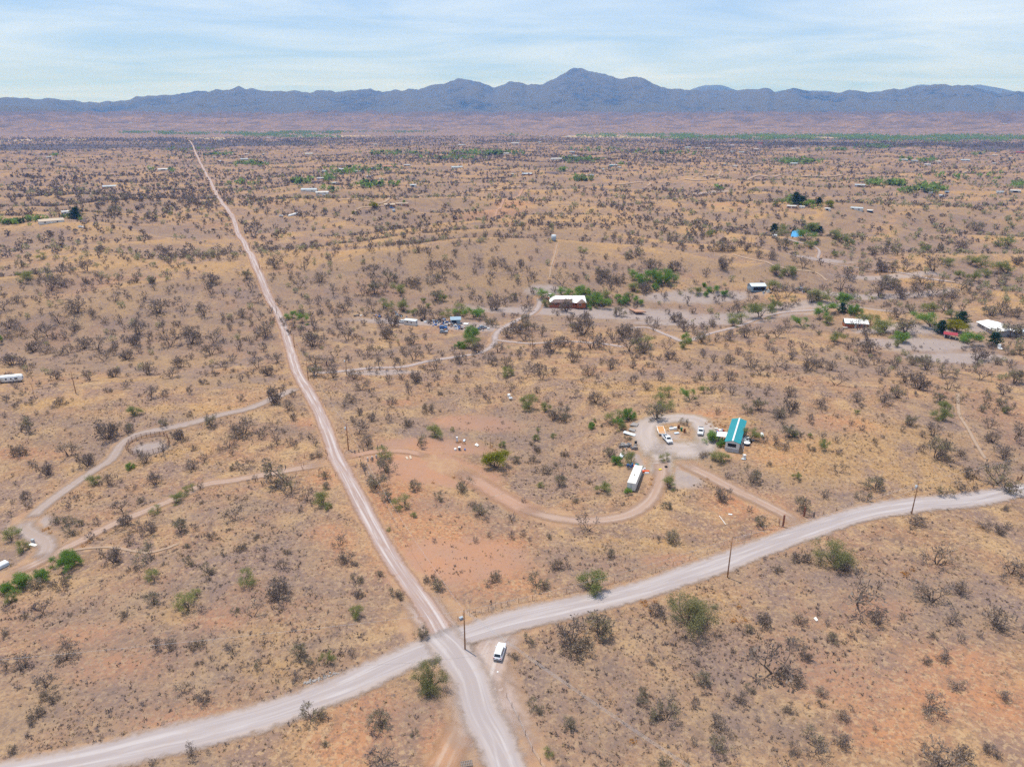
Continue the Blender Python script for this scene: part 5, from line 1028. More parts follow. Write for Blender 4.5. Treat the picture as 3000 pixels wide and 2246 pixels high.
boxy('white_bucket', 'white bucket on the red yard', 1334, 1318, (.6, .6, .5), 'white_metal', 'bucket'); boxy('blue_bucket', 'blue bucket on the red yard', 1362, 1319, (.4, .4, .5), 'blue', 'bucket')
boxy('yellow_box', 'small yellow box lying on the curved driveway', 1934, 1377, (.8, .5, .3), 'yellow', 'box'); boxy('black_box', 'black box lying by the curved driveway', 1951, 1369, (.7, .6, .4), 'black', 'box')
boxy('grill', 'dark barbecue grill beside the gravel yard', 1862, 1303, (.7, .5, 1.3), 'black', 'grill'); boxy('pillar_box', 'grey gate pillar by the pale slab at the left driveway', 98, 1591, (.6, .6, 1.2), 'greywall', 'pillar', 0, 'galv')
boxy('mail_tank', 'tipped white drum behind the crossroads pole', 1351, 1813, (.8, .45, .5), 'galv', 'drum', .6)
for px, py, m, d, lab, cat in [(1967, 1258, 'white_metal', (1.4, .8, .5), 'white garden table on the grass island of the yard', 'table'), (1978, 1257, 'white_metal', (.9, .8, .7), 'white garden chair on the grass island', 'chair'), (1988, 1254, 'rust', (.8, .8, 1.1), 'rusty barrel on the grass island', 'barrel'),
        (1996, 1262, 'green_p', (.6, .6, 1.1), 'dark green bin on the grass island', 'bin'), (2005, 1266, 'pole_red', (.7, .7, 1.3), 'dark red cabinet on the grass island', 'cabinet'), (1982, 1270, 'pale_metal', (1.6, .8, .3), 'flat pale pallet on the grass island', 'pallet'), (1966, 1254, 'plastic', (1.0, .8, .5), 'dark crate on the grass island', 'crate')]:
    boxy(cat if cat not in ('table', 'chair') else 'garden_' + cat, lab, px, py, d, m, cat, random.uniform(-.5, .5))
# wooden pallets at the bottom edge
p, _ = P1(1367, 2238); o = empty('wooden_pallet', p + Vector((0, 0, .1)), .2, 'slatted wooden pallets on the red earth between the two tracks', 'pallet')
for k in range(7): MB().box(-1.0 + k * .3, -.6, .12, -.82 + k * .3, .6, .16).build('slat', M['greywood'], o)
for y in (-.55, 0, .55): MB().box(-1.05, y - .05, 0, 1.05, y + .05, .118).build('bearer', M['greywood'], o)
# rubble wall at the culvert by the gravel road
def rocks(name, label, pts, n, smin, smax, spread, m='rock', cat='rubble'):
    a = np.array(pts, float); g, _ = P(a[:, 0], a[:, 1]); line = spline(g[:, :2], .5); c = line.mean(0); mb = MB(); z0 = zat(*c)
    for i in range(n):
        q = line[random.randrange(len(line))]; x = q[0] + random.gauss(0, spread); y = q[1] + random.gauss(0, spread); s = random.uniform(smin, smax); z = zat(x, y)
        vs = [(x - c[0] + s * random.uniform(.6, 1) * math.cos(t) * cc, y - c[1] + s * random.uniform(.6, 1) * math.sin(t) * cc, z - z0 + s * zz) for zz, cc in ((-.2, 1), (.45, .75)) for t in np.linspace(0, 5.2, 6)]
        mb.loft([vs[:6], vs[6:]])
    o = mb.build(name, M[m]); o.location = (c[0], c[1], z0); return tag(o, label, cat, None, 'stuff')
rocks('rubble_wall', 'broken grey rubble wall along the culvert by the gravel road', [(893, 2001), (920, 1994), (950, 1985), (985, 1972)], 60, .18, .45, .25)
# scrap heaps (uncountable small stuff)
def scrap(label, pts, n, spread, pal):
    a = np.array(pts, float); g, _ = P(a[:, 0], a[:, 1]); c = g.mean(0); groups = {k: MB() for k in pal}; o = empty('scrap_heap', c, 0, label, 'scrap'); o['kind'] = 'stuff'
    for i in range(n):
        q = g[random.randrange(len(g))]; x = q[0] + random.gauss(0, spread) - c[0]; y = q[1] + random.gauss(0, spread * 1.3) - c[1]; z = zat(x + c[0], y + c[1]) - c[2]; k = pal[i % len(pal)]
        d = (random.uniform(.3, 1.6), random.uniform(.3, 1.1), random.uniform(.2, 1.1))
        if i % 4 == 0: groups[k].tube((x, y, z - .1), (x + random.uniform(-.3, .3), y, z + d[2]), .32, n=8)
        else: groups[k].cbox((x, y, z + d[2] / 2 - .1), d)
    for k in pal: tag(groups[k].build('scrap_pieces', M[k], o), kind='stuff')
PAL = ['rust', 'black', 'greywood', 'galv', 'rust', 'plastic', 'white_metal', 'greywood', 'blue', 'adobe']; PAL = list(dict.fromkeys(PAL))
scrap('dense scrap heap in front of the tool shed', [(1310, 945), (1318, 950), (1300, 940), (1326, 954), (1335, 955), (1305, 950)], 90, 1.6, PAL)
scrap('row of scrap crates beside the scrap yard driveway', [(1336, 962), (1345, 963), (1352, 962)], 30, .9, PAL)
scrap('line of scrap timber behind the site trailer', [(1165, 922), (1172, 926), (1182, 929), (1160, 918), (1100, 925), (1110, 927), (1050, 924)], 40, 1.3, PAL)
scrap('scrap and machinery between site trailer and tool shed', [(1240, 940), (1255, 948), (1268, 950), (1275, 944), (1282, 942), (1262, 941)], 50, 1.6, PAL)
scrap('scattered scrap by the driveway right of the yard', [(1405, 963), (1410, 966), (1420, 966), (1300, 962), (1312, 967)], 26, 1.1, PAL)
scrap('pile of junk metal beside the grey barn', [(2237, 857), (2245, 855), (2250, 853)], 26, 1.0, ['pale_metal', 'galv', 'greywood'])
scrap('rusty heap of wrecked metal on the bare lot', [(2340, 850), (2350, 853), (2358, 856), (2348, 847)], 46, 1.2, ['black', 'rust', 'galv', 'plastic'])
scrap('clutter along the right wall of the mobile home', [(2176, 1284), (2184, 1288), (2180, 1294), (2194, 1296), (2190, 1290)], 40, .8, ['plastic', 'black', 'galv', 'greywood', 'white_metal'])
scrap('clutter by the bush left of the mobile home', [(2108, 1263), (2114, 1262), (2118, 1266)], 14, .6, ['white_metal', 'blue', 'red_roof', 'cream'])
scrap('scrap at the far corner of the white storage trailer', [(1842, 1367), (1848, 1364), (1855, 1366), (1885, 1376), (1886, 1381)], 24, .7, ['pale_metal', 'green_p', 'greywood', 'blue', 'orange_p'])
scrap('dark rubble strip in the grass beside the gravel yard', [(1822, 1307), (1836, 1306), (1848, 1309), (1856, 1311)], 30, .7, ['plastic', 'rock', 'greywood'])
scrap('clutter beneath the ramada trees', [(2765, 975), (2770, 978), (2810, 985)], 14, .8, ['plastic', 'greywood', 'rust'])
# ------------------------------------------------------------------ trees: base x, base y, crown width (in pixels of a view window), kind
# b bare mesquite, s bare scrub, o thin olive-green, g green, G lush green, Y yellow-green, D dark evergreen
TREES = {
 (0, 1200): "130,140,100,o 120,290,90,s 305,425,70,b 450,300,110,b 570,365,80,b 700,190,120,b 825,150,80,o 1070,105,60,o 1370,105,70,o 1385,128,30,b 1165,195,70,b 1215,200,30,b 1060,270,80,b 905,300,60,b 945,345,70,b 1250,385,90,b 1325,340,60,b 1520,190,80,b 1575,155,140,b 1690,180,60,b 1775,140,80,b 1835,150,30,b 1905,65,50,b 1480,250,90,b 1500,295,50,b 1760,250,40,b 1790,220,60,b 1880,225,60,b 1915,250,60,b 2010,190,50,b 2045,235,50,b 1950,185,40,b 2050,310,60,s 845,385,50,G 620,485,80,g 650,490,40,s 710,485,70,b 785,470,30,b 825,520,40,b 880,515,40,b 1010,485,80,b 1600,390,80,b 1530,385,50,o 1250,525,50,g 1300,510,50,b 1200,550,60,g 1145,600,70,g 1020,660,60,g 1610,475,30,b 1655,465,50,b 1705,490,40,b 1750,470,50,b 1810,500,70,b 1880,490,170,o 2110,450,70,o 2115,510,40,o 1990,595,110,b 2090,610,90,g 2125,640,50,g 1945,660,50,b 1480,580,40,b 1310,605,30,s 1520,705,90,b 495,590,50,b 580,570,40,b 445,650,50,b 520,750,50,o 365,735,70,o 440,740,60,o 460,800,70,o 630,745,50,b 795,655,80,b 820,745,80,b 755,780,40,b 680,795,30,b 590,845,60,b 885,790,70,b 980,800,90,b 1170,790,100,o 1270,780,50,b 835,865,70,b 920,600,50,o 70,690,50,b 85,610,40,b 190,635,60,b 175,575,70,b 75,850,90,g 150,915,80,g 475,400,30,b 1380,835,70,s 1480,780,30,s 1665,835,40,s 1710,750,30,s 740,990,100,b 975,990,130,o 1230,1000,60,o 1060,1005,30,s 1350,1050,80,o 1215,890,30,o 1530,990,30,s 1445,945,40,s 1720,915,40,b 1710,975,50,b 1560,910,60,s 1860,930,50,s 1830,1030,70,b 880,1045,40,b 835,1050,40,b 900,1100,30,b 1000,1110,80,g 1600,1120,100,g 1350,1110,40,s 1820,1180,120,b 2200,880,80,b 410,1070,120,G 390,1000,120,G 470,1000,100,G 280,1100,90,G 150,1140,120,G 50,1180,90,G 240,1160,80,o 390,1150,120,s 450,1070,40,b 1280,1210,60,g",
 (1000, 1200): "200,70,60,b 120,35,50,b 110,160,110,b 170,235,90,b 310,80,50,b 430,105,60,s 490,225,80,o 610,170,90,g 720,135,30,g 265,310,90,g 295,405,110,o 155,385,50,b 200,335,30,b 225,500,130,o 295,585,70,o 410,630,100,g 470,520,70,o 640,580,60,o 470,690,40,g 795,520,110,o 905,680,100,o 850,625,50,s 945,725,40,b 1105,720,60,b 1180,600,40,b 1415,490,80,o 1455,455,30,o 1285,505,50,g 1510,600,50,o 1695,525,100,g 1610,475,40,s 1515,370,30,s 1130,340,60,o 1045,240,50,g 1000,375,145,Y 870,860,40,b 960,825,50,b 1105,835,60,b 1175,815,50,b 1220,850,30,b 1345,835,40,o 600,860,40,b 1600,780,130,b 1570,800,40,b 310,780,30,g 570,1110,60,s 630,1160,80,o 985,1110,90,s 1270,1140,110,o 1630,1170,140,g 1410,1030,90,s 1735,955,80,o 2145,855,80,o 2120,505,80,g 2105,330,60,g 2115,640,50,o 1850,545,60,G 1780,350,60,G 1870,360,100,g 1740,310,90,o 1850,200,50,o 1790,75,90,g 1860,65,70,G 1805,100,70,G 1810,130,50,g 1620,120,40,G 1645,80,30,g 1690,110,30,o 1255,200,40,g 1270,140,30,g 1365,180,40,g 1375,70,70,b 1430,75,80,o 2040,65,100,o 2200,100,50,o 45,990,120,s 95,1115,70,o 250,1080,60,o 110,1210,60,b 380,1200,70,o 1240,230,40,s 1270,270,50,s 1320,410,80,s 1240,340,60,s 1450,300,50,s 1390,360,40,s 2055,840,40,s",
 (2000, 1200): "190,200,90,G 245,235,50,G 235,335,100,g 435,195,100,g 290,445,50,b 445,470,110,o 250,580,100,b 140,305,60,s 180,375,20,o 535,210,50,b 590,230,70,b 665,250,70,b 740,445,50,g 560,360,40,s 690,180,90,o 725,175,40,G 765,170,30,o 825,180,30,g 825,260,50,o 900,250,70,g 905,190,50,b 1010,290,50,b 1010,410,90,b 920,570,60,b 1250,515,100,o 1155,595,80,o 780,650,90,o 510,755,90,o 435,660,50,b 625,50,70,o 700,40,40,b 830,60,40,b 840,100,30,b 1130,30,40,g 1090,100,40,b 1165,135,50,b 1170,75,30,b 1475,100,70,o 1620,170,90,b 1635,310,150,o 1680,60,70,g 1800,300,70,b 1850,430,70,b 2065,490,180,o 1890,535,50,b 1690,545,80,o 1795,520,80,b 2010,210,90,b 1985,120,80,b 2150,190,90,b 2080,320,100,b 2090,20,40,g 1500,750,100,b 770,985,100,s 985,1000,220,B 1045,1050,80,b 615,1050,70,s 1645,1000,160,b 1950,770,70,b 2050,800,70,b 2100,770,60,b 2130,1060,120,b 2190,1130,60,b 2090,650,50,s 2070,1110,60,b 2200,390,40,b 1700,330,60,s 1545,275,60,b",
 (0, 1700): "70,140,60,g 285,210,90,b 160,240,50,s 40,200,60,b 455,225,40,s 810,240,70,s 1000,150,90,o 1220,190,130,g 1310,205,60,b 1520,210,50,o 1640,235,110,b 1810,120,110,b 1275,305,30,s 1010,445,80,b 1105,440,70,b 1270,430,90,s 1500,455,80,b 1370,515,40,b 1100,580,50,b 1650,555,60,o 1940,490,90,o 2015,540,60,o 2120,540,90,g 1915,650,70,b 1185,730,80,b 1310,780,100,b 430,510,120,b 420,420,80,b 160,560,100,b 45,570,90,b 300,690,110,b 320,780,80,s 1450,560,30,s 2020,890,110,o 1230,1140,90,b 1350,1120,40,b 2105,1060,60,o 80,1110,80,s 240,890,100,s 30,360,60,s 990,1200,60,b 1795,655,30,s 1290,540,40,s",
 (1000, 1700): "70,490,60,b 100,230,80,g 120,95,50,s 380,110,60,s 520,370,80,o 570,700,190,B 260,950,150,o 265,1160,140,b 480,1000,50,o 1490,390,170,b 1530,470,180,s 1670,360,170,o 1240,395,60,o 1255,830,90,o 1480,950,70,o 2000,530,60,b 2040,230,90,b 1960,740,60,o 1950,790,70,o 2110,900,170,o 2140,960,40,b 1330,1120,60,g 1120,500,60,s 2090,1200,80,o 1350,720,30,s",
 (2000, 1700): "60,290,310,B 130,660,90,o 430,330,50,o 530,290,90,b 760,280,80,b 875,230,50,b 935,290,50,b 1135,150,240,b 1610,130,160,b 1795,90,90,b 1265,50,50,b 2030,290,150,b 2025,300,60,b 1270,285,110,b 1420,255,60,b 1740,270,100,b 1920,365,50,b 1800,395,60,b 1615,370,50,s 725,415,80,b 590,600,260,b 690,640,130,s 790,510,70,b 450,465,60,b 860,395,30,b 1085,365,50,b 970,390,60,o 1510,310,30,b 1695,510,100,b 1580,530,70,s 900,745,70,b 890,805,40,s 1090,840,40,b 1030,895,80,b 1030,1070,100,b 710,1120,90,b 800,1040,130,o 870,1120,120,b 685,855,70,s 485,910,40,b 210,945,100,b 370,775,70,b 285,750,40,b 80,820,60,b 90,540,50,b 430,710,60,o 240,1100,120,o 300,1010,60,b 320,830,40,b 20,1180,60,b 70,1060,60,b 1600,850,130,b 1780,700,90,b 2080,770,80,b 1830,1160,120,b 1985,1110,80,b 1680,1220,200,b 2040,1150,60,b 1245,970,30,b 490,370,40,b",
 (0, 600): "1030,700,110,b 1380,580,90,b 1370,510,80,b 1450,590,50,b 1540,600,50,b 650,510,60,b 750,630,80,b 500,700,100,b 380,765,80,b 310,850,80,b 420,870,60,b 480,820,70,b 600,720,70,b 770,770,60,b 895,840,90,b 930,785,50,b 810,890,60,b 1060,830,80,b 1100,920,100,b 1320,720,80,b 1190,710,60,b 1570,730,70,b 1500,760,60,b 1680,750,80,b 1720,860,90,b 1630,900,60,b 1550,940,60,b 1370,970,90,b 1390,890,100,b 1240,900,100,b 1220,830,60,b 900,955,60,b 880,910,70,b 830,1000,70,b 640,950,110,b 550,930,90,b 390,975,70,b 300,965,70,b 450,960,60,b 220,950,80,b 240,880,60,b 680,1010,80,b 740,970,60,b 480,1030,70,b 155,1040,60,b 80,1040,90,b 370,1130,80,b 580,1135,90,b 740,1115,70,b 960,1100,100,b 1110,1120,90,b 1170,1055,80,b 1240,1000,50,b 1435,1050,70,b 1505,1025,60,b 1670,1060,80,b 1745,1105,70,b 1800,1020,70,b 1650,990,60,b 1710,950,60,b 1560,1145,50,b 1320,1160,60,s 980,1250,80,b 1070,1240,50,b 1560,1270,60,b 1780,1280,100,b 1900,1245,50,b 1870,1330,70,b 1900,1395,50,b 870,1360,70,g 385,1300,80,s 110,1190,60,b 190,1110,60,b 45,1280,50,b 820,1190,60,b 1230,1225,50,b 1420,1170,40,b 190,490,100,g 130,410,60,o 280,350,60,g 330,560,110,b 400,530,70,b 370,620,60,b 560,430,70,b 400,450,60,b 310,460,60,b 1050,330,90,b 1230,310,60,b 1215,440,40,b 1160,340,50,b 900,335,50,b 965,350,60,b 590,540,50,b 820,590,50,b 940,610,60,b 1000,550,40,b 1600,480,60,o 1670,640,70,b 1630,560,60,b 1780,410,70,b 1975,425,60,b 2080,500,70,b 1940,545,70,b 2160,580,80,b 2135,375,60,b 1810,650,60,b 1890,740,70,G 1960,770,90,G 1950,720,50,o 2080,740,60,b 2185,730,60,b 2010,660,60,b 2060,650,60,b 2120,650,50,b 1880,840,60,b 1960,840,60,b 1840,780,60,b 2030,920,110,b 2090,900,70,b 2170,990,70,b 2040,1030,80,b 2040,1110,80,o 2140,1040,70,b 2160,1120,80,b 2190,800,60,b 2040,800,60,b 30,680,80,b 110,630,80,b 60,800,90,b 130,850,80,b 40,860,70,b 270,710,50,b 680,770,50,b 1490,810,50,b 590,630,40,b 495,90,70,D 960,90,40,o 740,60,60,o 15,890,50,G",
 (1000, 600): "25,690,80,b 40,640,60,b 85,1130,90,b 50,1020,50,b 180,1080,50,b 40,880,90,b 120,890,50,b 300,870,70,b 335,790,80,b 255,795,50,b 145,780,50,b 460,900,80,b 450,830,40,b 470,1010,80,b 400,970,60,b 175,985,70,b 230,975,70,b 120,980,50,b 320,990,60,b 250,1070,90,b 370,1080,80,b 390,1130,50,b 310,1160,60,b 130,1200,80,b 620,1130,60,b 610,1070,80,b 570,960,60,b 520,980,40,b 655,980,50,b 725,965,50,b 775,1025,80,b 880,960,70,b 820,930,110,g 770,930,60,G 840,870,110,G 860,730,110,G 770,700,90,g 735,720,60,G 685,720,60,g 600,740,70,b 540,740,80,b 470,710,50,g 400,690,80,g 275,670,80,g 205,690,80,b 140,590,80,b 220,580,90,o 215,450,70,b 310,490,70,o 390,575,80,g 455,520,100,s 600,520,80,o 660,490,60,b 590,420,60,b 665,440,70,b 535,635,40,g 565,665,40,g 610,620,70,o 660,630,60,g 495,290,70,b 570,330,60,b 730,330,50,b 850,580,60,b 895,650,60,b 1005,680,80,b 975,680,40,b 1120,620,50,o 1215,690,60,b 1215,640,60,b 1180,690,50,b 1060,650,60,b 1110,730,40,b 990,790,70,o 945,775,60,o 1075,860,70,b 1135,830,80,b 1200,810,90,o 1165,750,50,o 1195,745,50,b 1255,810,50,b 1300,850,70,b 1185,880,90,b 1430,515,90,b 1300,600,100,G 1325,660,50,g 1430,585,70,G 1480,590,60,G 1560,590,90,G 1640,640,110,G 1700,660,80,G 1610,675,40,G 1460,690,90,b 1455,665,60,o 1545,665,60,g 1720,600,60,g 1790,620,60,G 1830,640,70,G 1870,620,60,g 1925,640,60,G 1740,640,40,g 1890,480,80,G 1980,510,120,G 2090,510,130,G 2035,550,50,G 1890,560,80,g 1960,570,70,b 2090,610,60,b 1700,480,130,s 1770,500,100,s 1740,540,60,b 1590,760,70,b 1500,820,60,o 1490,770,70,b 1570,840,120,b 1620,930,130,b 1370,950,110,b 1440,920,80,b 1490,940,60,b 1410,900,60,b 1550,980,70,b 1500,1020,70,b 1670,870,50,b 1735,850,60,b 1760,890,60,b 1840,860,90,b 1910,870,80,b 1975,930,110,g 1890,1010,60,b 1870,950,120,b 1750,1060,80,b 1605,1110,80,b 1660,1125,40,b 1380,1100,50,b 1300,1130,70,b 1290,1090,70,b 1210,1105,80,b 1240,1080,50,b 1070,1050,70,b 1075,1110,80,g 1095,1210,80,b 1165,1150,50,b 1160,1000,70,b 970,1030,100,b 1020,960,70,b 1250,990,60,b 1270,980,60,b 825,1115,50,b 745,1150,50,b 890,1220,60,b 950,1280,50,b 1270,1220,50,b 1210,1320,100,g 1325,1340,60,g 1355,1370,60,b 1430,1390,90,o 1520,1250,60,b 1650,1280,90,b 1700,1310,70,b 1980,1200,70,b 2060,1140,60,b 2130,1000,70,b 2110,940,80,b 1960,960,80,b 2120,1240,90,g 2060,1320,120,g 1885,1060,60,b 1950,1100,50,b 1890,1160,60,b 1795,720,60,o 2040,800,60,b 1990,780,60,b 2170,760,70,b 2190,790,60,b 2020,820,40,b 1905,680,50,b 570,1210,70,b 440,1230,50,b 200,1240,60,b 320,1310,60,b 65,1280,70,b 20,1310,60,b 120,1360,50,b 195,1400,60,b 480,1150,70,b 430,1180,50,b 560,1340,100,s 640,1230,40,s 980,130,50,b 935,215,50,b 2125,230,90,o 1995,410,70,b 2045,420,60,b 1905,345,90,o 1550,310,50,g 2155,430,70,b 890,390,60,b 985,400,60,b 1040,400,50,b 1065,420,50,b 1110,460,60,b 1160,410,60,b 1210,430,40,b 1245,480,60,b 1215,500,40,b 965,515,50,b 1270,310,40,b 215,20,50,Y 80,60,20,Y 405,-10,24,G",
 (2000, 600): "30,645,60,b 190,785,80,b 125,805,60,b 10,820,70,b 70,810,50,b 125,890,110,o 30,890,60,G 5,930,60,g 325,790,70,g 375,770,100,g 310,715,70,b 360,700,70,b 500,730,130,g 575,680,70,g 640,680,70,b 700,665,50,b 440,660,80,b 345,650,50,b 220,630,60,b 195,570,80,G 95,580,50,g 150,590,30,G 265,590,40,G 140,530,30,G 575,550,90,g 675,600,90,b 665,550,60,b 600,590,50,b 745,650,50,b 840,630,80,o 875,620,110,g 930,690,110,G 1040,640,90,G 1110,710,70,G 1030,695,50,D 1070,690,50,b 985,660,60,b 885,750,110,G 935,775,60,g 775,790,110,G 670,790,50,b 1205,770,100,g 1295,825,130,g 1140,810,90,b 1020,840,50,b 975,885,80,g 1345,740,70,b 1390,730,80,b 1440,830,110,o 1420,890,90,G 1390,920,50,g 1330,930,40,b 1480,700,80,o 1610,790,150,G 1610,690,90,g 1700,690,80,o 1745,740,70,g 1210,960,120,b 1190,880,90,b 1110,900,60,b 1070,935,60,b 900,950,40,b 820,1000,90,b 780,940,60,b 705,1000,70,b 700,935,60,b 620,1050,70,b 590,965,60,b 550,940,60,b 430,915,50,b 410,860,90,b 300,880,70,b 215,890,60,b 490,850,60,b 610,860,80,b 680,830,70,b 130,990,60,b 280,930,40,b 200,1020,60,b 300,1030,80,b 360,970,60,b 430,1050,90,b 500,1100,100,b 110,1130,60,b 210,1135,60,b 300,1135,70,b 80,1150,50,b 990,1170,110,b 890,1050,70,b 820,1070,70,b 960,1070,80,b 1085,1030,60,b 1160,1050,60,b 1245,1040,70,b 1300,1040,40,b 1370,1055,60,b 1490,1040,80,o 1580,1070,100,o 1435,1150,100,b 1525,1190,100,b 1720,1200,100,b 1690,1110,100,o 1925,1135,90,b 1900,1005,100,b 2030,1035,80,o 2120,1060,60,b 2150,1155,90,o 2100,970,60,o 2180,970,60,o 2000,1260,60,o 2070,1230,80,b 2060,1300,60,o 2090,1350,70,o 1940,1340,40,o 1780,1290,50,o 1660,1280,70,o 1670,1390,80,g 1710,1340,90,g 1130,1280,90,b 1300,1280,100,b 1390,1250,90,o 1270,1100,60,b 1310,1110,60,b 1440,1080,40,b 895,1310,80,b 925,1335,30,b 700,1340,80,b 625,1370,80,b 540,1230,70,b 430,1250,60,b 660,1070,50,b 690,1240,80,b 820,1410,50,b 50,1265,100,G 140,1220,50,g 190,1220,60,b 250,1210,60,b 320,1230,60,b 490,1330,80,o 410,1350,60,o 30,1060,60,b 260,410,90,b 150,470,60,b 600,455,80,g 690,460,90,g 780,410,80,b 890,390,50,b 1235,320,80,o 1390,320,130,o 990,220,80,g 1065,260,60,g 990,330,40,g 1440,430,80,b 1360,440,60,b 1290,430,100,b 1170,430,70,b 1080,480,90,b 1260,520,110,o 1020,560,140,b 1350,540,120,o 1270,590,120,b 1420,600,100,b 1540,590,100,b 1550,510,100,b 1630,570,80,o 1750,610,90,b 1680,630,70,b 1800,550,90,o 1880,620,70,b 1960,620,70,b 1920,570,50,b 1620,430,110,b 1720,400,100,g 1800,480,70,g 1880,490,70,g 1970,470,70,g 2030,500,90,o 2090,440,150,g 2100,280,110,g 1940,390,90,g 1860,390,90,g 2170,390,70,b 1810,690,60,b 2000,720,100,o 2060,710,80,b 2170,730,90,b 1570,310,60,g 1660,300,50,o 1800,300,90,b 1900,170,90,o 1670,170,60,b 240,300,100,s 300,300,80,s 410,300,70,b 490,340,70,b 570,350,70,b 120,300,40,b 40,230,60,b 180,200,60,g 515,240,50,b 660,280,60,o 640,200,60,g 590,180,50,D 640,170,60,g 712,196,26,D 800,240,110,G 740,270,40,G 830,280,60,g 820,170,90,g 890,180,40,D 850,170,50,G 1670,830,75,D 1800,780,80,D 1770,820,130,Y 1840,900,140,G 2015,910,85,D 2130,860,150,o 600,10,40,g 730,-10,60,D 770,-5,60,D 810,10,60,G 880,5,40,D 950,10,50,Y",
}
def foliage_mat(name, cols, transl=0.25):
    m, t, out = nodes(name); L = t.links; N = t.nodes
    oi = N.new('ShaderNodeObjectInfo'); geo = N.new('ShaderNodeNewGeometry')
    n = N.new('ShaderNodeTexNoise'); n.inputs['Scale'].default_value = 1.3; n.inputs['Detail'].default_value = 3; L.new(geo.outputs['Position'], n.inputs['Vector'])
    r = N.new('ShaderNodeValToRGB'); e = r.color_ramp.elements; e[0].position = .3; e[1].position = .7; e[0].color = (*cols[0], 1); e[1].color = (*cols[1], 1); L.new(n.outputs['Fac'], r.inputs[0])
    mx = N.new('ShaderNodeMix'); mx.data_type = 'RGBA'; sc = N.new('ShaderNodeMath'); sc.operation = 'MULTIPLY'; sc.inputs[1].default_value = .75; L.new(oi.outputs['Random'], sc.inputs[0]); L.new(sc.outputs[0], mx.inputs[0])
    L.new(r.outputs[0], mx.inputs[6]); mx.inputs[7].default_value = (*cols[2], 1)
    d = N.new('ShaderNodeBsdfDiffuse'); L.new(mx.outputs[2], d.inputs[0])
    if transl:
        tr = N.new('ShaderNodeBsdfTranslucent'); L.new(mx.outputs[2], tr.inputs[0]); ms = N.new('ShaderNodeMixShader'); ms.inputs[0].default_value = transl
        L.new(d.outputs[0], ms.inputs[1]); L.new(tr.outputs[0], ms.inputs[2]); L.new(ms.outputs[0], out.inputs[0])
    else: L.new(d.outputs[0], out.inputs[0])
    return m
TM = {'bark': foliage_mat('mesquite_bark', ((.15, .113, .092), (.105, .08, .067), (.185, .14, .113)), 0),
      'twig': foliage_mat('bare_twigs', ((.235, .185, .152), (.165, .13, .11), (.275, .215, .165)), 0.1),
      'scrub': foliage_mat('dry_scrub', ((.25, .195, .15), (.18, .14, .11), (.30, .23, .16)), 0.1),
      'o': foliage_mat('olive_leaves', ((.37, .345, .185), (.29, .275, .15), (.39, .345, .19)), .45), 'g': foliage_mat('green_leaves', ((.27, .29, .105), (.20, .225, .085), (.32, .31, .125)), .4),
      'G': foliage_mat('lush_leaves', ((.20, .32, .07), (.145, .25, .05), (.25, .34, .09)), .35), 'Y': foliage_mat('lime_leaves', ((.27, .28, .035), (.17, .22, .03), (.30, .25, .03)), .35),
      'B': foliage_mat('grey_olive_leaves', ((.27, .27, .12), (.19, .20, .085), (.30, .27, .13)), .4),
      'D': foliage_mat('evergreen_needles', ((.045, .085, .04), (.03, .06, .03), (.06, .09, .045)), .1)}
def skeleton(r, n_stem, spread, levels=3, h=1.0):
    """limb segments (p0, p1, r0, r1) and tips of a tree about 1 high and 1 wide"""
    segs = []; tips = []
    def grow(p, d, ln, rad, lev):
        n = 3 if lev < 2 else 2
        for i in range(n):
            d2 = d + r.normal(0, .22, 3); d2[2] += .05 if lev else .1; d2 /= np.linalg.norm(d2); q = p + d2 * ln / n; rr = rad * (1 - .22 * (i + 1) / n * 1.5)
            segs.append((p, q, rad * (1 - .22 * i / n * 1.5), rr)); p = q; d = d2
            if lev < levels and (i == n - 1 or r.random() < .42):
                for _ in range(2 if i == n - 1 else 1):
                    a = d + r.normal(0, .55, 3); a[2] = a[2] * .75 + (.12 if lev < 2 else -.02); a /= np.linalg.norm(a); grow(p, a, ln * r.uniform(.55, .78), rr * .66, lev + 1)
        if lev >= levels - 1: tips.append((p, d))
    for k in range(n_stem):
        a = 2 * np.pi * (k + r.uniform(-.3, .3)) / n_stem; t = r.uniform(.35, .75) * spread; d = np.array([np.cos(a) * np.sin(t), np.sin(a) * np.sin(t), np.cos(t)])
        grow(np.array([np.cos(a) * .02, np.sin(a) * .02, -.04]), d, .40 * r.uniform(.85, 1.2), .034 * r.uniform(.8, 1.15), 0)
    return segs, tips
def tubes(segs, n=4):
    V = []; F = []
    for p0, p1, r0, r1 in segs:
        d = p1 - p0; d = d / (np.linalg.norm(d) + 1e-9); u = np.cross(d, [.31, .2, .93]); u /= np.linalg.norm(u) + 1e-9; v = np.cross(d, u); k = len(V)
        for p, rr in ((p0, r0), (p1, r1)):
            for i in range(n): a = 2 * np.pi * i / n; V.append(p + (u * np.cos(a) + v * np.sin(a)) * rr)
        for i in range(n): j = (i + 1) % n; F.append((k + i, k + j, k + n + j, k + n + i))
    return np.array(V), np.array(F)
def twigs(r, tips, per, ln, wd):
    V = []; F = []
    for p, d in tips:
        for _ in range(per):
            a = d * .7 + r.normal(0, .62, 3); a[2] += .08; a /= np.linalg.norm(a); L = ln * r.uniform(.5, 1.25); s = np.cross(a, r.normal(0, 1, 3)); s = s / (np.linalg.norm(s) + 1e-9) * wd
            b = p - d * r.uniform(0, .12); mid = b + a * L * .5 + r.normal(0, .02, 3); k = len(V); V += [b - s, b + s, mid + s * .7, mid - s * .7, mid + a * L * .5 + r.normal(0, .04, 3) + s * .3, mid + a * L * .5 - s * .3]
            F += [(k, k + 1, k + 2, k + 3), (k + 3, k + 2, k + 4, k + 5)]
    return np.array(V), np.array(F)
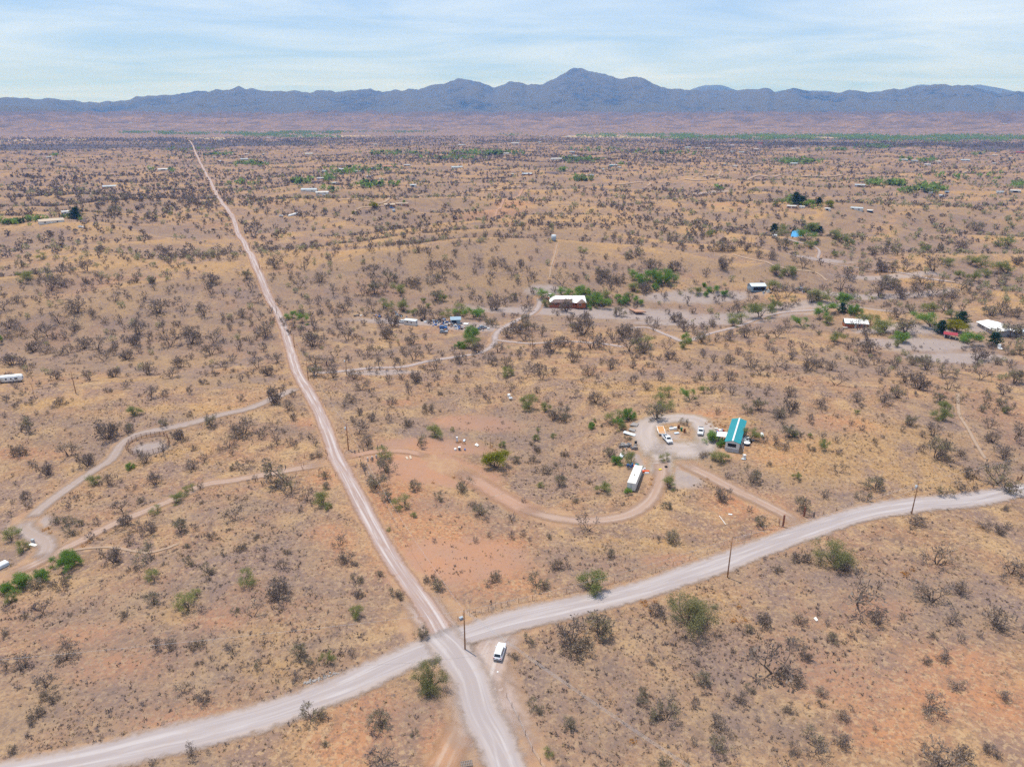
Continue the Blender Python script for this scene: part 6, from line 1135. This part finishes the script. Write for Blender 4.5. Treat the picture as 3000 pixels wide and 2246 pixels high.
def leaves(r, pts, per, size, spread):
    P0 = np.repeat(np.array(pts), per, 0); c = P0 + r.normal(0, 1, P0.shape) * np.array([spread, spread, spread * .7])
    u = r.normal(0, 1, c.shape); u /= np.linalg.norm(u, axis=1)[:, None]; v = np.cross(u, r.normal(0, 1, c.shape)); v /= np.linalg.norm(v, axis=1)[:, None]
    s = size * r.uniform(.6, 1.4, (len(c), 1)); V = np.stack([c - u * s, c + v * s * .55, c + u * s, c - v * s * .55], 1).reshape(-1, 3); return V, np.arange(len(V)).reshape(-1, 4)
PROTO = {k: [] for k in 'bsogGYDB'}
def norm_parts(parts):
    """scale a tree so that it is 1 wide, standing at 0"""
    allv = np.concatenate([v for _, v, _, _ in parts]); wd = (np.percentile(allv[:, 0], 98) - np.percentile(allv[:, 0], 2) + np.percentile(allv[:, 1], 98) - np.percentile(allv[:, 1], 2)) / 2
    out = []
    for nm, v, f, m in parts:
        me = fast_mesh(nm, v / wd, f); me.materials.append(TM[m]); out.append((nm, me))
    return out, float(np.percentile(allv[:, 2], 99) / wd)
for s in range(9):
    r = np.random.default_rng(100 + s); sg, tp = skeleton(r, [2, 3, 4, 3, 5, 2, 3, 4, 6][s], [1.0, 1.15, 1.25, .9, 1.3, .8, 1.2, 1.05, 1.2][s])
    PROTO['b'].append(norm_parts([('trunk', *tubes(sg), 'bark'), ('crown', *twigs(r, tp, 4, .23, .0034), 'twig')]))
for s in range(5):
    r = np.random.default_rng(150 + s); sg, tp = skeleton(r, 7, 1.5, 2); sg = [(a * np.array([1, 1, .8]), b * np.array([1, 1, .8]), c * .45, d * .45) for a, b, c, d in sg]; tp = [(a * np.array([1, 1, .8]), d) for a, d in tp]
    PROTO['s'].append(norm_parts([('stems', *tubes(sg, 3), 'bark'), ('crown', *twigs(r, tp, 8, .22, .005), 'scrub')]))
for s in range(6):
    r = np.random.default_rng(200 + s); sg, tp = skeleton(r, [3, 2, 4, 3, 5, 4][s], [1.1, 1.0, 1.25, .9, 1.3, 1.2][s])
    tw = twigs(r, tp, 4, .19, .004); pts = [p for p, d in tp]; keep = [p for p in pts if r.random() < .62]
    PROTO['o'].append(norm_parts([('trunk', *tubes(sg), 'bark'), ('twigs', *tw, 'twig'), ('crown', *leaves(r, keep, 20, .019, .065), 'o')]))
for s in range(5):
    r = np.random.default_rng(250 + s); sg, tp = skeleton(r, [3, 2, 4, 3, 4][s], [1.05, .9, 1.2, 1.0, 1.25][s]); pts = [p for p, d in tp if r.random() < .85]
    PROTO['g'].append(norm_parts([('trunk', *tubes(sg), 'bark'), ('crown', *leaves(r, pts, 48, .022, .085), 'g')]))
for s in range(5):
    r = np.random.default_rng(300 + s); sg, tp = skeleton(r, [3, 4, 3, 2, 5][s], [1.1, 1.25, .95, 1.0, 1.2][s]); pts = [p for p, d in tp]
    PROTO['G'].append(norm_parts([('trunk', *tubes(sg), 'bark'), ('crown', *leaves(r, pts, 56, .025, .09), 'G')]))
for s in range(2):
    r = np.random.default_rng(350 + s); sg, tp = skeleton(r, 4, 1.15); pts = [p for p, d in tp]
    PROTO['Y'].append(norm_parts([('trunk', *tubes(sg), 'bark'), ('crown', *leaves(r, pts, 50, .023, .085), 'Y')]))
for s in range(3):
    r = np.random.default_rng(380 + s); pts = []; sg = [(np.array([0, 0, -.05]), np.array([.02, 0, .5]), .05, .035), (np.array([.02, 0, .5]), np.array([0, .02, 1.15]), .035, .01)]
    for k in range(130):
        z = r.uniform(.15, 1.2); rad = .5 * (1 - max(0, (z - .35)) / .9) ** .8 * r.uniform(.3, 1) * (.75 + .25 * np.sin(z * 17 + s)); a = r.uniform(0, 6.28); pts.append((np.cos(a) * rad, np.sin(a) * rad, z))
        if k % 3 == 0: sg.append((np.array([0, 0, z - .1]), np.array(pts[-1]), .012, .004))
    PROTO['D'].append(norm_parts([('trunk', *tubes(sg), 'bark'), ('crown', *leaves(r, pts, 26, .03, .05), 'D')]))
for s in range(3):
    r = np.random.default_rng(420 + s); sg, tp = skeleton(r, 7, 1.35); pts = [p for p, d in tp]
    PROTO['B'].append(norm_parts([('trunk', *tubes(sg), 'bark'), ('crown', *leaves(r, pts, 46, .016, .075), 'B')]))
rows = []
for (ox, oy), txt in TREES.items():
    for e in txt.split():
        x, y, wd, k = e.split(','); rows.append((ox + float(x) / 2.212, oy + float(y) / 2.212, float(wd) / 2.212, k))
ra = np.array([q[:3] for q in rows]); tpts, tt = P(ra[:, 0], ra[:, 1]); tw_m = ra[:, 2] * tt / FPX
LAND = [('the parked SUV', 1462, 1935), ('the mobile home', 2143, 1300), ('the storage trailer', 1855, 1410), ('the horse pen', 440, 1310), ('the hip-roofed house', 1665, 895), ('the site trailer', 1200, 950),
        ('the tool shed', 1335, 948), ('the metal barn', 2215, 850), ('the teal-boarded house', 2505, 955), ('the ramada', 2785, 990), ('the ranch house', 2925, 965), ('the blue-roofed house', 2330, 694), ('the red yard', 1280, 1350),
        ('the travel trailer', 30, 1115), ('the farm gate', 2360, 1520), ('the hilltop tank', 1622, 705), ('the slatted gate', 940, 1078), ('the rubble wall', 930, 1990), ('the boxed pole', 222, 1150), ('the flatbed trailer', 1935, 1262),
        ('the reddish pole', 1021, 1318), ('the transformer pole', 2670, 1500), ('the roadside pole', 2131, 1690), ('the driveway fork', 1447, 1007), ('the pale slab', 95, 1600), ('the flat board', 2390, 1812),
        ('the evergreen-side farmhouse', 195, 630), ('the blue-striped motorhome', 862, 632), ('the tan-roofed ranch', 1141, 606), ('the terrace workshop', 2513, 617), ('the wooden pallets', 1367, 2238), ('the red earth heap', 1866, 915)]
la = np.array([(a, b) for _, a, b in LAND], float); lpos, _ = P(la[:, 0], la[:, 1])
def where(x, y):
    d = np.hypot(lpos[:, 0] - x, lpos[:, 1] - y); o = np.argsort(d); i = int(o[0]); va = np.array([x, y]) - lpos[i, :2]; best = None
    for j in o[1:9]:                                        # the landmark it lies towards, seen from the nearest one
        vb = lpos[j, :2] - lpos[i, :2]; c = float(va @ vb / (np.linalg.norm(va) * np.linalg.norm(vb) + 1e-6))
        if best is None or c > best[0] + .05: best = (c, int(j))
    m = max(2, int(round(d[i] / 2.0)) * 2) if d[i] < 80 else int(round(d[i] / 5.0)) * 5
    return '%d m from %s %s %s' % (m, LAND[i][0], 'towards' if best[0] > .35 else 'away from', LAND[best[1]][0] if best[0] > .35 else LAND[int(o[1])][0])
KIND = {'b': ('bare_mesquite_tree', 'tree', 'leafless grey mesquite'), 's': ('bare_scrub', 'shrub', 'leafless scrub bush'), 'o': ('olive_mesquite_tree', 'tree', 'sparse olive mesquite'), 'g': ('green_mesquite_tree', 'tree', 'yellow-green leafy mesquite'),
        'G': ('lush_green_tree', 'tree', 'lush green tree'), 'Y': ('lime_green_tree', 'tree', 'lime yellow-green tree'), 'D': ('evergreen_tree', 'tree', 'dark evergreen tree'), 'B': ('olive_bush', 'bush', 'dense rounded olive bush')}
seen = {k: 0 for k in KIND}
def plant(k, x, y, z, wd, hs=1.0, i=0):
    protos = PROTO[k]; parts, hgt = protos[i % len(protos)]; nm, cat, txt = KIND[k]
    size = 'small' if wd < 3.2 else ('medium' if wd < 5.2 else ('large' if wd < 8 else 'very large'))
    ph = where(x, y); lab = '%s %s %s' % (size, txt, ph); o = empty(nm, (x, y, z), random.uniform(0, 6.28), lab, cat, txt + ('es' if txt.endswith('sh') else 's'))
    o.scale = (wd, wd, wd * hs * {'b': .95, 's': .6, 'o': .9, 'g': .88, 'G': .85, 'Y': .85, 'D': 1.15, 'B': .85}[k] / hgt)
    for pnm, me_ in parts: link(pnm, me_, None, o)
    return o
LOD = []                                                   # (x, y, z, width, height factor, kind) for the joined far growth
order = np.argsort(-ra[:, 2]); caps = {'b': 290, 's': 120, 'o': 250, 'g': 150, 'G': 120, 'Y': 20, 'D': 30, 'B': 9}
occupied = []
for i in order:
    k = rows[i][3]; x, y, z = tpts[i]; wd = float(np.clip(tw_m[i] * (.98 if k == 'b' else 1.05), 1.0, 14.5)); wd *= random.uniform(.88, 1.1); hs = random.uniform(.85, 1.15)
    if k in 'gGY' and wd > 5: hs *= .9
    if wd > 9: hs *= .82
    occupied.append((x, y))
    if seen[k] < caps[k]: seen[k] += 1; plant(k, x, y, z - .05, wd, hs, int(i * 7 + seen[k]))
    else: LOD.append((x, y, z, wd, hs, k))
# ------------------------------------------------------------------ joined far growth (past the 300 of a kind, or too small to tell apart)
BS = np.array(BSPOTS + [(q[0], q[1], 7.0) for q in [P1(a, b)[0] for a, b in ((1665, 885), (2143, 1290), (1855, 1390), (2215, 845), (2505, 950), (2925, 955), (2785, 985), (2330, 690), (1200, 948), (1335, 944))]])
yardpos = [(q[0], q[1], max(q[2], q[3]) * .8) for q in PPOS['grey'][:7]] + [(q[0], q[1], q[2]) for q in PPOS['red'][:5]]
def clear(x, y, m=1.5, yards=True):
    ok = road_gap(x, y) > m
    for bx, by, r in (list(BS) + (yardpos if yards else [])): ok &= (x - bx) ** 2 + (y - by) ** 2 > r * r
    return ok
def scatter(n, r0, r1, half=40, power=1.0):
    a = np.radians(rng.uniform(-half, half, n)); u = rng.uniform(0, 1, n); e = 2 - power
    r = (r0 ** e + u * (r1 ** e - r0 ** e)) ** (1 / e); return r * np.sin(a), r * np.cos(a), r
xs, ys, rs = scatter(82000, 240, 4200, 41, 1.0)
den = 0.5 + 0.9 * pn(xs / 110, ys / 70, 21) + 0.7 * pn(xs / 420, ys / 260, 22) + 0.45 * pn(xs / 35, ys / 28, 23)
bel = np.exp(-((rs - 3150) / 380) ** 2) * .4
keep = (rng.uniform(0, 1, len(xs)) < np.clip(den + bel, .06, 1)) & clear(xs, ys, 1.5)
oc = np.array(occupied); sel = np.nonzero(keep & (rs < 700))[0]
for i in sel:
    if rs[i] < 560 and ((oc[:, 0] - xs[i]) ** 2 + (oc[:, 1] - ys[i]) ** 2).min() < 16: keep[i] = False
    if rs[i] < 300 and rng.random() < .7: keep[i] = False
    if rs[i] < 480 and rng.random() < .25: keep[i] = False
xs, ys, rs = xs[keep], ys[keep], rs[keep]; zs = H(xs, ys)
u = rng.uniform(0, 1, len(xs)); gfrac = 0.13 + 0.12 * sm(0.1, .4, pn(xs / 300, ys / 200, 25)) + .18 * sm(0.15, .5, xs / np.maximum(ys, 1)) * (rs < 1500)
for i in range(len(xs)):
    k = 'o' if u[i] < gfrac[i] else ('s' if u[i] > .62 else 'b')
    wd = rng.uniform(2.2, 5.2) if k != 's' else rng.uniform(1.4, 3.0)
    wd *= (.55 + .45 * float(sm(300, 480, rs[i]))) * (1 + .35 * float(sm(500, 1000, rs[i])))
    if rs[i] < 340: k = 's'
    LOD.append((xs[i], ys[i], zs[i], wd, rng.uniform(.75, 1.0), k))
# green groves and the riverside wood (photo pixels, half extents, number)
GROVES = [(40,655,45,8,16),(120,645,40,6,10),(215,640,30,8,9),(500,500,20,3,4),(450,500,10,3,3),(165,455,14,4,5),(640,455,40,5,20),(720,480,40,6,18),(760,485,25,5,10),(780,397,60,5,40),(900,400,90,5,60),(430,388,70,3,40),(600,392,120,4,80),(850,391,130,5,110),
 (880,535,25,6,14),(960,525,25,8,14),(960,560,25,6,10),(1000,505,60,8,22),(1060,500,60,6,18),(1120,495,60,6,16),(1080,545,40,7,16),(1130,545,25,5,6),(1050,386,200,5,90),(1110,450,50,6,20),(1200,450,60,6,24),(1330,465,70,5,30),(1400,450,70,6,50),(1470,450,60,5,34),(1690,470,50,8,46),
 (1700,528,30,4,14),(1500,395,40,4,24),(1650,500,10,4,4),(1820,485,12,5,5),(1860,397,150,6,150),(2120,402,160,8,260),(2400,402,160,9,320),(2680,405,170,9,330),(2900,405,150,9,300),(2335,475,55,8,56),(2560,540,30,6,16),(2620,540,30,6,18),(2690,558,40,9,24),(2740,555,40,10,22),
 (2570,430,60,7,50),(2650,468,30,5,10),(2720,470,30,6,14),(2980,545,30,8,12),(2870,452,20,4,8),(2320,596,25,10,8),(2365,602,20,8,6),(2105,555,14,5,3),(700,540,60,6,6),(2850,520,120,16,10),(2450,440,80,5,20),(1950,450,100,6,24),(1750,440,90,6,24),(560,440,80,5,14)]
gp = []; gk = []
for cx_, cy_, rx, ry, n in GROVES:
    big = cy_ < 412 and rx > 55; n = n * (9 if big else 2)
    gp.append(np.stack([cx_ + rng.uniform(-1, 1, n) * rx * 1.15 if big else rng.normal(cx_, rx * .55, n), cy_ + rng.normal(0, ry * .5, n)], 1)); gk += ['G' if big else 'm'] * n
for cx_, cy_, rx, ry, n in [(250, 409, 270, 6, 2600), (700, 412, 240, 6, 2000), (1100, 410, 240, 5, 1100), (1700, 414, 300, 5, 1200), (2150, 424, 180, 7, 1700), (2500, 424, 200, 6, 2200), (2850, 424, 200, 7, 2600), (2050, 445, 220, 10, 1500), (1550, 455, 300, 14, 1400), (1750, 470, 300, 14, 1100), (1200, 470, 250, 12, 800), (500, 520, 450, 22, 900), (350, 580, 330, 24, 700)]:
    gp.append(np.stack([cx_ + rng.uniform(-1, 1, n) * rx, cy_ + rng.normal(0, ry * .6, n)], 1)); gk += ['b'] * n
gp = np.concatenate(gp); keepg = (np.array(gk) == 'm') | (rng.uniform(0, 1, len(gp)) < np.clip(.7 + 1.7 * pn(gp[:, 0] / 60, gp[:, 1] / 8, 91), .08, 1)); gp = gp[keepg]; gk = [k for k, q in zip(gk, keepg) if q]
isb = np.array(gk) == 'b'; gpt, gt = Pfar(gp[:, 0], np.maximum(gp[:, 1], 386)); q1, q2 = P(gp[~isb, 0], np.maximum(gp[~isb, 1], 386), 0.0, 150, 450.0); gpt[~isb] = q1; gt[~isb] = q2
gok = clear(gpt[:, 0], gpt[:, 1], 1.0, False)
for i in np.nonzero(gok)[0]:
    x, y, z = gpt[i]; f = gt[i]; k = gk[i]
    if k != 'b': k = ('G' if rng.random() < .6 else ('g' if rng.random() < .7 else 'D')) if k == 'm' else ('G' if rng.random() < .7 else ('g' if rng.random() < .6 else 'b'))
    wd = (rng.uniform(5.5, 11) if k != 'b' and f > 800 else rng.uniform(3.5, 6.5)); LOD.append((x, y, z, wd, rng.uniform(.7, 1.0), k))
def lod_mesh(items, name, mkey, label, leafy, tw=False):
    """every item becomes a loose clump of small faces (more of them when nearer) with a few stem faces"""
    A = np.array([q[:5] for q in items], float); r = np.hypot(A[:, 0], A[:, 1]); n = np.where(r < 420, 70, np.where(r < 650, 44, np.where(r < 1100, 22, np.where(r < 2000, 9, 5))))
    if leafy: n = (n * 1.4).astype(int)
    idx = np.repeat(np.arange(len(A)), n); m = len(idx); d = rng.normal(0, 1, (m, 3)); d /= np.linalg.norm(d, axis=1)[:, None]; rad = rng.uniform(.25, 1, m) ** .5
    W = A[idx, 3]; Hh = A[idx, 3] * A[idx, 4]
    lump = 1 + .25 * np.sin(d[:, 0] * 5 + idx) * np.cos(d[:, 1] * 4 + idx * 1.7)
    c = np.stack([A[idx, 0] + d[:, 0] * rad * W * .48 * lump, A[idx, 1] + d[:, 1] * rad * W * .48 * lump, A[idx, 2] + Hh * (.52 + .46 * d[:, 2] * rad)], 1)
    c[:, 2] = np.maximum(c[:, 2], A[idx, 2] + .08 * Hh)
    fatf = (r[idx] > 560)
    if leafy:
        u_ = rng.normal(0, 1, (m, 3)); u_ /= np.linalg.norm(u_, axis=1)[:, None]; s = (W * 1.45 / np.sqrt(n[idx]))[:, None] * rng.uniform(.6, 1.2, (m, 1)) * .62; wv = s * .6
    else:
        base = np.stack([A[idx, 0], A[idx, 1], A[idx, 2]], 1); u_ = c - base; u_ /= np.linalg.norm(u_, axis=1)[:, None] + 1e-9; u_ += rng.normal(0, .35, (m, 3)); u_ /= np.linalg.norm(u_, axis=1)[:, None]
        s = (W * .26)[:, None] * rng.uniform(.6, 1.3, (m, 1)); wv = (W * np.where(r[idx] > 1100, .62, np.where(r[idx] > 650, .34, .2)) / np.sqrt(n[idx]))[:, None] * rng.uniform(.7, 1.4, (m, 1))
    if not leafy:                                            # from far off the twigs merge into small clumps
        u2 = rng.normal(0, 1, (m, 3)); u2 /= np.linalg.norm(u2, axis=1)[:, None]; u_ = np.where(fatf[:, None], u2, u_); s2 = (W * .98 / np.sqrt(n[idx]))[:, None] * rng.uniform(.6, 1.2, (m, 1)); s = np.where(fatf[:, None], s2, s); wv = np.where(fatf[:, None], s2 * .55, wv)
    v_ = np.cross(u_, rng.normal(0, 1, (m, 3))); v_ /= np.linalg.norm(v_, axis=1)[:, None] + 1e-9
    V = np.stack([c - u_ * s, c + v_ * wv, c + u_ * s, c - v_ * wv], 1).reshape(-1, 3); F = np.arange(len(V)).reshape(-1, 4)
    o = link(name, fast_mesh(name, V, F), TM[mkey]); tag(o, label, 'growth', None, 'stuff')
    # stems
    B = A[r < 1300]; k = 3; ib = np.repeat(np.arange(len(B)), k); a = rng.uniform(0, 6.28, len(ib)); w_ = B[ib, 3]; b0 = B[ib, :3] - np.array([0, 0, .1])
    top = b0 + np.stack([np.cos(a) * w_ * .22, np.sin(a) * w_ * .22, w_ * B[ib, 4] * .6], 1); sd = np.stack([-np.sin(a) + .3, np.cos(a), 0 * a], 1) * (w_ * .022)[:, None]
    V = np.stack([b0 - sd, b0 + sd, top + sd * .5, top - sd * .5], 1).reshape(-1, 3)
    if len(V): tag(link('stems', fast_mesh('stems', V, np.arange(len(V)).reshape(-1, 4)), TM['bark'], o), kind='stuff')
for k, nm, lab, lf in (('b', 'bare_woodland', 'leafless grey mesquites scattered over the far slopes and plain', False), ('s', 'far_scrub', 'low grey scrub scattered over the far slopes and plain', False), ('o', 'olive_woodland', 'olive-green mesquites scattered over the far slopes', True),
                       ('g', 'green_woodland', 'yellow-green trees of the far groves', True), ('G', 'riverside_woodland', 'lush green trees of the far groves and riverside', True), ('D', 'dark_grove', 'dark green trees among the far groves', True)):
    it = [q for q in LOD if q[5] == k]
    if it: lod_mesh(it, nm, {'b': 'twig', 's': 'scrub'}.get(k, k), lab, lf)

# ------------------------------------------------------------------ ground cover: grass tufts and low dark subshrubs
def tuft_mesh(name, n, r0, r1, mkey, label, hmin, hmax, per, size, dens, power=1.0):
    """small rounded clumps of leaf-sized faces"""
    x, y, r = scatter(n, r0, r1, 42, power); ok = (rng.uniform(0, 1, n) < dens(x, y)) & clear(x, y, .5)
    x, y = x[ok], y[ok]; z = H(x, y); m = len(x); h = (hmin + (hmax - hmin) * rng.uniform(0, 1, m) ** 1.8) * (.6 + .9 * rng.uniform(0, 1, m)); idx = np.repeat(np.arange(m), per); k = len(idx)
    d = rng.normal(0, 1, (k, 3)); d /= np.linalg.norm(d, axis=1)[:, None]; rad = rng.uniform(.2, 1, (k, 1)); hh_ = h[idx][:, None]
    c = np.stack([x[idx], y[idx], z[idx]], 1) + d * rad * hh_ * np.array([.8, .8, .0]) + np.array([0, 0, 1]) * hh_ * (.12 + .75 * np.abs(d[:, 2:3]) * rad)
    u_ = d * np.array([1, 1, .4]) + np.array([0, 0, .7]) + rng.normal(0, .3, (k, 3)); u_ /= np.linalg.norm(u_, axis=1)[:, None]
    v_ = np.cross(u_, rng.normal(0, 1, (k, 3))); v_ /= np.linalg.norm(v_, axis=1)[:, None] + 1e-9; s = hh_ * size * rng.uniform(.7, 1.3, (k, 1))
    V = np.stack([c - u_ * s, c + v_ * s * .42, c + u_ * s, c - v_ * s * .42], 1).reshape(-1, 3)
    tag(link(name, fast_mesh(name, V, np.arange(len(V)).reshape(-1, 4)), TM[mkey]), label, 'ground cover', None, 'stuff')
TM['straw'] = foliage_mat('straw', ((.40, .285, .165), (.31, .215, .12), (.40, .285, .165)), .25); TM['subshrub'] = foliage_mat('subshrub', ((.20, .15, .122), (.135, .103, .088), (.20, .15, .122)), .1)
TM['rusty'] = foliage_mat('dry_weed', ((.45, .22, .06), (.36, .17, .05), (.45, .22, .06)), .25)
def d_sub(x, y): return np.clip(.09 + .75 * patch('scrub', x, y) * sm(-.3, .3, pn(x / 4.5, y / 4.5, 64)) + .8 * sm(.02, .5, pn(x / 26, y / 22, 61) + .5 * pn(x / 8, y / 8, 62) + .4 * pn(x / 3.5, y / 3.5, 65)) - .6 * patch('red', x, y), .015, 1)
def d_straw(x, y): return np.clip(.35 + .5 * patch('gold', x, y) + .8 * pn(x / 18, y / 18, 63) - .3 * patch('red', x, y), .05, 1)
tuft_mesh('low_subshrubs', 76000, 85, 330, 'subshrub', 'low dark dry subshrubs dotted over the grassland', .14, .62, 9, .34, d_sub, .8)
tuft_mesh('grass_tufts', 52000, 85, 300, 'straw', 'pale straw grass tufts over the dry grassland', .16, .42, 6, .42, d_straw, .8)
tuft_mesh('far_subshrubs', 34000, 320, 1000, 'subshrub', 'low dark scrub dotted over the middle slopes', .35, .9, 6, .42, d_sub, .7)
wp = np.array([(1905,1790),(1880,1765),(1893,1775),(1920,1765),(2165,1780),(2150,1820),(2143,1822),(2185,1818),(2650,1685),(2655,1680),(2675,1672),(2645,1678),(1857,2175),(2068,1243),(2095,1248),(2110,1246),(2080,1250),(2120,1252),(2100,1256),(2090,1240),(2075,1238),(1906,1420),(1907,1405),(2073,1405),(1340,1297),(1350,1295),(1360,1300),(1440,1310),(1450,1318),(1455,1325),(130,1555),(150,1562),(140,1550),(1890,1763),(1330,1400),(1270,1415),(245,1600),(260,1590)], float)
for rep in range(1):
    g_, _ = P(wp[:, 0], wp[:, 1]); mb_v = []
    for (x, y, z) in g_:
        o_ = leaves(rng, [(x, y, z + .25)], 40, .16, .35)[0]; mb_v.append(o_)
    V = np.concatenate(mb_v); tag(link('dry_weeds', fast_mesh('dry_weeds', V, np.arange(len(V)).reshape(-1, 4)), TM['rusty']), 'rusty orange dry weed clumps by roads and yards', 'ground cover', None, 'stuff')

# ------------------------------------------------------------------ haze
hz, t, out = nodes('haze_air'); pv = t.nodes.new('ShaderNodeVolumePrincipled'); pv.inputs['Color'].default_value = (0.08, 0.34, 1.0, 1); pv.inputs['Absorption Color'].default_value = (1, 1, 1, 1); pv.inputs['Density'].default_value = 7.2e-5; pv.inputs['Anisotropy'].default_value = 0.0
t.links.new(pv.outputs[0], out.inputs['Volume'])
tag(MB().box(-24000, -600, -120, 24000, 22500, 1010).build('haze', hz), 'pale blue air haze over the valley', None, None, 'stuff')
